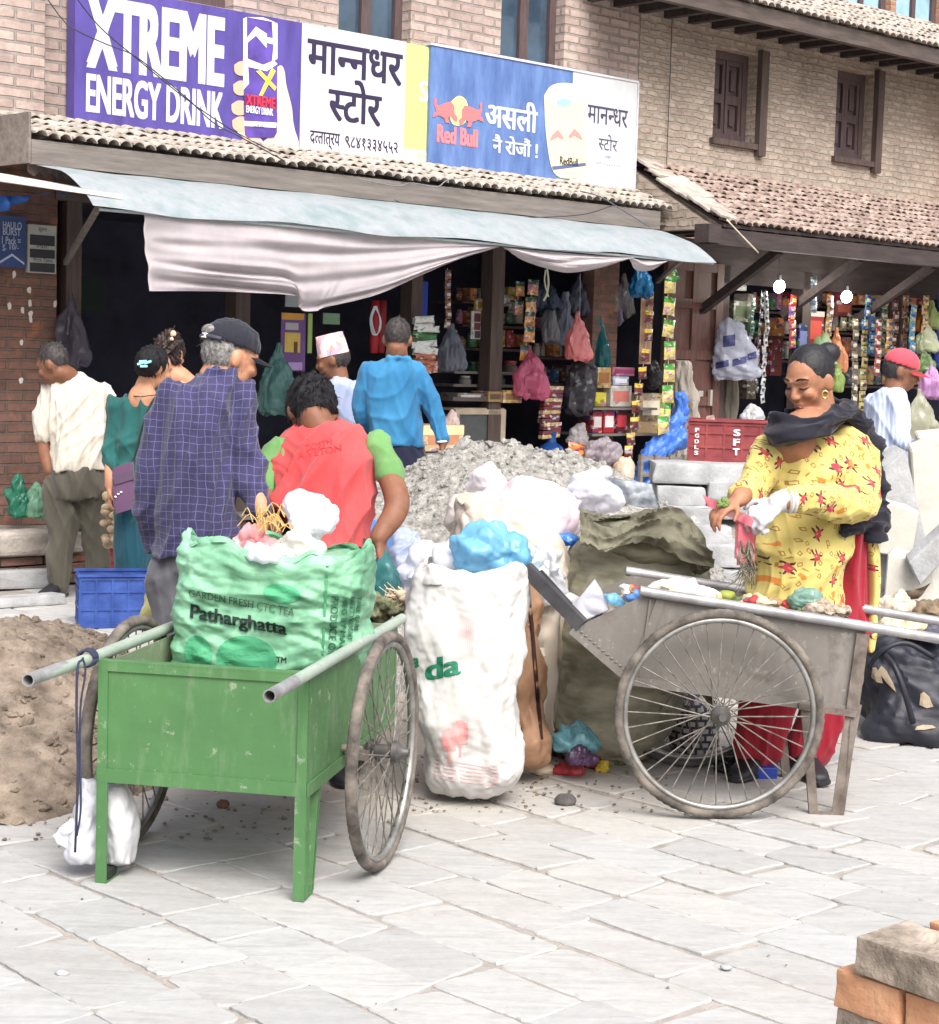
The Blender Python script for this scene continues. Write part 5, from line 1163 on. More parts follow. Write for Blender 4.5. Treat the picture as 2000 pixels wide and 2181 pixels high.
# ---- man in striped shirt, right
t = NT('striped_cloth'); v = t.coord(); sp = t.n('ShaderNodeSeparateXYZ', Vector=v); q_ = t.ramp(t.math('DIVIDE', t.math('PINGPONG', sp.outputs[0], .011), .011), [(.3, 0.), (.5, 1.)])
c = t.mix(t.math('MULTIPLY', q_, .55), srgb(206, 216, 234), srgb(140, 156, 196)); t.bs(Base_Color=c, Roughness=.85)
h = Body('man in a pale striped shirt and pink red cap at the right edge', 1890, 10.4, (.5, -.2), SKIN_C)
h.head(h.p(1921, 785, 0), (.92, -.15, -.28)); h.neck(h.p(1905, 830, 0), .055)
h.arm(h.p(1862, 855, .05), h.p(1856, 930, .06), h.p(1870, 985, .0)); h.arm(h.p(1915, 860, -.12), h.p(1918, 935, -.13), h.p(1948, 955, -.16)); h.hand(h.p(1948, 955, -.16), (.9, 0, -.3), (0, 0, -1), 1, .4)
h.leg(h.p(1870, 990), h.p(1872, 1090), h.g(1872, 0, .07)); h.leg(h.p(1915, 990), h.p(1918, 1090), h.g(1915, 0, .07))
bm = B(); hair_cap(h, bm, -.025, -.005, (.078, .085, .085)); h.hair(bm, HAIRS, .002); h.done()
bm = B(); h.torso(bm, [(1885, 1922, 822, 0, .07), (1862, 1930, 838, 0, .1), (1850, 1936, 870, 0, .125), (1844, 1934, 930, 0, .135), (1848, 1934, 985, 0, .135)]); h.limb(bm, [h.p(1866, 856, .06), h.p(1856, 930, .07), h.p(1868, 975, .04)], (.06, .055, .045)); h.limb(bm, [h.p(1908, 856, -.09), h.p(1914, 925, -.13), h.p(1936, 948, -.16)], (.062, .056, .045))
h.wear('shirt', bm, t.m, wr=.008, sc=8, seed=5)
bm = B(); h.torso(bm, [(1850, 1932, 970, 0, .12), (1852, 1932, 1020, 0, .12)]); h.limb(bm, [h.p(1872, 1010), h.p(1872, 1090), h.g(1872, 0, .05)], (.1, .08, .07)); h.limb(bm, [h.p(1912, 1010), h.p(1915, 1090), h.g(1915, 0, .05)], (.1, .08, .07)); h.wear('trousers', bm, cloth('trouser_slate', (60, 64, 78)))
q = h.q; bm = B(); ell(bm, q(0, -.01, .03), (.086, .104, .084), h.M3); b = remesh(bm, .008, 2)
for v in list(b.verts):
    if (v.co - h.hc).dot(h.hu) < .012: b.verts.remove(v)
bmesh.ops.solidify(b, geom=b.faces[:], thickness=.003); M_RCAP = cloth('cap_red', (226, 78, 96)); cp = obj('cap', b, M_RCAP, h.t, smooth=True)
bm = B(); g = []
for i in range(13):
    a = -1.15 + 2.3 * i / 12; g.append([bm.verts.new(q(math.sin(a) * .083, math.cos(a) * (.096 + .075 * j / 4), .014 - .014 * (j / 4) - .02 * abs(math.sin(a)) ** 2)) for j in range(5)])
for i in range(12):
    for j in range(4): bm.faces.new((g[i][j], g[i + 1][j], g[i + 1][j + 1], g[i][j + 1]))
bmesh.ops.solidify(bm, geom=bm.faces[:], thickness=.004); obj('brim', bm, M_RCAP, cp, smooth=50)
# ================================================================== SACKS, BAGS, CRATES, STONES
def bvh_of(o):
    dg = bpy.context.evaluated_depsgraph_get()
    M_ = WM[o.name]; me = o.data
    return BVHTree.FromPolygons([M_ @ v.co for v in me.vertices], [tuple(p.vertices) for p in me.polygons])
def wrap(parts, quad, target, mt, bold=0., off=.0025, name='lettering', shape=None):
    """print lettering on a crumpled skin: outline laid on the surface, following its folds"""
    bvh = bvh_of(target)
    if shape: b = B(); b.faces.new([b.verts.new((x, y, 0)) for x, y in shape])
    else: b = text_bm(parts, bold)
    bmesh.ops.triangulate(b, faces=b.faces[:])
    xs = [v.co.x for v in b.verts]; ys = [v.co.y for v in b.verts]; a0, a1, b0, b1 = min(xs), max(xs), min(ys), max(ys)
    if shape: a0, a1, b0, b1 = 0, 1, 0, 1
    for k in range(3):
        es = [e for e in b.edges if e.calc_length() > (a1 - a0) * .03]
        if es: bmesh.ops.subdivide_edges(b, edges=es, cuts=1); bmesh.ops.triangulate(b, faces=b.faces[:])
    q = [np.array(p, float) for p in quad]; o_ = V((0, 0, HCAM)); dead = []
    for v in b.verts:
        s, t_ = (v.co.x - a0) / (a1 - a0), (v.co.y - b0) / (b1 - b0)
        px = (q[0] * (1 - s) + q[1] * s) * (1 - t_) + (q[3] * (1 - s) + q[2] * s) * t_
        d = ray(px[0], px[1]).normalized(); hit = bvh.ray_cast(o_, d)
        if hit[0] is None: dead.append(v); v.co = o_
        else: v.co = hit[0] - d * (off + v.co.z)
    bmesh.ops.delete(b, geom=dead, context='VERTS')
    return obj(name, b, mt, target, normals=False)
def sack(name, label, cat, keys, mt, amp=.012, sc=9, seed=1, seg=150, n=120, pw=2.8, yaw=0., closed=False, rag=.03, group=None, fold=None, parent=None, st=(1, 1, 1)):
    """keys: (left px, right px, row px, depth, half thickness), top to bottom"""
    ks = []
    for xl, xr, y, Y, hd in keys:
        a, b = P(xl, y, Y), P(xr, y, Y); c = (a + b) / 2; w_ = (b - a).length / 2
        ks.append(np.array([c.x, c.y, c.z, w_, hd]))
    ks = catmull(ks, n); ca_, sa_ = math.cos(yaw), math.sin(yaw); rings = []
    for k in ks: rings.append((V(k[:3]), V((ca_, sa_, 0)) * max(k[3], .004), V((-sa_, ca_, 0)) * max(k[4], .004)))
    bm = B(); rr = loft(bm, rings, seg, True, pw)
    if not closed:
        bm.faces.ensure_lookup_table(); bmesh.ops.delete(bm, geom=[f for f in bm.faces if len(f.verts) > 6 and f.verts[0] in rr[0]], context='FACES_ONLY')
        inner = []
        for r_ in range(14):
            c, a, b = rings[min(int(r_ * 1.6), n - 1)]; row = [bm.verts.new(c + (v.co - (sum((w.co for w in rr[min(int(r_ * 1.6), n - 1)]), V()) / seg)) * .965) for v in rr[min(int(r_ * 1.6), n - 1)]]
            inner.append(row)
        for i in range(seg): bm.faces.new((rr[0][i], rr[0][(i + 1) % seg], inner[0][(i + 1) % seg], inner[0][i]))
        for k in range(13):
            for i in range(seg): bm.faces.new((inner[k][i], inner[k][(i + 1) % seg], inner[k + 1][(i + 1) % seg], inner[k + 1][i]))
        bm.faces.new(inner[-1])
        top = max(v.co.z for v in rr[0]); h_ = top - min(v.co.z for v in rr[-1])
        for v in bm.verts:
            e = max(0, 1 - (top - v.co.z) / (h_ * .22)); v.co.z += e * rag * noise.noise(V((v.co.x * 9, v.co.y * 9, seed)))
    bmesh.ops.recalc_face_normals(bm, faces=bm.faces)
    crumple(bm, amp, sc, seed, fold, st)
    o = obj(name, bm, mt, parent, smooth=34)
    return tag(o, label, cat, group) if label else o
def lump(name, label, cat, x, y, Y, rx, ry, mt, d=None, amp=.014, sc=13, seed=1, parent=None, flatb=False, knot=None, seg=84, base=ID):
    c = P(x, y, Y); s = Y / FPX; rx, ry = rx * s, ry * s; d = d or rx * .8
    bm = B(); ell(bm, c, (rx, d, ry), seg=seg)
    for v in bm.verts:
        q = v.co - c
        v.co += q.normalized() * (.22 * min(rx, ry)) * noise.noise(q * (1.4 / max(rx, ry)) + V((seed, 0, 0)))
        if flatb and q.z < -ry * .55: v.co.z = c.z - ry * .55
        if knot and q.z > ry * .55: v.co += V((0, 0, knot * ((q.z / ry - .55) / .45) ** 2))
    crumple(bm, amp, sc, seed)
    o = obj(name, bm, mt, parent, base=base, smooth=32)
    return tag(o, label, cat) if label else o
def woven(name, c, c2=None, bs=260): return mat(name, tuple(x * .72 for x in srgb(*c)), .6, .14, 5, .3, bs, .002, c2=tuple(x * .78 for x in c2) if c2 else None, spec=.35, crease=.3, csc=7)
M_WSACK = woven('woven_white', (214, 212, 208), srgb(226, 224, 222)); M_WPL = plastic((232, 232, 238), .93, .3); M_BPL = plastic((132, 196, 228), .85); M_PPL = plastic((236, 220, 226), .9)

# --- green tea sack in the cart
M_TEA = mat('tea_sack_green', srgb(84, 146, 108), .5, .3, 6, .3, 240, .002, c2=srgb(140, 192, 158), spec=.4, crease=.9, csc=10)
KS = [(402, 792, 1168, 5.50, .15), (392, 796, 1185, 5.50, .17), (384, 794, 1240, 5.50, .18), (378, 790, 1320, 5.50, .18), (376, 780, 1400, 5.50, .18), (386, 770, 1490, 5.50, .17), (400, 760, 1560, 5.50, .15)]
gs = sack('tea_sack', 'big green woven sack with black lettering standing in the green handcart', 'sack', KS, M_TEA, .011, 12, 4, 220, 180, 3.6, yaw=-.24, rag=.09, st=(.8, .8, 1.5))
bl = pm((22, 40, 34), .6, bump=0)
wrap('Patharghatta', [(404, 1325), (612, 1362), (610, 1325), (406, 1286)], gs, bl, bold=.035, off=.007)
wrap('GARDEN FRESH CTC TEA', [(402, 1270), (626, 1312), (628, 1296), (402, 1255)], gs, pm((60, 88, 66), .6, bump=0), bold=.01, off=.007)
for s_, x0, x1, y0, y1 in (('PRODUCE OF', 706, 722, 1270, 1395), ('MFG BY MAA', 730, 742, 1272, 1385), ('NETT WEIGHT', 748, 758, 1272, 1365), ('TAKE CARE', 762, 771, 1270, 1345)):
    wrap(s_, [(x0, y0), (x0 - 8, y1), (x1 - 8, y1), (x1, y0)], gs, pm((40, 92, 66), .6, bump=0), bold=.02, off=.007)
wrap('TM', [(588, 1410), (610, 1412), (610, 1400), (588, 1398)], gs, bl, bold=.02)
circ = [(.5 + .5 * math.cos(t), .5 + .5 * math.sin(t)) for t in [i * PI / 12 for i in range(25)]] + [(.5 + .46 * math.cos(t), .5 + .46 * math.sin(t)) for t in [-i * PI / 12 for i in range(25)]]
for q in ((392, 452, 1350, 1425), (460, 590, 1350, 1450), (560, 640, 1240, 1280)): wrap(None, [(q[0], q[3]), (q[1], q[3] + 8), (q[1], q[2] + 8), (q[0], q[2])], gs, pm((70, 150, 108), .6, bump=0), shape=circ, name='ring_mark')
wrap(None, [(683, 1420), (688, 1420), (700, 1205), (694, 1205)], gs, pm((64, 132, 92), .6), shape=[(0, 0), (1, 0), (1, 1), (0, 1)], name='seam')
lump('plastic_bag', 'crumpled white plastic bag piled highest on the green sack', 'plastic bag', 668, 1102, 5.5, 64, 56, M_WPL, seed=3, amp=.034, sc=7, seg=110)
lump('plastic_bag', 'lower milky white plastic bag at the mouth of the green sack', 'plastic bag', 632, 1160, 5.42, 58, 40, plastic((240, 236, 230), .9), seed=7, amp=.028, sc=9, seg=100)
lump('plastic_bag', 'ragged pink and white plastic bag at the mouth of the green sack', 'plastic bag', 545, 1160, 5.45, 42, 34, plastic((240, 176, 180), .9), seed=5, amp=.03, sc=16)
lump('plastic_bag', 'small white scrap bag below the pink one in the green sack', 'plastic bag', 560, 1182, 5.36, 48, 20, M_WPL, seed=12, amp=.02)
bm = B()
for k in range(26):
    a = P(R.uniform(520, 610), R.uniform(1110, 1135), 5.4 + R.uniform(-.03, .05)); b = a + V((R.uniform(-.09, .09), R.uniform(-.03, .03), R.uniform(-.02, .05))); m = (a + b) / 2 + V((0, 0, R.uniform(.01, .05)))
    tube(bm, [V(q) for q in catmull([a, m, b], 7)], .0016, 5)
tag(obj('straw', bm, pm((206, 172, 110), .8)), 'dry straw fibres sticking up beside the pink bag', 'straw')
# white bags tied at the left leg
wb = thing('plastic_sack', 'white plastic sack hanging off the left leg of the green handcart', 'sack', P(200, 1830, 5.06))
sack('left_fold', None, None, [(180, 205, 1660, 5.06, .02), (172, 212, 1690, 5.06, .05), (160, 212, 1740, 5.06, .06), (140, 214, 1790, 5.05, .06), (152, 212, 1828, 5.04, .05), (170, 205, 1836, 5.04, .02)], M_WPL, .014, 13, 4, 60, 60, 2.2, closed=True, parent=wb)
sack('right_fold', None, None, [(226, 262, 1660, 5.05, .03), (222, 276, 1680, 5.05, .05), (222, 286, 1730, 5.05, .06), (224, 292, 1775, 5.05, .06), (228, 285, 1830, 5.05, .05), (240, 278, 1842, 5.05, .02)], woven('poly_white', (224, 224, 228)), .008, 11, 6, 60, 60, 2.4, closed=True, parent=wb)
sack('tail', None, None, [(150, 165, 1745, 5.04, .01), (122, 160, 1765, 5.04, .02), (108, 150, 1780, 5.04, .015), (125, 160, 1800, 5.04, .02), (140, 165, 1815, 5.04, .01)], M_WPL, .012, 18, 9, 40, 40, 2, closed=True, parent=wb)
# --- central sacks
M_BROWN = woven('woven_brown', (150, 112, 84), srgb(176, 138, 108)); M_OLIVE = mat('olive_sack', tuple(x * .85 for x in srgb(124, 121, 100)), .75, .4, 4, .4, 200, .003, c2=tuple(x * .92 for x in srgb(172, 168, 146)), st=(1, 1, 3.2), crease=.45, csc=5)
ws = sack('woven_sack', 'tall white woven sack with green lettering standing between the handcarts', 'sack',
     [(905, 1112, 1200, 6.1, .13), (884, 1122, 1222, 6.1, .15), (870, 1120, 1290, 6.1, .16), (868, 1112, 1370, 6.09, .17), (880, 1098, 1450, 6.08, .17), (894, 1104, 1540, 6.08, .17), (906, 1114, 1600, 6.08, .165), (914, 1104, 1650, 6.07, .14), (935, 1086, 1678, 6.07, .09), (985, 1064, 1688, 6.07, .03)], M_WSACK, .018, 7.5, 11, 200, 170, 2.9, rag=.06)
gr = pm((30, 112, 84), .6, bump=0)
wrap('da', [(905, 1452), (982, 1436), (980, 1392), (905, 1404)], ws, gr, bold=.04)
wrap('a', [(878, 1424), (893, 1420), (893, 1400), (878, 1402)], ws, gr, bold=.04)
M_PRN = pm((216, 150, 148), .7, bump=0)
for x, y, rx, ry in ((956, 1575, 16, 24), (980, 1560, 18, 26)):
    for k in range(5): wrap(None, [(x - rx, y + ry - k * ry * .4), (x + rx, y + ry - k * ry * .4), (x + rx, y + ry - k * ry * .4 - 5), (x - rx, y + ry - k * ry * .4 - 5)], ws, M_PRN, shape=[(.1 + .08 * k % .2, 0), (1, .3), (.95, 1), (0, .8)], name='tree_print')
    wrap(None, [(x - rx, y + ry), (x + rx, y + ry), (x + rx, y - ry), (x - rx, y - ry)], ws, M_PRN, shape=circ, name='tree_print')
    wrap(None, [(x - 2, y + ry + 26), (x + 2, y + ry + 26), (x + 2, y), (x - 2, y)], ws, M_PRN, shape=[(0, 0), (1, 0), (1, 1), (0, 1)], name='tree_print')
for k in range(9): wrap(None, [(974 + k * 4, 1388), (975 + k * 4, 1388), (980 + k * 4, 1305 + k * 2), (978.5 + k * 4, 1305 + k * 2)], ws, pm((206, 170, 168), .7, bump=0), shape=[(0, 0), (1, 0), (1, 1), (0, 1)], name='line_print')
for k in range(6): wrap(None, [(905, 1612 + k * 9), (1062, 1640 + k * 7), (1062, 1637 + k * 7), (905, 1609 + k * 9)], ws, pm((200, 172, 172), .7, bump=0), shape=[(0, 0), (1, 0), (1, 1), (0, 1)], name='line_print')
sack('woven_sack', 'brown woven sack with a dark seam leaning behind the white one', 'sack', [(1085, 1145, 1225, 6.5, .1), (1082, 1150, 1290, 6.48, .13), (1080, 1152, 1380, 6.46, .14), (1078, 1158, 1480, 6.44, .15), (1076, 1168, 1570, 6.42, .16), (1080, 1168, 1605, 6.42, .14), (1092, 1140, 1622, 6.42, .06)], M_BROWN, .016, 8, 5, 80, 90, 2.6)
bs = bpy.data.objects['woven_sack.001']
wrap(None, [(1152, 1575), (1158, 1575), (1130, 1268), (1124, 1268)], bs, pm((52, 30, 24), .8), shape=[(0, 0), (.9, .0), (.4, .2), (1.1, .4), (.5, .6), (1.2, .8), (1, 1), (0, 1), (.1, .8), (-.4, .6), (.0, .4), (-.5, .2)], name='seam')
ol = thing('stuffed_sack', 'bulging olive grey sack with a slumped folded top behind the rusty handcart', 'sack', P(1250, 1600, 6.75))
sack('sack_body', None, None, [(1232, 1470, 1150, 6.9, .2), (1200, 1500, 1200, 6.9, .25), (1170, 1500, 1290, 6.9, .28), (1156, 1480, 1380, 6.9, .29), (1152, 1450, 1470, 6.88, .30), (1160, 1420, 1550, 6.86, .29), (1190, 1380, 1605, 6.85, .22), (1260, 1330, 1615, 6.85, .1)], M_OLIVE, .018, 7, 8, 170, 150, 2.5, closed=True, parent=ol)
sack('folded_top', None, None, [(1262, 1350, 1098, 6.9, .05), (1250, 1420, 1108, 6.9, .12), (1246, 1455, 1135, 6.88, .2), (1250, 1475, 1160, 6.87, .24), (1262, 1480, 1185, 6.86, .2), (1330, 1470, 1200, 6.86, .1)], M_OLIVE, .014, 8, 14, 120, 100, 2.2, closed=True, parent=ol)
def drape(name, A, B, YA, YB, bulge, amp, mt, parent, seed=1, nu=130, nv=44, th=.007):
    a_ = catmull([(*p, YA) for p in A], nu); b_ = catmull([(*p, YB) for p in B], nu); bm = bmesh.new(); g = []
    for i in range(nu):
        row = []
        for j in range(nv):
            q = j / (nv - 1); px = a_[i] * (1 - q) + b_[i] * q; p = P(px[0], px[1], px[2]); p.y -= bulge * math.sin(q * PI * .85); s_ = i / nu
            ph = q * 9 + 3.2 * noise.noise(V((s_ * 3.2, q * 1.3, seed))) + s_ * 2.5; k = (1 - abs(math.sin(ph))) ** 1.5 - .35
            p.y -= amp * k * (.6 + .9 * noise.noise(V((s_ * 5, q * 3, seed + 5)))); p.z += amp * .5 * k + .006 * noise.noise(V((s_ * 26, q * 6, seed)))
            p.y -= .012 * ridge(V((s_ * 11, q * 5, seed + 9))); row.append(bm.verts.new(p))
        g.append(row)
    for i in range(nu - 1):
        for j in range(nv - 1): bm.faces.new((g[i][j], g[i + 1][j], g[i + 1][j + 1], g[i][j + 1]))
    bmesh.ops.solidify(bm, geom=bm.faces[:], thickness=th); return obj(name, bm, mt, parent, smooth=50)
drape('mouth_flap', [(1234, 1092), (1262, 1108), (1320, 1100), (1380, 1082), (1440, 1076), (1478, 1110), (1500, 1150)], [(1232, 1158), (1262, 1166), (1300, 1172), (1345, 1154), (1400, 1158), (1462, 1190), (1518, 1200)], 6.84, 6.60, .09, .05, M_OLIVE, ol, 3)
drape('mouth_flap', [(1240, 1082), (1275, 1092), (1310, 1098), (1350, 1094)], [(1236, 1120), (1262, 1110), (1300, 1104), (1340, 1098)], 6.90, 6.80, .02, .01, M_OLIVE, ol, 7, 50, 16)
drape('mouth_flap', [(1470, 1120), (1490, 1150), (1508, 1185), (1520, 1200)], [(1462, 1190), (1470, 1215), (1490, 1222), (1518, 1206)], 6.66, 6.66, .02, .01, M_OLIVE, ol, 5, 40, 16)
lump('plastic_bag', 'bright blue plastic bag stuffed in the mouth of the white sack', 'plastic bag', 1040, 1172, 6.15, 84, 50, M_BPL, d=.11, amp=.034, sc=9, seed=4, seg=110)
sack('woven_sack', 'grubby white sack slumped behind the bright blue bag', 'sack', [(972, 1010, 1062, 6.75, .05), (964, 1120, 1090, 6.75, .12), (962, 1190, 1130, 6.75, .16), (965, 1216, 1180, 6.75, .18), (1000, 1212, 1240, 6.75, .2), (1020, 1200, 1330, 6.75, .2), (1040, 1190, 1560, 6.75, .18), (1060, 1150, 1620, 6.75, .1)], woven('woven_cream', (222, 214, 204), srgb(206, 190, 168)), .026, 7, 17, 110, 100, 2.6, closed=True)
lump('plastic_bag', 'big translucent pinkish white bag on top of the sacks', 'plastic bag', 1125, 1085, 7.0, 112, 68, M_PPL, d=.16, amp=.018, sc=9, seed=9, seg=90)
lump('plastic_bag', 'clear milky plastic bag beside the upper left of the white sack', 'plastic bag', 905, 1225, 6.35, 52, 66, plastic((226, 228, 242), .8), d=.1, amp=.02, sc=10, seed=13, seg=72)
lump('plastic_bag', 'white plastic bag with a knotted tail leaning on the gravel', 'plastic bag', 1268, 1050, 7.4, 62, 42, M_WPL, d=.1, amp=.02, sc=10, seed=21)
bm = B(); tube(bm, [P(1262, 1030, 7.4), P(1275, 1012, 7.38), P(1288, 1006, 7.38)], [.03, .022, .028], 12, rounded=True); crumple(bm, .01, 25, 2); tail = obj('knot', bm, M_WPL, bpy.data.objects['plastic_bag.006'] if 'plastic_bag.006' in bpy.data.objects else None, smooth=True)
lump('plastic_bag', 'flattened blue plastic bag peeping out under the pinkish bag', 'plastic bag', 1200, 1150, 6.9, 36, 16, plastic((84, 150, 226), .95), amp=.012, seed=31)
for k, (x, y, Y, rx, ry, c, al, lb) in enumerate(((1010, 1095, 6.9, 44, 40, (226, 220, 214), .95, 'grubby white scrap bag at the upper left of the sacks'), (1165, 1215, 6.55, 40, 60, (222, 226, 232), .85, 'clear white plastic crushed between the white and olive sacks'), (870, 1180, 6.6, 40, 46, (206, 218, 240), .75, 'pale blue tinted clear plastic behind the milky bag'), (1105, 1190, 6.3, 46, 30, (214, 230, 236), .85, 'pale crumpled plastic right of the bright blue bag'), (960, 1190, 6.28, 34, 22, (236, 236, 240), .93, 'white plastic tuft left of the bright blue bag'), (1200, 1100, 7.1, 50, 44, (232, 226, 232), .85, 'pale plastic bag behind the olive sack'), (1050, 1040, 7.3, 46, 34, (240, 234, 236), .8, 'white translucent bag at the peak of the sack heap'))):
    lump('plastic_bag', lb, 'plastic bag', x, y, Y, rx, ry, plastic(c, al), d=.09, amp=.03, sc=11, seed=k + 41, seg=90)
# tarpaulin strip over the gravel foot
bm = B(); g = []
for i in range(40):
    s = i / 39; a = P(782 + 110 * s, 1098 + 66 * s, 7.3 - .5 * s); b = P(790 + 100 * s, 1150 + 60 * s, 7.1 - .5 * s); row = []
    for j in range(14): p = a.lerp(b, j / 13); p.y += .03 * noise.noise(p * 12); p.z += .02 * noise.noise(p * 9); row.append(bm.verts.new(p))
    g.append(row)
for i in range(39):
    for j in range(13): bm.faces.new((g[i][j], g[i + 1][j], g[i + 1][j + 1], g[i][j + 1]))
bmesh.ops.solidify(bm, geom=bm.faces[:], thickness=.004)
tag(obj('tarpaulin', bm, pm((120, 172, 235), .4), smooth=True), 'light blue plastic sheet at the left foot of the gravel heap', 'tarpaulin')
def crinkled(name, label, cat, quad, Y, mt, amp=.03, seed=1, n=26, dY=0.):
    bm = B(); g = []; q = [np.array(p, float) for p in quad]
    for i in range(n):
        row = []
        for j in range(n):
            s, t_ = i / (n - 1), j / (n - 1); px = (q[0] * (1 - s) + q[1] * s) * (1 - t_) + (q[3] * (1 - s) + q[2] * s) * t_
            p = P(px[0], px[1], Y + dY * t_); k = noise.noise_vector(p * 9 + V((seed * 3, 0, 0))); p += V((k.x * .3, k.y, k.z * .3)) * amp * 2; p.y += amp * ridge(p * 14 + V((seed, 0, 0))); row.append(bm.verts.new(p))
        g.append(row)
    for i in range(n - 1):
        for j in range(n - 1): bm.faces.new((g[i][j], g[i + 1][j], g[i + 1][j + 1], g[i][j + 1]))
    bmesh.ops.solidify(bm, geom=bm.faces[:], thickness=.002)
    return tag(obj(name, bm, mt, smooth=True), label, cat)
crinkled('newspaper', 'crumpled grey printed paper lying right of the knotted white bag', 'paper', [(1300, 1070), (1410, 1085), (1390, 1030), (1295, 1018)], 7.6, mat('newsprint', srgb(206, 212, 218), .9, .25, 40, .2), .02, 4)
crinkled('cardboard', 'pale card scraps on the slope of the gravel heap', 'cardboard', [(1180, 1062), (1260, 1075), (1250, 1045), (1190, 1040)], 7.7, pm((226, 222, 214), .8), .02, 9)
# --- bags in hands
lump('plastic_bag', 'teal plastic bag of greens held by the man in the red T-shirt', 'plastic bag', 822, 1250, 6.28, 34, 66, plastic((72, 140, 142), .72), d=.06, amp=.016, sc=13, seed=6, knot=.03)
lump('green_leaves', 'limp green leaves and roots showing low in the teal bag', 'greens', 824, 1290, 6.22, 38, 26, mat('limp_greens', (.07, .09, .04), .8, .5, 30, .6, 60, c2=(.24, .24, .14)), d=.05, amp=.02, sc=24, seed=3)
bm = B()
for k in range(40):
    a = P(R.uniform(850, 872), R.uniform(1262, 1300), 6.2); tube(bm, [a, a + V((R.uniform(-.06, .05), R.uniform(-.02, .02), R.uniform(-.03, .04))), a + V((R.uniform(-.11, .06), R.uniform(-.02, .02), R.uniform(-.05, .06)))], [.004, .002, .001], 5)
for k in range(5): ell(bm, P(R.uniform(852, 878), R.uniform(1255, 1300), 6.18), (.016, .012, .014), seg=10)
tag(obj('garlic_roots', bm, pm((206, 186, 160), .8)), 'tangle of pale dry roots on the rear rim of the green handcart', 'roots')
sack('plastic_bag', 'small pink carrier bag dangling from the blue pullover man’s hand', 'plastic bag', [(938, 948, 968, 10.46, .01), (930, 950, 990, 10.46, .04), (915, 956, 1015, 10.46, .07), (905, 962, 1050, 10.46, .08), (912, 955, 1075, 10.46, .05)], plastic((238, 150, 158), .9), .012, 10, 3, 40, 40, 2.2, closed=True)
pk = thing('plastic_bag', 'torn pink plastic bag of roots in the yellow-tunic woman’s hands', 'plastic bag', P(1590, 1190, 6.22))
M_PKF = plastic((240, 150, 165), .72)
o_ = crinkled('mouth', None, None, [(1508, 1082), (1612, 1128), (1602, 1100), (1500, 1058)], 6.24, M_PKF, .016, 3); o_.parent = pk; o_.matrix_parent_inverse = WM[pk.name].inverted()
o_ = crinkled('pouch', None, None, [(1570, 1200), (1606, 1196), (1616, 1112), (1572, 1108)], 6.24, M_PKF, .02, 5); o_.parent = pk; o_.matrix_parent_inverse = WM[pk.name].inverted()
o_ = crinkled('pouch_back', None, None, [(1566, 1192), (1608, 1200), (1610, 1118), (1568, 1112)], 6.29, M_PKF, .02, 8); o_.parent = pk; o_.matrix_parent_inverse = WM[pk.name].inverted()
bm = B()
for k in range(46):
    a = P(R.uniform(1576, 1602), R.uniform(1150, 1200), 6.24); tube(bm, [a, a + V((R.uniform(-.02, .02), R.uniform(-.015, .015), -.04)), a + V((R.uniform(-.045, .03), R.uniform(-.02, .02), R.uniform(-.11, -.05)))], [.004, .0025, .001], 5)
tag(obj('root_bunch', bm, mat('muddy_roots', (.10, .085, .06), .9, .5, 40, c2=(.25, .22, .16))), 'muddy stringy roots hanging out of the torn pink bag', 'roots')
bm = B()
for k in range(9): ell(bm, P(R.uniform(1532, 1556), R.uniform(1064, 1078), 6.24), (.014, .01, .008), Matrix.Rotation(R.uniform(0, 3), 3, 'Y'), 8)
tag(obj('vegetable_scraps', bm, pm((110, 130, 70), .7)), 'few green vegetable scraps on top of the torn pink bag', 'scraps')
# --- rubbish in the rusty cart
M_CARD = pm((196, 176, 150), .85); M_SCRAP = mat('mixed_scraps', (.12, .10, .08), .9, .6, 16, .8, 70, .02, c2=(.36, .31, .25))
bm = B(); g = []
for i in range(60):
    row = []
    for j in range(26):
        s, t_ = i / 59, j / 25; a, b = P(1290, 1318, YN), P(1826, 1352, YN); p = a.lerp(b, s) + V((0, .02 + (YF - YN - .04) * t_, 0)); p.z += .03 * noise.noise(p * 7) + .03 * ridge(p * 16) - .015 + .03 * math.sin(s * PI); row.append(bm.verts.new(p))
    g.append(row)
for i in range(59):
    for j in range(25): bm.faces.new((g[i][j], g[i + 1][j], g[i + 1][j + 1], g[i][j + 1]))
tag(obj('rubbish', bm, M_SCRAP, smooth=True), 'layer of mixed brown rubbish filling the rusty handcart', 'rubbish', kind='stuff')
lump('plastic_bag', 'pink-tinged white bag lying on the rubbish in the rusty handcart', 'plastic bag', 1440, 1258, 6.2, 62, 24, plastic((244, 224, 226), .95), amp=.016, seed=2)
lump('plastic_bag', 'sea green bag of scraps at the handle end of the rusty handcart', 'plastic bag', 1715, 1280, 6.2, 36, 26, plastic((140, 178, 164), .9), amp=.014, sc=18, seed=8)
lump('plastic_bag', 'small bright blue bag near the scoop of the rusty handcart', 'plastic bag', 1305, 1278, 6.3, 22, 16, M_BPL, amp=.01, seed=3)
lump('plastic_bag', 'tiny blue wrapper on the near rim of the rusty handcart', 'plastic bag', 1345, 1268, 6.25, 16, 12, plastic((110, 160, 220), .95), amp=.008, seed=14)
lump('corn_husk', 'curled green husk lying on the rubbish in the rusty handcart', 'husk', 1540, 1266, 6.15, 22, 11, pm((136, 146, 60), .6), amp=.005, seed=5)
lump('paper_scrap', 'white paper scrap left of the green husk', 'paper', 1512, 1268, 6.14, 26, 13, pm((226, 222, 212), .8), amp=.01, seed=6)
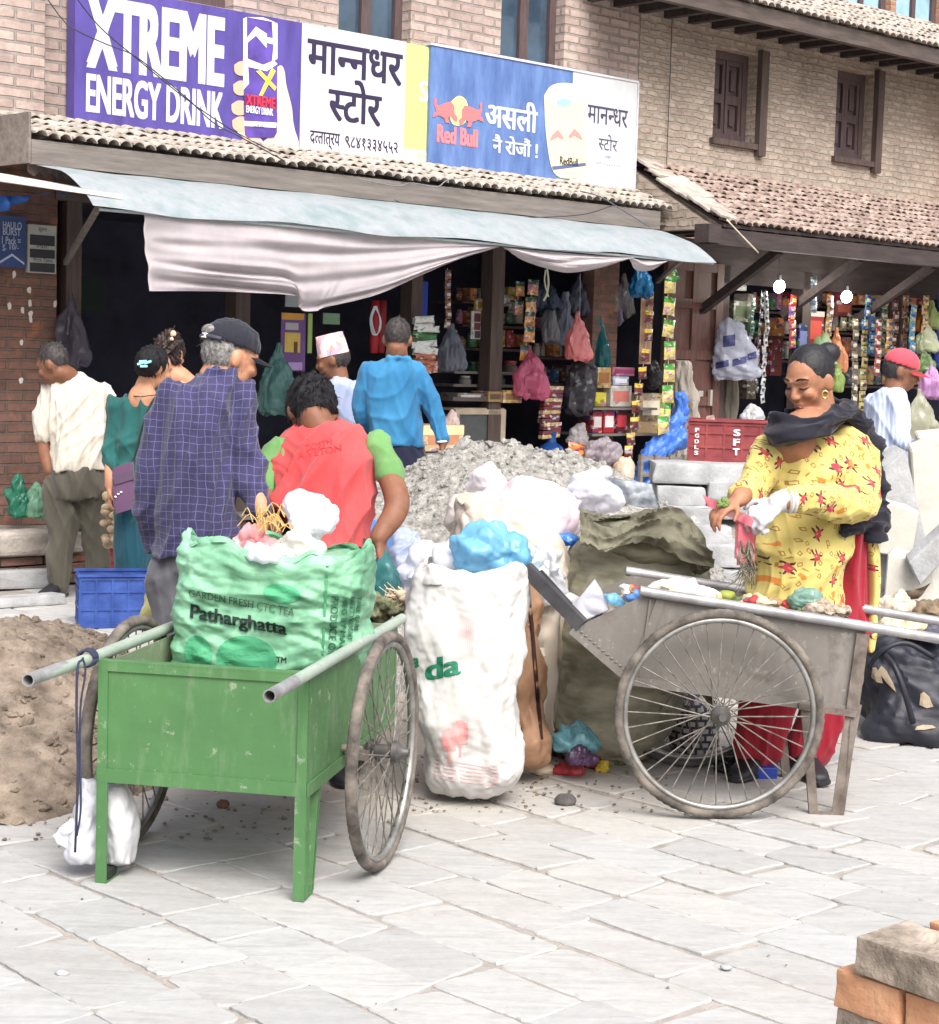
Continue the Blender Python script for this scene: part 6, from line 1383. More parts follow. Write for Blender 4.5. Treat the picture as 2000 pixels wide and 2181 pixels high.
lump('scrap_heap', 'clump of reddish vegetable scraps below the sea green bag', 'scraps', 1760, 1300, 6.12, 46, 16, mat('veg_scraps', (.28, .2, .14), .8, .6, 40, .6, 50, c2=(.5, .42, .33)), amp=.016, sc=24, seed=7)
crinkled('paper_sheet', 'white printed sheet standing up at the scoop of the rusty handcart', 'paper', [(1225, 1325), (1300, 1300), (1268, 1232), (1222, 1290)], 6.12, pm((228, 228, 236), .8), .012, 2)
crinkled('paper_sheet', 'flat white card lying in the scoop of the rusty handcart', 'paper', [(1190, 1270), (1260, 1322), (1255, 1285), (1215, 1262)], 6.2, pm((236, 238, 240), .8), .008, 5)
for k, (x, y, lx, lz, rz) in enumerate(((1640, 1290, .10, .01, .2), (1590, 1284, .09, .012, -.4), (1480, 1280, .08, .01, .5))):
    bm = B(); box(bm, P(x, y, 6.2), (lx, .06, lz), rot=Matrix.Rotation(rz, 3, 'Y') @ Matrix.Rotation(rz * 2, 3, 'Z'), bev=.003)
    tag(obj('card_scrap', bm, [M_CARD, pm((196, 200, 206), .7), pm((150, 120, 90), .8)][k]), ['buff card scrap in the middle of the rusty handcart', 'pale grey card scrap in the rusty handcart', 'brown card scrap behind the near rail of the rusty handcart'][k], 'card')
bm = B(); bar(bm, P(1120, 1210, 6.1), P(1240, 1332, 6.02), .035, .045); bar(bm, P(1150, 1218, 6.12), P(1215, 1290, 6.05), .01, .02)
tag(obj('dark_plank', bm, mat('plank_black', (.045, .043, .048), .7, .4, 9, .4, 30)), 'charred dark plank leaning out of the scoop of the rusty handcart', 'plank')
for k in range(26):
    s_ = R.random(); x = 1300 + 500 * s_; y = 1252 + 48 * s_; c = R.choice([(206, 186, 150), (150, 120, 90), (226, 222, 214), (120, 140, 80), (170, 60, 60), (96, 130, 170), (90, 74, 60), (196, 150, 90)])
    lump('scrap', 'small crumpled scrap among the rubbish in the rusty handcart', 'scrap', x, y, R.uniform(6.12, 6.45), R.uniform(10, 22), R.uniform(7, 13), pm(c, .7), amp=.012, sc=22, seed=k + 3, seg=32)['group'] = 'scraps heaped in the rusty handcart'
# --- litter on the ground
def gp(x, y, z=0.): q = G(x, y, z); return q
def glump(name, label, cat, x, y, rx, ry, mt, **k):
    Y = k.pop('Y', None) or G(x, y + ry * .55).y; return lump(name, label, cat, x, y, Y, rx, ry, mt, flatb=True, **k)
glump('plastic_bag', 'crumpled turquoise rubbish bag on the paving beside the big wheel', 'plastic bag', 1224, 1580, 46, 42, plastic((120, 176, 186), .9), amp=.026, sc=12, seed=4, Y=6.42)
glump('plastic_bag', 'dark purple plastic bag tucked under the turquoise one', 'plastic bag', 1236, 1612, 34, 22, plastic((88, 62, 92), .95), amp=.014, sc=18, seed=5, Y=6.36)
glump('plastic_wrapper', 'crumpled red wrapper on the paving by the turquoise bag', 'wrapper', 1212, 1640, 34, 16, plastic((206, 78, 84), .97), amp=.008, sc=20, seed=6)
glump('plastic_wrapper', 'shiny maroon wrapper between the turquoise bag and the wheel', 'wrapper', 1262, 1622, 22, 20, plastic((170, 44, 52), .97), amp=.01, sc=22, seed=7)
glump('plastic_wrapper', 'small yellow wrapper next to the maroon one', 'wrapper', 1282, 1634, 14, 16, plastic((222, 196, 70), .97), amp=.008, sc=24, seed=8)
glump('card_scrap', 'curled pale card with a dark core left of the red wrapper', 'card', 1150, 1638, 34, 12, pm((206, 184, 160), .8), amp=.008, sc=18, seed=9)
glump('green_leaves', 'wilted dark green leaves under the front of the big wheel', 'leaves', 1330, 1618, 34, 14, mat('wilted', (.05, .075, .03), .8, .4, 30, .5, 60, c2=(.14, .17, .08)), amp=.012, sc=24, seed=10)
glump('stone', 'dark grey rounded stone alone on the paving', 'stone', 1204, 1706, 24, 14, mat('stone_dark', (.045, .042, .04), .9, .4, 12, .6, 60, c2=(.11, .10, .095)), amp=.004, seed=11)
glump('brick_piece', 'chip of dark red brick on the paving behind the green cart', 'brick chip', 475, 1714, 15, 11, mat('chip_red', (.16, .075, .05), .9, .4, 20, .5, 60), amp=.003, seed=12)
glump('pebble', 'flat pale pebble near the lower left paving', 'pebble', 133, 2072, 15, 7, M_SLAB, amp=.002, seed=13); glump('pebble', 'pale pebble on a joint towards the brick stack', 'pebble', 1547, 2060, 13, 6, M_SLAB, amp=.002, seed=14)
def litter(name, label, n, xr, yr, mt, s0, s1):
    bm = B()
    for k in range(n):
        x, y = R.uniform(*xr), R.uniform(*yr); p = G(x, y, .002); s = R.uniform(s0, s1)
        m = Matrix.Rotation(R.uniform(0, 6), 3, 'Z'); q_ = [bm.verts.new(p + m @ V((v.x * s * R.uniform(.7, 1.6), v.y * s, v.z * s * .5 + s * .3))) for v in ICO_V]
        for f_ in ICO_F: bm.faces.new([q_[i] for i in f_])
    return tag(obj(name, bm, mt), label, 'grit', kind='stuff')
litter('grit', 'brown crumbs and grit scattered over the paving by the sacks', 260, (860, 1420), (1600, 1730), mat('grit_brown', (.16, .125, .09), .9, .5, 20), .002, .008)
litter('gravel', 'loose sandy crumbs spilt round the brown sand heap', 300, (0, 700), (1560, 1790), M_SAND, .002, .009)
litter('debris', 'sparse dark specks and crumbs over the paving', 45, (0, 2000), (1650, 2150), mat('grit_grey', (.2, .18, .155), .9, .5, 20), .0015, .005)
# --- crates
def crate(name, label, c, yaw, L, W_, H_, mt, letters=None, group=None):
    t_ = thing(name, label, 'crate', c, yaw, group); T = t_.matrix_basis.copy(); k = dict(base=T); th = .012
    bm = B(); box2(bm, (-L / 2, -W_ / 2, 0), (L / 2, W_ / 2, .012)); obj('base', bm, mt, t_, **k)
    for sgn in (-1, 1):
        for along in (0, 1):
            bm = B(); l, off = (L, W_ / 2) if not along else (W_ - .03, L / 2)
            def bx(a0, a1, z0, z1, o0, o1):
                if not along: box2(bm, (a0, sgn * (off - o0), z0), (a1, sgn * (off - o1), z1))
                else: box2(bm, (sgn * (off - o0), a0, z0), (sgn * (off - o1), a1, z1))
            bx(-l / 2, l / 2, .0125, H_ - .01, .012, .006)
            for z in (.0125, H_ * .33, H_ * .66, H_ - .03): bx(-l / 2 - .002, l / 2 + .002, z, z + .012, .006, .0)
            if not along: bx(-l / 2 - .008, l / 2 + .008, H_ - .012, H_, .018, -.008)
            else: bx(-l / 2, l / 2, H_ - .06, H_ - .045, .006, -.006)
            n = 5 if not along else 4
            for i in range(n + 1): a = -l / 2 + (l - .012) * i / n; bx(a, a + .012, .013, H_ - .013, .0062, .0005)
            obj('side', bm, mt, t_, **k)
    if letters:
        for s_, x0, x1, along in letters: 
            n = len(s_)
            for i, ch in enumerate(s_):
                z1 = H_ - .05 - i * (H_ - .08) / n; z0 = z1 - (H_ - .08) / n * .72
                if along: m = Matrix(((0, 0, 0, 0),) * 4); mm = Matrix.Translation((-L / 2 - .003, 0, 0)) @ Matrix.Rotation(-PI / 2, 4, 'Z'); 
                else: mm = Matrix.Translation((0, -W_ / 2 - .003, 0))
                b_ = T @ mm
                text_on(ch, x0, x1, z0, z1, 0, pm((236, 224, 226), .5, bump=0), t_, bold=.05, base=b_)
    return t_
M_CBLUE = mat('crate_blue', (.018, .05, .23), .45, .25, 9, .15, 60, c2=(.04, .09, .32)); M_CRED = mat('crate_red', (.20, .03, .04), .5, .25, 9, .15, 60, c2=(.30, .06, .06))
q = G(240, 1338); crate('plastic_crate', 'empty royal blue plastic crate standing behind the sand heap', (q.x - .0, q.y + .14, 0), math.radians(16), .43, .28, .285, M_CBLUE)
q = P(1562, 985, 10.6); crate('plastic_crate', 'red plastic crate with white letters on the stacked grey slabs', (q.x + .01, q.y + .1, q.z), math.radians(-9), .52, .32, .245, M_CRED, [('SFT', .0, .04, False), ('FGDLS', -.22, -.195, False)])
crinkled('paper_scrap', 'crumpled pinkish paper on the rim of the red lettered crate', 'paper', [(1502, 900), (1526, 904), (1522, 884), (1504, 886)], 10.6, pm((236, 214, 206), .8), .01, 3)
crinkled('paper_scrap', 'pale folded sheet on the right end of the red lettered crate', 'paper', [(1590, 906), (1648, 912), (1640, 896), (1594, 898)], 10.65, pm((226, 218, 196), .8), .01, 6)
q = G(232, 1215); crate('plastic_crate', 'small dark red crate mostly hidden behind the teal trousers', (q.x + .0, q.y + .1, 0), .1, .28, .2, .16, M_CRED)
bm = B()
for k in range(46): ell(bm, P(R.uniform(222, 250), R.uniform(1050, 1165), 10.5 + R.uniform(-.05, .05)), (.028, .026, .022), seg=10)
tag(obj('potatoes', bm, mat('potato_skin', (.42, .31, .2), .8, .3, 20)), 'sack-high pile of pale potatoes between the trousers and teal tunic', 'potatoes', kind='stuff')
# carrier bags round the left group
lump('plastic_bag', 'teal carrier bag of greens on the worn ledge, taller of the pair', 'plastic bag', 40, 1072, 11.25, 25, 42, plastic((62, 142, 116), .8), amp=.02, sc=12, seed=3, flatb=True, knot=.06)
lump('plastic_bag', 'pale green carrier bag of vegetables on the worn ledge nearer the man', 'plastic bag', 78, 1078, 11.2, 23, 36, plastic((140, 190, 160), .8), amp=.02, sc=12, seed=5, flatb=True, knot=.05)
sack('plastic_bag', 'cream and yellow carrier bag at the left leg of the plaid man', 'plastic bag', [(340, 352, 1196, 6.6, .02), (322, 362, 1222, 6.6, .06), (308, 366, 1265, 6.6, .08), (302, 364, 1305, 6.6, .08), (308, 358, 1325, 6.6, .05)], plastic((226, 220, 160), .93), .018, 11, 5, 50, 50, 2.3, closed=True)
# --- stone blocks: stacked slabs, broken slabs
SL = [(1395, 1505, 1150, 1290, 9.6), ]
rows = [('thick dressed grey slab at the top of the stone stack', 1394, 1660, 990, 1030, 10.35), ('second grey slab of the stone stack', 1396, 1500, 1036, 1076, 10.3), ('short grey slab right of the second one in the stack', 1506, 1668, 1030, 1068, 10.3), ('grey slab low in the stone stack', 1410, 1530, 1082, 1118, 10.2), ('grey block right of the low slab', 1536, 1670, 1074, 1108, 10.2), ('small grey block behind the olive sack', 1450, 1560, 1122, 1160, 10.0), ('grey block at the foot of the stack', 1480, 1600, 1164, 1210, 9.9), ('bottom grey block half hidden by the rusty rail', 1500, 1620, 1214, 1262, 9.8)]
for lb, x0, x1, y0, y1, Y in rows:
    a, b = P(x0, y1, Y), P(x1, y0, Y); bm = B(); vs = box(bm, (a + b) / 2 + V((0, .15, 0)), (abs(b.x - a.x), .34, abs(b.z - a.z)), rot=Matrix.Rotation(R.uniform(-.05, .05), 3, 'Z'), bev=.012, jit=.012)
    bmesh.ops.subdivide_edges(bm, edges=bm.edges[:], cuts=3, use_grid_fill=True); crumple(bm, .006, 9, R.uniform(0, 9)); tag(obj('stone_slab', bm, M_SLAB, smooth=35), lb, 'stone slab', 'grey stone blocks stacked by the shop')
bk = [([(1905, 1300), (1868, 1180), (1875, 1010), (1930, 958), (1975, 1150), (1960, 1290)], 9.2, 'tall tilted pale slab leaning among the broken stones'), ([(1960, 1290), (1940, 960), (2010, 930), (2060, 1120), (2040, 1300)], 9.35, 'large upright slab at the right frame edge'), ([(1862, 1080), (1880, 985), (1925, 990), (1915, 1070)], 9.6, 'small tilted slab behind the black scarf'), ([(1870, 1180), (1885, 1070), (1960, 1090), (1945, 1190)], 9.1, 'broken grey slab low among the stones'), ([(1935, 1200), (2020, 1120), (2050, 1150), (1960, 1250)], 8.9, 'long grey stone bar lying slanted'), ([(1880, 1300), (1890, 1180), (1985, 1200), (2000, 1300)], 9.0, 'broad cream slab at the foot of the broken stones'), ([(1850, 1010), (1850, 960), (1905, 955), (1925, 1010)], 9.9, 'light slab lying behind the tilted ones'), ([(1960, 1010), (1955, 930), (2050, 920), (2050, 1010)], 10.1, 'dark slab at the rear of the broken stones')]
for k, (pts, Y, lb) in enumerate(bk):
    bm = B(); poly_prism(bm, [P(x, y, Y) for x, y in pts], V((.05 * (k % 3 - 1), .09, .03))); bmesh.ops.bevel(bm, geom=bm.edges[:], offset=.008, segments=1, affect='EDGES')
    tag(obj('stone_slab', bm, [M_SLAB, mat('slab_cream_%d' % k, (.47, .45, .40), .85, .16, 5, .5, 50)][k % 2], smooth=20), lb, 'stone slab', 'broken slabs heaped behind the woman in yellow')
heap('stone_rubble', (2.2, 9.6, 0), .75, .7, .62, 5, mat('rubble_grey', (.36, .355, .34), .9, .4, 14, .8, 60, .02), 'grey stone rubble under the broken slabs', 'rubble', n=80, rough=.10, lump=.15)
heap('stone_rubble', (1.15, 10.35, 0), .55, .5, .62, 9, bpy.data.materials['rubble_grey'], 'grey stone rubble under the stacked slabs', 'rubble', n=70, rough=.08, peak=3, lump=.1)
# --- black bag, dry leaf litter by the right edge
bb = thing('duffel_bag', 'slumped black bag with tan patches on the paving at the right edge', 'bag', G(1930, 1565))
KB = [(1870, 1960, 1362, 7.4, .06), (1850, 2010, 1385, 7.4, .13), (1838, 2060, 1430, 7.4, .18), (1832, 2075, 1490, 7.4, .21), (1828, 2080, 1540, 7.38, .22), (1840, 2070, 1565, 7.36, .18), (1880, 2040, 1572, 7.36, .1)]
M_BBAG = mat('bag_black', (.016, .017, .026), .5, .4, 6, .4, 150, .003, spec=.4)
bo = sack('bag_body', None, None, KB, M_BBAG, .03, 6, 7, 100, 80, 2.5, closed=True, parent=bb)
for q in ([(1855, 1445), (1882, 1462), (1876, 1430), (1858, 1415)], [(1958, 1505), (1990, 1512), (1980, 1478), (1960, 1470)], [(1868, 1430), (1910, 1480), (1905, 1455), (1878, 1412)], [(1948, 1556), (1995, 1552), (1988, 1542), (1952, 1545)]):
    wrap(None, q, bo, pm((150, 136, 116), .8), shape=[(0, .1), (.5, 0), (1, .2), (.9, .8), (.4, 1), (.05, .8)], name='tan_patch', off=.006)
bm = B(); tube(bm, catmull([P(1885, 1395, 7.2), P(1905, 1420, 7.13), P(1925, 1470, 7.1), P(1945, 1540, 7.12)], 20), .012, 8); tube(bm, catmull([P(1850, 1420, 7.25), P(1880, 1385, 7.2), P(1930, 1370, 7.2), P(1990, 1400, 7.2)], 20), .011, 8); obj('strap', bm, M_BBAG, bb, smooth=True)
crinkled('dry_leaf', 'big curled dry brown leaf on the litter right of the red trousers', 'leaf', [(1870, 1290), (1960, 1275), (1985, 1242), (1930, 1258)], 7.6, mat('leaf_brown', (.2, .14, .1), .8, .4, 12, c2=(.32, .25, .19)), .025, 7)
for k, (x, y, rx, ry, c, lb) in enumerate(((1905, 1290, 50, 16, (190, 176, 156), 'pale husks heaped under the dry brown leaf'), (1975, 1300, 44, 22, (120, 104, 84), 'brown husk litter at the right edge behind the cart handles'), (1925, 1330, 60, 14, (206, 190, 160), 'flattened straw coloured husks behind the cart handles'), (1985, 1345, 30, 16, (84, 84, 96), 'dark wrapper among the husks at the right edge'))):
    lump('husk_litter', lb, 'litter', x, y, 7.55 - .05 * k, rx, ry, mat('husk_%d' % k, srgb(*c), .9, .5, 25, .6, 60), d=.12, amp=.022, sc=16, seed=k + 3)
bm = B(); a = P(1940, 1350, 7.65); box2(bm, (a.x - .12, 7.42, 0), (a.x + .5, 7.9, a.z), bev=.01); tag(obj('cardboard_box', bm, mat('carton', (.36, .26, .18), .85, .2, 5)), 'brown carton under the husk litter at the right edge', 'box')
# things seen through the spokes
t = NT('check_bag'); v = t.coord(); ck = t.n('ShaderNodeTexBrick', Vector=t.n('ShaderNodeMapping', Vector=v, Rotation=(PI / 2, 0, 0)), Color1=(.62, .6, .56), Color2=(.5, .48, .45), Mortar=(.05, .05, .06), Scale=1.); 
for a_, b_ in (('Brick Width', .035), ('Row Height', .026), ('Mortar Size', .005)): ck.inputs[a_].default_value = b_
t.bs(Base_Color=ck, Roughness=.7)
sack('check_bag', 'black and white checked bag seen between the two cart wheels', 'bag', [(1450, 1500, 1480, 7.0, .06), (1432, 1512, 1500, 7.0, .12), (1424, 1520, 1550, 7.0, .13), (1425, 1518, 1600, 7.0, .12), (1440, 1500, 1614, 7.0, .08)], t.m, .014, 9, 4, 60, 60, 2.6, closed=True)
bm = B(); box(bm, G(1620, 1645, .02), (.11, .05, .045), rot=Matrix.Rotation(.2, 3, 'Z'), bev=.005); pkt = tag(obj('packet', bm, pm((32, 62, 150), .4)), 'small blue packet on the paving under the rusty handcart', 'packet')
glump('plastic_bag', 'black plastic bag flattened under the rusty handcart', 'plastic bag', 1560, 1635, 48, 18, plastic((26, 26, 34), .97), amp=.014, seed=17)
# --- bricks, bottom right corner
M_BK1 = mat('fired_brick', (.55, .27, .14), .95, .2, 9, .6, 90, .005, c2=(.66, .37, .22)); M_BK2 = mat('old_brick', (.25, .205, .16), .95, .5, 12, .8, 90, .006, c2=(.48, .40, .32))
def brk(label, cx, cy, cz, yaw, mt, roll=0, lw=(.235, .112, .056), frog=False):
    bm = B(); box(bm, (0, 0, 0), lw, bev=.004, jit=.003); bmesh.ops.subdivide_edges(bm, edges=[e for e in bm.edges if e.calc_length() > .03], cuts=7, use_grid_fill=True)
    m = Matrix.Translation((cx, cy, cz)) @ Matrix.Rotation(yaw, 4, 'Z') @ Matrix.Rotation(roll, 4, 'Y')
    crumple(bm, .0012, 30, cx * 20 + cz * 9)
    for v in bm.verts:
        if frog and v.co.z > lw[2] / 2 - .003 and abs(v.co.x) < .08 and abs(v.co.y) < .03: v.co.z -= .008
        v.co = m @ v.co
    tag(obj('brick', bm, mt, smooth=30), label, 'brick', 'bricks stacked at the lower right')
ex = V((.62, -.785, 0)); ey = V((.785, .62, 0)); cr = P(1785, 2058, 2.55); ya = math.atan2(ex.y, ex.x)
zt = cr.z; lay = 0
while zt - lay * .0595 > .03:
    z = zt - lay * .0595 - .028
    for i in range(4):
        c = cr + ex * (.058 + .119 * i + (R.uniform(-.004, .004))) + ey * (.118 + R.uniform(-.006, .006))
        lb = 'orange brick in the upper header course of the corner stack, %s' % ('left end' if i == 0 else 'second from the left end') if lay == 0 and i < 2 else 'orange brick in a lower course of the corner stack'
        brk(lb, c.x, c.y, z, ya + PI / 2 + R.uniform(-.03, .03), M_BK1 if (lay * 2 + i) % 5 != 2 else M_BK2)
    lay += 1
c = P(1838, 2090, 2.5); c.z = zt + .030; c += ex * .10 + ey * .058
brk('weathered grey brown brick on top of the corner stack, long side to the paving', c.x, c.y, c.z, ya + .02, M_BK2, frog=True)
c += ey * .135 + ex * .02
brk('bright orange brick behind the weathered top brick', c.x, c.y, c.z, ya - .05, M_BK1)

# faint worn print across the red T-shirt
M_FP = pm((176, 44, 50), .8, bump=0)
wrap('ZOSTN', [(652, 960), (708, 946), (706, 934), (650, 948)], RED_SHIRT, M_FP, bold=.01, off=.002); wrap('A VETON', [(634, 978), (728, 960), (726, 946), (632, 964)], RED_SHIRT, M_FP, bold=.01, off=.002)
# ================================================================== SHOP GOODS
def Wp(x, y, yl): return FM @ F(x, y, yl)
def sackF(name, label, cat, keys, yl, mt, **k):
    ks = []
    for xl, xr, y, hd in keys: q = Wp((xl + xr) / 2, y, yl); ks.append((xl, xr, y, q.y, hd))
    return sack(name, label, cat, ks, mt, closed=True, seg=k.pop('seg', 44), n=k.pop('n', 44), pw=k.pop('pw', 2.3), **k)
def bag(label, xc, y0, y1, w_, yl, mt, seed=1, cat='plastic bag', name='plastic_bag', fat=.07, amp=.014, knot=True):
    h_ = y1 - y0
    ks = [(xc - w_ * .04, xc + w_ * .04, y0, .01), (xc - w_ * .1, xc + w_ * .1, y0 + h_ * .14, .02), (xc - w_ * .3, xc + w_ * .3, y0 + h_ * .38, fat * .7), (xc - w_ * .45, xc + w_ * .43, y0 + h_ * .6, fat), (xc - w_ * .5, xc + w_ * .5, y0 + h_ * .84, fat), (xc - w_ * .47, xc + w_ * .46, y0 + h_ * .95, fat * .85), (xc - w_ * .34, xc + w_ * .36, y1, fat * .5)]
    return sackF(name, label, cat, ks, yl, mt, amp=amp * 1.5, sc=9, seed=seed, st=(1.9, 1.9, .55), pw=2.6, seg=56, n=56)
def pillow(bm, c, w_, h_, th, tilt=0., n=7, band=0):
    """sealed packet in the facade frame"""
    g = []; f_ = []
    for s in (-1, 1):
        rows = []
        for i in range(n):
            row = []
            for j in range(n):
                a, b = i / (n - 1) * 2 - 1, j / (n - 1) * 2 - 1
                t_ = th * s * (1 - abs(a) ** 2.5) * (1 - abs(b) ** 2.5); x, z = a * w_ / 2 * (1 - .05 * (1 - b * b)), b * h_ / 2 * (1 - .05 * (1 - a * a))
                t_ += .004 * noise.noise(V((a * 2 + c[0] * 9, b * 2 + c[2] * 9, s)))
                row.append(bm.verts.new(V(c) + V((x * math.cos(tilt) - z * math.sin(tilt), t_, x * math.sin(tilt) + z * math.cos(tilt)))))
            rows.append(row)
        for i in range(n - 1):
            for j in range(n - 1):
                q = bm.faces.new((rows[i][j], rows[i + 1][j], rows[i + 1][j + 1], rows[i][j + 1]))
                b = (j + .5) / (n - 1)
                q.material_index = 1 if (band == 1 and b > .62) or (band == 2 and .3 < b < .7 and .15 < (i + .5) / (n - 1) < .85) or (band == 3 and b < .3) else 0
    return bm
def printed(c, rough=.35, sc=34):
    key = ('print', tuple(c), sc)
    if key not in MC:
        t = NT('printed_%d_%d_%d' % tuple(c)); v = t.coord((1, 1, 1.6)); vo = t.n('ShaderNodeTexVoronoi', {'distance': 'CHEBYCHEV'}, Vector=v, Scale=sc); s_ = t.n('ShaderNodeSeparateColor', Color=vo.outputs['Color'])
        b = tuple(x * .8 for x in srgb(*c)); l = tuple(min(1, x * .45 + .4) for x in b); d = tuple(x * .3 for x in b); g = (b[1] * .8, b[2] * .8 + .03, b[0] * .7)
        rp = t.ramp(s_.outputs[0], [(0., b), (.5, b), (.54, l), (.68, l), (.7, d), (.82, d), (.84, g), (1., b)]); rp.color_ramp.interpolation = 'CONSTANT'
        col = t.mix(t.ramp(t.noise(v, 12, 3), [(.4, 0.), (.5, .85)]), b, rp); t.bs(Base_Color=col, Roughness=rough); MC[key] = t.m
    return MC[key]
gl = lambda c: printed(c, .3)
def strip(label, pts, n, w_, h_, yl, c1, c2, band=1, th=.02, cat='packets', name='packet_strip', jit=.12):
    """a hanging string of packets: one thing, each packet a part"""
    P0 = [F(x, y, yl) for x, y in pts]; cm = catmull(P0, n); t_ = thing(name, label, cat, V(cm[-1]), fac=True)
    for k in range(n):
        bm = B(); pillow(bm, V(cm[k]) + V((0, R.uniform(-.01, .01), 0)), w_, h_, th, R.uniform(-jit, jit), band=band); obj('packet', bm, [gl(c1), gl(c2)], t_, base=FM, smooth=True)
    bm = B(); tube(bm, [V(cm[0]) + V((0, .012, .05))] + [V(q) + V((0, .012, 0)) for q in cm], .003, 5); obj('string', bm, pm((190, 185, 170), .8), t_, base=FM)
    return t_
def carton(label, x0, y0, x1, y1, yl, c, c2=None, dep=.1, name='carton', cat='box', bits=()):
    a, b = F(x0, y1, yl), F(x1, y0, yl); b.x = max(b.x, a.x + .02); t_ = thing(name, label, cat, V(((a.x + b.x) / 2, yl + dep / 2, a.z)), R.uniform(-.06, .06), fac=True)
    bm = B(); box2(bm, (a.x, yl, a.z), (b.x, yl + dep, b.z), bev=.004); obj('box', bm, printed(c, .6, 22), t_, base=FM)
    if c2:
        w_, h_ = b.x - a.x, b.z - a.z; bm = B(); box2(bm, (a.x + w_ * .12, yl - .002, a.z + h_ * .25), (b.x - w_ * .12, yl - .0005, b.z - h_ * .25)); obj('printed_panel', bm, pm(c2, .6), t_, base=FM)
    for fx, fz, fw, fh, cc in bits:
        w_, h_ = b.x - a.x, b.z - a.z; bm = B(); box2(bm, (a.x + w_ * fx, yl - .004, a.z + h_ * fz), (a.x + w_ * (fx + fw), yl - .0025, a.z + h_ * (fz + fh))); obj('printed_mark', bm, pm(cc, .6), t_, base=FM)
    return t_
def board(label, x0, y0, x1, y1, y_a, y_b, th, mt, name='shelf', cat='shelf'):
    a, b = F(x0, y0, y_a), F(x1, y1, y_a); bm = B(); box2(bm, (a.x, y_a, a.z - th), (b.x, y_b, a.z)); return tag(obj(name, bm, mt, base=FM), label, cat)
def jar(label, x, y0, y1, r, yl, c, lid, name='jar', cat='jar'):
    a, b = F(x, y1, yl), F(x, y0, yl); h_ = b.z - a.z; t_ = thing(name, label, cat, a, fac=True)
    bm = B(); lathe(bm, [(0, 0), (r * .95, 0), (r, h_ * .08), (r, h_ * .62), (r * .75, h_ * .76), (r * .7, h_ * .8)], a, 18); obj('glass', bm, plastic(c, .75, .15), t_, base=FM, smooth=40)
    bm = B(); lathe(bm, [(0, 0), (r * .82, 0), (r * .82, h_ * .17), (0, h_ * .19)], a + V((0, 0, h_ * .805)), 18); obj('lid', bm, pm(lid, .4), t_, base=FM, smooth=40)
# --- left doorway and centre
bag('dark grey plastic bag hanging on the first shop post', 150, 625, 785, 75, -.08, plastic((92, 88, 100), .75), 3)
ps = thing('calendar', 'purple hanging calendar with a gold picture in the doorway', 'calendar', F(625, 790, .02), fac=True)
def sheet(nm, x0, y0, x1, y1, yl, c, par, th=.006): a, b = F(x0, y1, yl), F(x1, y0, yl); bm = B(); box2(bm, (a.x, yl, a.z), (b.x, yl + th, b.z)); return obj(nm, bm, pm(c, .6), par, base=FM)
sheet('sheet', 597, 668, 652, 790, .02, (104, 72, 128), ps); sheet('gold_picture', 606, 709, 640, 750, .015, (196, 166, 84), ps, .004); sheet('figure', 626, 728, 634, 752, .012, (92, 62, 40), ps, .003); sheet('title_band', 600, 668, 648, 680, .015, (196, 140, 60), ps, .004); sheet('pad', 608, 688, 636, 702, .014, (170, 164, 176), ps, .004); sheet('lower_print', 614, 772, 644, 788, .015, (170, 140, 190), ps, .004)
for lb, x0, y0, x1, y1, c in (('narrow lime paper hanging beside the purple calendar', 655, 668, 666, 752, (150, 176, 96)), ('small grey notice under the cloth above the calendar', 608, 628, 646, 653, (150, 156, 160)), ('faded green notice under the cloth behind the patterned cap', 688, 668, 724, 690, (110, 140, 112)), ('dark green board on the back wall of the left doorway', 145, 590, 226, 664, (26, 44, 40))):
    yl = .03 if x0 > 500 else 1.2; a, b = F(x0, y1, yl), F(x1, y0, yl); bm = B(); box2(bm, (a.x, yl, a.z), (b.x, yl + .008, b.z)); tag(obj('notice', bm, pm(c, .7), base=FM), lb, 'notice')
bag('teal carrier bag hanging in the doorway over the red shirted man', 592, 730, 882, 86, -.05, plastic((110, 158, 156), .8), 5, fat=.1)
for k, (x, c) in enumerate(((800, (150, 26, 36)), (815, (120, 18, 28)))):
    bm = B(); a, b = F(x, 640, .05), F(x - 4, 752, .05); loft(bm, [(a, V((.03, 0, 0)), V((0, .03, 0))), (a.lerp(b, .3), V((.04, 0, 0)), V((0, .03, 0))), (a.lerp(b, .5), V((.032, 0, 0)), V((0, .03, 0))), (a.lerp(b, .75), V((.04, 0, 0)), V((0, .03, 0))), (b, V((.03, 0, 0)), V((0, .02, 0)))], 14)
    tag(obj('cloth_roll', bm, pm(c, .6), base=FM, smooth=True), ['bright red hanging roll between the patterned cap and the blue pullover', 'darker red hanging roll behind the blue pullover man’s head'][k], 'cloth roll')
bm = B()
for k in range(3): tube(bm, catmull([F(797 + k * 2, 652, -.06), F(788 + k * 2, 680, -.06), F(794 + k * 3, 712, -.06), F(808 - k, 706, -.06), F(811 - k, 680, -.06), F(798 + k * 2, 652, -.06)], 24), .004, 6)
tag(obj('cord_loop', bm, pm((186, 200, 206), .6), base=FM), 'loop of pale blue cord hanging from the cloth hem', 'cord')
sheetb = B(); a, b = F(866, 672, .3), F(912, 600, .3); box2(sheetb, (a.x, .3, a.z), (b.x, .31, b.z)); tag(obj('blue_sheet', sheetb, pm((34, 60, 170), .5), base=FM), 'deep blue plastic sheet hanging at the back of the shop', 'sheet')
t_ = thing('packet_stack', 'hanging bundle of white, green and brown packets beside the blue pullover', 'packets', F(905, 795, -.1), fac=True)
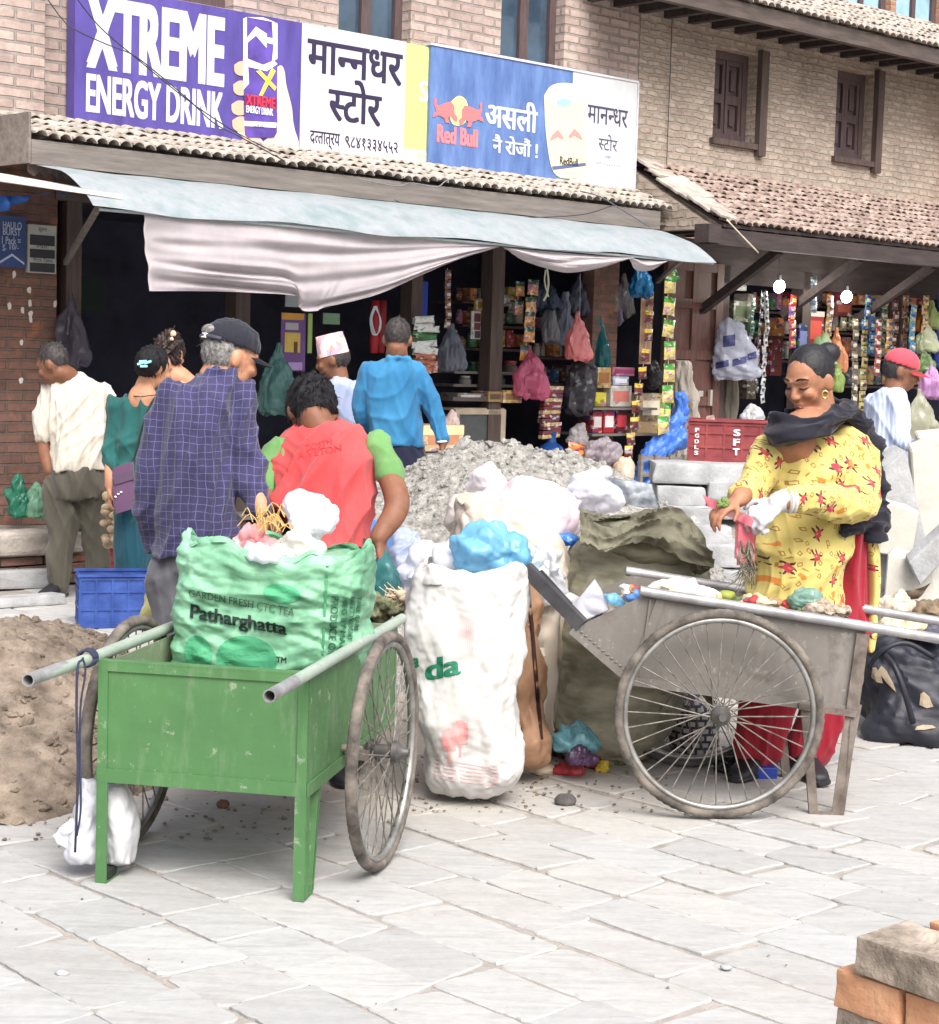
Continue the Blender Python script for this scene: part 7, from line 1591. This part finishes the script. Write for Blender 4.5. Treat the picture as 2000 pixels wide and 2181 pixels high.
for k in range(22):
    y = 680 + k * 5.2; c = (226, 228, 226) if k < 5 or 10 <= k < 15 else ((52, 128, 66) if k < 10 else (186, 110, 76)); bm = B(); q = F(905 + R.uniform(-8, 8), y, -.1 + R.uniform(-.03, .03)); pillow(bm, q, .21 + R.uniform(-.03, .02), .05, .02, R.uniform(-.25, .25)); obj('packet', bm, [gl(c), gl(c)], t_, base=FM, smooth=True)
bag('clear grey plastic bag hanging right of the packet bundle', 962, 690, 790, 66, -.06, plastic((130, 136, 150), .6), 6)
strip('short string of brown and white pouches hanging on the second post', [(955, 585), (954, 690)], 6, .06, .07, -.05, (150, 104, 84), (206, 200, 200), 2)
carton('white card of small dark bottles hanging above the counter', 1003, 664, 1042, 722, .12, (206, 202, 200), None, .01, 'display_card', 'card', [(.15, .62, .35, .3, (92, 50, 56)), (.15, .33, .35, .25, (110, 56, 60)), (.2, .04, .3, .25, (70, 60, 70)), (.62, .1, .25, .8, (180, 176, 190))])
carton('yellow snack pouch above the white display card', 1014, 637, 1044, 662, .11, (186, 160, 70), (120, 96, 60), .03)
strip('blue grey sachet strip hanging right of the display card', [(1056, 665), (1057, 740)], 6, .085, .05, .1, (112, 126, 150), (52, 60, 84), 2, .006)
strip('long strip of orange and dark green tea sachets hanging by the third post', [(1136, 612), (1131, 660), (1128, 700), (1120, 752)], 5, .12, .125, -.05, (214, 148, 66), (24, 84, 66), 1)
strip('second strip of orange and green tea sachets behind the first', [(1107, 615), (1104, 655)], 2, .10, .12, .02, (196, 140, 76), (40, 84, 72), 1)
strip('row of small foil pouches over the counter', [(1062, 612), (1078, 640), (1090, 655)], 3, .09, .1, .12, (150, 150, 150), (120, 96, 84), 3)
for k, (x, y, w_, h_, c, lb) in enumerate(((1172, 640, 34, 90, (150, 150, 160), 'clear bag of white bottles behind the pink hanging bag'), (1205, 625, 36, 110, (140, 146, 166), 'second clear bag of bottles behind the pink hanging bag'), (1165, 590, 60, 70, (64, 74, 100), 'dusky blue bag high under the awning'), (1232, 590, 50, 80, (92, 96, 116), 'greyish bag high behind the hanging string'), (1285, 585, 64, 80, (150, 140, 130), 'brownish clear bag under the swag of cloth'), (1330, 585, 50, 90, (128, 124, 126), 'taupe clear bag under the swag of cloth, nearer the blue one'), (1300, 640, 60, 50, (150, 142, 170), 'lilac clear bag beneath the brownish ones'))):
    bag(lb, x, y, y + h_, w_, .10, plastic(c, .85), k + 11, fat=.06)
bag('teal bag hanging behind the pink one', 1276, 668, 785, 46, .02, plastic((36, 112, 120), .85), 8)
bag('pink plastic bag hanging on a string in the middle of the shopfront', 1233, 665, 768, 62, -.2, plastic((236, 150, 150), .93), 9, fat=.09)
bm = B(); tube(bm, [F(1236, 583, -.2), F(1235, 672, -.2)], .003, 6); tag(obj('string', bm, pm((150, 150, 160), .7), base=FM), 'string holding up the pink hanging bag', 'string')
bm = B(); tube(bm, catmull([F(1165, 572, -.25), F(1168, 600, -.25), F(1165, 625, -.25), F(1158, 640, -.25)], 14), .008, 7); tube(bm, catmull([F(1162, 575, -.25), F(1160, 600, -.25), F(1168, 632, -.25)], 14), .006, 7); tag(obj('cord', bm, pm((206, 206, 176), .7), base=FM), 'knotted cream cord hanging left of the pink bag', 'cord')
bag('dark pink bag with a white parcel hanging by the tea sachets', 1130, 735, 848, 78, -.12, plastic((196, 96, 128), .88), 12, fat=.1)
bag('bright blue plastic bag tucked under the right end of the awning', 1368, 566, 632, 52, -.3, plastic((30, 110, 160), .95), 13, fat=.08)
strip('long curving strip of maroon coffee sachets with yellow tops', [(1384, 640), (1381, 700), (1374, 770), (1362, 830), (1352, 890), (1342, 945), (1330, 985)], 11, .105, .105, -.22, (122, 58, 54), (234, 202, 70), 1, cat='sachets')
a, b = F(1361, 775, -.17), F(1392, 622, -.17); bm = B(); box2(bm, (a.x, -.17, a.z), (b.x, -.165, b.z)); tag(obj('display_card', bm, pm((196, 160, 130), .7), base=FM), 'tan backing card behind the curving coffee sachets', 'card')
strip('long string of yellow crisp packets with green tops', [(1426, 605), (1424, 660), (1425, 715), (1426, 770), (1424, 825), (1419, 872), (1411, 905)], 8, .145, .155, -.4, (224, 206, 120), (60, 148, 50), 1, .035)
bm = B(); pillow(bm, F(1432, 590, -.42), .16, .12, .03, .6); tag(obj('crisp_packet', bm, [gl((48, 150, 60)), gl((60, 148, 50))], base=FM, smooth=True), 'glossy green packet at the top of the crisp string', 'packet')
sackF('plastic_bag', 'black clear wrapped bundle hanging in front of the small shelf', 'plastic bag', [(1225, 1262, 768, .03), (1212, 1270, 790, .07), (1202, 1268, 830, .08), (1200, 1262, 868, .08), (1210, 1256, 884, .04)], -.1, plastic((74, 72, 80), .85), amp=.02, sc=14, seed=3)
t_ = thing('incense_stack', 'hanging stack of long maroon and gold incense packets', 'packets', F(1172, 935, -.15), fac=True)
for k in range(13):
    q = F(1178 - k * 1.2 + (6 if k > 8 else 0), 826 + k * 8.6, -.15); bm = B(); box(bm, q, (.20, .05, .030), rot=Matrix.Rotation(R.uniform(-.08, .02), 3, 'Y'), bev=.004)
    for f_ in bm.faces: f_.material_index = 1 if k % 3 == 0 else 0
    obj('packet', bm, [gl((118, 44, 46)), gl((186, 160, 104))], t_, base=FM)
# counter, shelves, glass case
board('plank counter shelf beside the blue pullover man', 965, 846, 1110, 860, -.02, .5, .03, M_WOODU); board('upper shelf plank with jars', 968, 790, 1105, 800, .15, .5, .02, M_WOODG); board('middle shelf plank behind the counter', 966, 818, 1108, 830, .15, .5, .02, M_WOODG)
for k, (x, y0, y1, r, c, l, lb) in enumerate(((1030, 766, 795, .05, (150, 140, 130), (170, 60, 56), 'squat jar with a red lid on the upper shelf'), (1055, 762, 797, .05, (150, 160, 170), (200, 200, 205), 'tall pale jar on the upper shelf'), (1086, 768, 800, .06, (140, 120, 116), (176, 66, 60), 'wide jar with a red lid on the upper shelf'), (1008, 770, 792, .05, (70, 120, 96), (60, 90, 76), 'green jar on the upper shelf'), (1028, 795, 822, .045, (176, 150, 140), (200, 150, 140), 'pinkish jar on the middle shelf'), (1060, 797, 826, .06, (130, 128, 130), (90, 90, 96), 'grey tin jar on the middle shelf'), (990, 800, 820, .05, (180, 180, 176), (220, 220, 220), 'pale tub on the middle shelf'))): jar(lb, x, y0, y1, r, .25, c, l)
carton('shallow brown carton at the end of the plank counter', 1072, 832, 1112, 858, -.05, (196, 164, 100), (120, 92, 60), .2); carton('tan carton beside the shallow one on the plank counter', 1040, 834, 1070, 856, -.03, (160, 130, 84), (90, 70, 50), .2); carton('pale tray of sweets on the plank counter', 975, 838, 1030, 850, .0, (120, 110, 100), (190, 188, 190), .2)
gc = thing('glass_case', 'wooden framed glass case below the plank counter', 'display case', F(1020, 1000, .0), fac=True)
a, b = F(966, 1040, .0), F(1078, 872, .0); bm = B()
for p_, q_ in (((a.x, 0, b.z - .04), (b.x, .04, b.z)), ((b.x - .05, 0, .3), (b.x, .04, b.z - .04)), ((a.x, 0, .3), (a.x + .04, .04, b.z - .04)), ((a.x, .02, b.z - .01), (b.x, .5, b.z + .01))): box2(bm, p_, q_)
obj('frame', bm, mat('wood_pale', (.40, .33, .25), .7, .25, 6), gc, base=FM)
bm = B(); box2(bm, (a.x + .04, .015, .3), (b.x - .05, .02, b.z - .04)); obj('pane', bm, plastic((120, 124, 126), .55, .1), gc, base=FM)
lump('plastic_bag', 'blue crumpled bag inside the glass case', 'plastic bag', 1018, 950, Wp(1018, 950, .2).y, 26, 18, plastic((60, 100, 160), .95), amp=.02, seed=8)
carton('open brown cardboard box at the blue pullover man’s elbow', 900, 905, 988, 962, -.35, (206, 176, 130), (186, 130, 96), .25, bits=[(.0, .62, 1.0, .36, (226, 200, 156))]); lump('plastic_bag', 'small knotted bag with a red top on the brown cardboard box', 'plastic bag', 962, 898, Wp(962, 898, -.3).y, 18, 13, plastic((226, 206, 200), .9), amp=.01, seed=3, knot=.05)
board('low bench under the brown cardboard box', 890, 966, 996, 978, -.4, -.08, .03, M_WOODG, 'bench', 'bench')
# water bottle and floor stock
wj = thing('water_jar', 'large blue ribbed water bottle standing on the shop floor', 'water bottle', F(1171, 1035, -.15), fac=True)
a = F(1171, 1040, -.15); r = .115; prof = [(0, 0), (r * .95, 0), (r, .02)]
for k in range(3): prof += [(r, .04 + k * .085), (r * .93, .055 + k * .085), (r * .93, .07 + k * .085), (r, .085 + k * .085)]
prof += [(r, .29), (r * .8, .335), (r * .35, .37), (r * .3, .42), (r * .34, .425), (r * .34, .45), (0, .455)]
bm = B(); lathe(bm, prof, a, 28); obj('bottle', bm, plastic((36, 82, 150), .93, .12), wj, base=FM, smooth=35)
t_ = thing('packet_stack', 'pile of orange snack packs in a clear bag beside the blue water bottle', 'packets', F(1228, 1030, -.2), fac=True)
for k in range(6): bm = B(); pillow(bm, F(1228 + R.uniform(-3, 3), 950 + k * 17, -.2), .20, .09, .06, R.uniform(-.06, .06)); obj('packet', bm, [gl((232, 146, 70)), gl((240, 170, 100))], t_, base=FM, smooth=True)
sackF('clear_top', None, None, [(1232, 1245, 903, .01), (1218, 1250, 915, .04), (1208, 1252, 935, .06), (1206, 1252, 945, .05)], -.2, plastic((190, 184, 186), .6), amp=.012, sc=16, seed=4, parent=t_)
carton('brown cardboard box on the floor under the clear bag', 1248, 982, 1315, 1035, -.3, (180, 138, 104), None, .2); lump('plastic_bag', 'shiny clear bag of purple sweets on the brown floor box', 'plastic bag', 1283, 962, Wp(1283, 962, -.3).y, 42, 26, plastic((186, 176, 184), .85), amp=.022, sc=14, seed=5)
sackF('plastic_bag', 'cream bag of puffed rice standing before the coffee sachets', 'plastic bag', [(1318, 1340, 975, .03), (1308, 1350, 990, .08), (1304, 1348, 1015, .09), (1312, 1340, 1040, .06)], -.45, plastic((226, 206, 184), .92), amp=.014, sc=14, seed=6)
# small shelf right
for k, (y, lb) in enumerate(((868, 'upper board of the small stock shelf'), (924, 'lower board of the small stock shelf'))): board(lb, 1262, y, 1400, y + 12, -.12, .25, .02, M_WOODG)
for x0, y0, x1, y1, c, c2, lb in ((1272, 783, 1302, 826, (196, 160, 96), (150, 100, 60), 'tan tin on the small stock shelf'), (1304, 783, 1352, 800, (186, 104, 130), (140, 60, 96), 'flat pink box above the white one'), (1300, 822, 1346, 866, (212, 204, 192), (200, 120, 110), 'white biscuit box with a red mark'), (1268, 836, 1292, 866, (216, 206, 60), None, 'yellow tub on the small stock shelf'), (1306, 802, 1340, 820, (170, 180, 210), (226, 226, 240), 'pale blue pack of spoons over the white biscuit box'), (1262, 876, 1284, 922, (150, 40, 50), (206, 200, 196), 'narrow red pack at the left of the lower shelf'), (1285, 874, 1310, 922, (176, 36, 46), (220, 214, 214), 'red and white pack on the lower shelf'), (1311, 872, 1338, 922, (110, 28, 44), (190, 60, 70), 'dark red pack at the right of the lower shelf'), (1362, 838, 1412, 900, (212, 190, 150), (232, 222, 200), 'pale carton stack behind the crisp packets'), (1358, 880, 1402, 924, (196, 166, 124), None, 'brown carton behind the crisp packets')): carton(lb, x0, y0, x1, y1, -.08 if x0 < 1350 else -.05, c, c2, .12)
lump('plastic_bag', 'black round bag behind the crisp packets', 'plastic bag', 1392, 800, Wp(1392, 800, -.12).y, 20, 34, plastic((58, 56, 58), .97), amp=.012, seed=9)
sackF('hanging_coat', 'limp grey beige garment hanging beside the brown door', 'garment', [(1440, 1466, 770, .03), (1438, 1474, 790, .05), (1434, 1484, 850, .06), (1428, 1496, 895, .06), (1425, 1482, 950, .06), (1426, 1462, 985, .04)], -.25, cloth('coat_grey', (176, 166, 154)), amp=.03, sc=9, seed=4, st=(1.6, 1.6, .4))
sackF('tarpaulin', 'crumpled blue tarpaulin draped beside the grey garment', 'tarpaulin', [(1436, 1452, 838, .03), (1436, 1462, 860, .05), (1424, 1464, 900, .07), (1398, 1456, 935, .08), (1372, 1430, 960, .07), (1358, 1400, 985, .08), (1350, 1392, 1020, .08), (1345, 1385, 1045, .05)], -.4, mat('tarp_blue', srgb(62, 108, 190), .45, .25, 8, .4, 60, spec=.5), amp=.035, sc=10, seed=5)
rk = thing('wooden_rack', 'low slatted wooden rack in front of the blue tarpaulin', 'rack', F(1400, 1050, -.5), fac=True); bm = B()
for y in (975, 1010, 1042): bar(bm, F(1362, y, -.5), F(1462, y + 4, -.5), .03, .035)
for x in (1366, 1396, 1428, 1458): bar(bm, F(x, 968, -.52), F(x - 4, 1052, -.52), .03, .03, up=(1, 0, 0))
obj('slats', bm, M_WOODG, rk, base=FM)
# --- right shop
sackF('plastic_bag', 'big clear white and blue bag hanging on the brown door', 'plastic bag', [(1548, 1562, 682, .02), (1536, 1580, 694, .07), (1524, 1602, 730, .1), (1518, 1616, 775, .12), (1518, 1620, 798, .1), (1526, 1600, 808, .05)], -.2, plastic((186, 190, 206), .9), amp=.022, sc=12, seed=3)
wb_ = [o for o in bpy.data.objects if o.get('label') == 'big clear white and blue bag hanging on the brown door'][0]
for q in ([(1524, 786), (1552, 780), (1552, 766), (1524, 772)], [(1560, 780), (1590, 772), (1590, 758), (1560, 766)], [(1592, 768), (1612, 762), (1610, 748), (1592, 754)], [(1540, 740), (1566, 736), (1566, 712), (1540, 716)]): wrap(None, q, wb_, pm((62, 66, 112), .5), shape=[(0, 0), (1, 0), (1, 1), (0, 1)], name='printed_band', off=.005)
strip('long silver and black garland strip hanging in the right shop', [(1632, 630), (1634, 690), (1628, 760), (1624, 850)], 16, .06, .075, -.3, (176, 176, 180), (52, 52, 58), 2, .01, jit=.4)
strip('thin black sachet strip left of the silver garland', [(1624, 630), (1616, 740), (1612, 830)], 12, .05, .06, -.1, (62, 60, 68), (130, 128, 136), 2, .008)
strip('narrow teal sachet strip in the right shop', [(1605, 640), (1600, 715)], 7, .055, .05, -.15, (92, 130, 124), (60, 84, 90), 2, .008)
carton('pale card box high beside the bracket of the right shop', 1564, 580, 1592, 618, .05, (176, 180, 166), (130, 140, 130), .05); carton('jar box behind the clear bag on the door', 1562, 642, 1600, 684, .05, (120, 130, 104), (84, 96, 70), .1)
M_BULB = NT('lamp_glow'); M_BULB.bs(Base_Color=(1, .98, .92), Emission_Color=(1, .98, .93)); M_BULB.b.inputs['Emission Strength'].default_value = 9
for k, (x, y) in enumerate(((1660, 610), (1803, 632))):
    c = F(x, y, -.25); t_ = thing('light_bulb', ['lit white bulb hanging left in the right-hand shop', 'lit white bulb hanging above the packets of the right-hand shop'][k], 'lamp', c, fac=True)
    bm = B(); ell(bm, c, (.05, .05, .06), Matrix.Rotation(.4, 3, 'Y')); obj('bulb', bm, M_BULB.m, t_, base=FM, smooth=True)
    bm = B(); tube(bm, [c + V((0, 0, .04)), c + V((-.005, 0, .10))], .018, 10); tube(bm, [c + V((-.005, 0, .1)), c + V((-.01, .02, .42 if k == 0 else .36))], .003, 6); obj('socket', bm, M_BLACK, t_, base=FM)
    L = bpy.data.lights.new('bulb_light', 'POINT'); L.energy = 8; L.shadow_soft_size = .05; L.color = (1, .95, .87); lo = bpy.data.objects.new('bulb_light', L); COL.objects.link(lo); lo.location = FM @ (c + V((0, -.09, -.02)))
carton('red snack carton stack in the right shop', 1712, 664, 1756, 742, .05, (150, 42, 44), (190, 80, 66), .1, bits=[(.0, .86, 1, .14, (206, 190, 180))]); carton('tall blue carton left of the red snack cartons', 1700, 690, 1722, 750, .0, (44, 62, 140), (120, 130, 180), .08)
carton('maroon box under the second bulb', 1780, 642, 1816, 672, .1, (110, 48, 44), (150, 76, 62), .1)
strip('row of dark pouches hanging under the maroon box', [(1795, 690), (1815, 686), (1832, 682)], 3, .10, .13, -.02, (92, 90, 70), (150, 142, 100), 2)
pal = [((52, 96, 150), (206, 190, 160)), ((176, 116, 66), (60, 110, 84)), ((112, 60, 60), (190, 170, 150)), ((70, 110, 96), (200, 150, 90)), ((60, 120, 190), (226, 220, 200)), ((150, 140, 90), (84, 60, 50))]
for k, (x, y0, y1, n) in enumerate(((1842, 700, 868, 8), (1860, 645, 742, 5), (1884, 648, 745, 5), (1908, 650, 748, 5), (1930, 640, 750, 5), (1848, 640, 690, 3))):
    strip(['column of yellow brown sachets beside the dark post', 'first column of small snack sachets behind the red capped man', 'second column of small snack sachets with orange fronts', 'third column of small snack sachets, teal ones', 'bright blue snack sachet column nearest the crisp bags', 'short column of pale sachets above the yellow brown ones'][k], [(x, y0), (x - 2, (y0 + y1) / 2), (x - 5, y1)], n, .105, .10, -.15 - .01 * k, *(pal[(k * 5 + 5) % 6] if k else ((176, 168, 96), (70, 56, 50))), 2)
for lb, x, y0, y1, w_, c, yl in (('white and green crisp bag hanging at the right edge', 1975, 690, 750, 56, (206, 214, 180), -.3), ('bag of orange snacks hanging at the right edge', 1960, 655, 705, 40, (186, 120, 60), -.2), ('pale green cabbage bag hanging at the right edge', 1985, 640, 700, 40, (170, 190, 120), -.25), ('lower green and white packet hanging over the red cap', 1968, 745, 790, 40, (120, 150, 96), -.35), ('blue packet at the extreme right edge of the stall', 1997, 625, 780, 26, (50, 70, 160), -.1), ('lilac bag at the right edge beside the red cap', 1985, 770, 850, 56, (196, 150, 200), -.5), ('clear bag of vegetables in front of the striped man', 1960, 830, 950, 90, (170, 170, 150), -.75), ('white and orange crisp bag behind the woman in yellow', 1782, 700, 790, 44, (214, 150, 110), -.2), ('green and white snack bag left of the orange one', 1752, 705, 745, 34, (170, 196, 150), -.2), ('lime green bag hanging behind the woman’s bun', 1778, 755, 835, 36, (150, 176, 100), -.25), ('pale striped snack bag over the woman’s head', 1765, 715, 780, 36, (220, 190, 180), -.15)):
    bag(lb, x, y0, y1, w_, yl, plastic(c, .95), int(x) % 17, fat=.07, amp=.012)
lump('plastic_bag', 'white knotted bag behind the red lettered crate', 'plastic bag', 1602, 890, Wp(1602, 890, -.3).y, 24, 22, plastic((206, 206, 210), .9), amp=.016, seed=2, knot=.04)
sackF('trousers_hanging', 'pair of greyish brown trousers hanging below the clear bag', 'garment', [(1542, 1574, 800, .04), (1540, 1576, 850, .05), (1544, 1570, 895, .05)], -.02, cloth('hang_taupe', (120, 112, 100)), amp=.02, sc=9, seed=8, st=(1.6, 1.6, .3))
for k, (x0, y0, x1, y1, c) in enumerate(((1590, 800, 1612, 850, (96, 84, 70)), (1640, 720, 1668, 800, (122, 36, 34)), (1650, 690, 1672, 715, (180, 120, 60)), (1720, 770, 1740, 850, (70, 96, 60)))): carton(['brown carton inside the right shop', 'dark red carton inside the right shop', 'small orange box inside the right shop', 'green carton behind the woman in yellow'][k], x0, y0, x1, y1, .4, c, None, .2)

# --- packed back shelves, seen small in the shade
def shelf_goods(x0, x1, rows, yl, lab, grp, seed):
    rr = random.Random(seed); pals = [(170, 60, 56), (206, 170, 80), (60, 90, 150), (70, 130, 90), (196, 186, 176), (150, 96, 66), (190, 120, 150), (90, 96, 110), (214, 206, 190), (222, 140, 70)]
    for y, hh in rows:
        tag(board(lab % 'a plank shelf', x0, y, x1, y, yl, yl + .35, .02, M_WOOD), group='shelves ' + grp[6:]); x = x0 + 2
        while x < x1 - 6:
            w_ = rr.uniform(10, 24); a, b = F(x, y - 1, yl + .03), F(min(x + w_, x1), y - hh * rr.uniform(.5, .95), yl + .03); c = rr.choice(pals)
            bm = B()
            if rr.random() < .55: box2(bm, (a.x, yl + .03, a.z), (b.x - .006, yl + .2, b.z), bev=.004)
            else: r_ = (b.x - a.x) / 2 - .004; lathe(bm, [(0, 0), (r_, 0), (r_, (b.z - a.z) * .75), (r_ * .6, (b.z - a.z) * .85), (r_ * .6, b.z - a.z), (0, b.z - a.z)], ((a.x + b.x) / 2, yl + .12, a.z), 14)
            tag(obj('shelf_item', bm, printed(c, .5, 26), base=FM, smooth=30), lab % 'a small box or jar', 'goods', grp); x += w_ + 1
shelf_goods(985, 1130, [(640, 34), (690, 40), (740, 40)], .55, '%s on the dim back wall behind the counter', 'goods on the back wall behind the counter', 3)
shelf_goods(1150, 1270, [(700, 44), (760, 44), (815, 44)], .5, '%s in the dim opening behind the pink bags', 'goods in the opening behind the pink bags', 4)
shelf_goods(1590, 1720, [(660, 40), (712, 40), (765, 44)], .6, '%s at the back of the right-hand shop', 'goods at the back of the right-hand shop', 5)
shelf_goods(1740, 2000, [(650, 44), (705, 44), (760, 44), (820, 44)], .35, '%s behind the hanging strips of the right-hand shop', 'goods behind the hanging strips', 6)
for k, (x, y0, y1, n, c1, c2) in enumerate(((1690, 640, 730, 6, (176, 60, 60), (226, 190, 90)), (1735, 600, 655, 4, (120, 150, 170), (210, 210, 214)), (1768, 640, 705, 5, (206, 170, 96), (110, 60, 60)), (1822, 690, 850, 8, (112, 100, 84), (206, 196, 170)), (1872, 690, 790, 6, (150, 70, 60), (224, 214, 190)), (1895, 690, 740, 4, (196, 150, 70), (60, 70, 120)), (1945, 660, 740, 5, (90, 150, 190), (232, 226, 206)), (1972, 640, 700, 4, (210, 190, 120), (160, 60, 60)))):
    strip(['red and gold', 'pale grey', 'gold and maroon', 'drab brown', 'brick red', 'mustard and navy', 'sky blue', 'sand and red'][k] + ' sachet strip hanging among the stock of the right-hand shop', [(x, y0), (x - 2, (y0 + y1) / 2), (x - 3, y1)], n, .10, .10, -.22 - .01 * k, c1, c2, 2)

for k, (x, y, c) in enumerate(((62, 617, 0), (64, 645, 0), (66, 668, 1), (48, 660, 1), (66, 682, 0), (46, 730, 1), (20, 652, 1), (118, 648, 0), (45, 810, 1), (30, 585, 0))):
    bm = B(); a = F(x, y, -.006); poly_prism(bm, [a + V((R.uniform(.5, 1) * .02 * math.cos(t), 0, R.uniform(.6, 1.1) * .028 * math.sin(t))) for t in (.3, 1.2, 2.3, 3.1, 4.2, 5.4)], (0, .004, 0))
    tag(obj('paper_remnant', bm, pm((214, 208, 200), .8), base=FM), 'torn scrap of old pasted paper left on the brick pillar', 'paper scrap', 'torn paper remnants on the brick pillar')
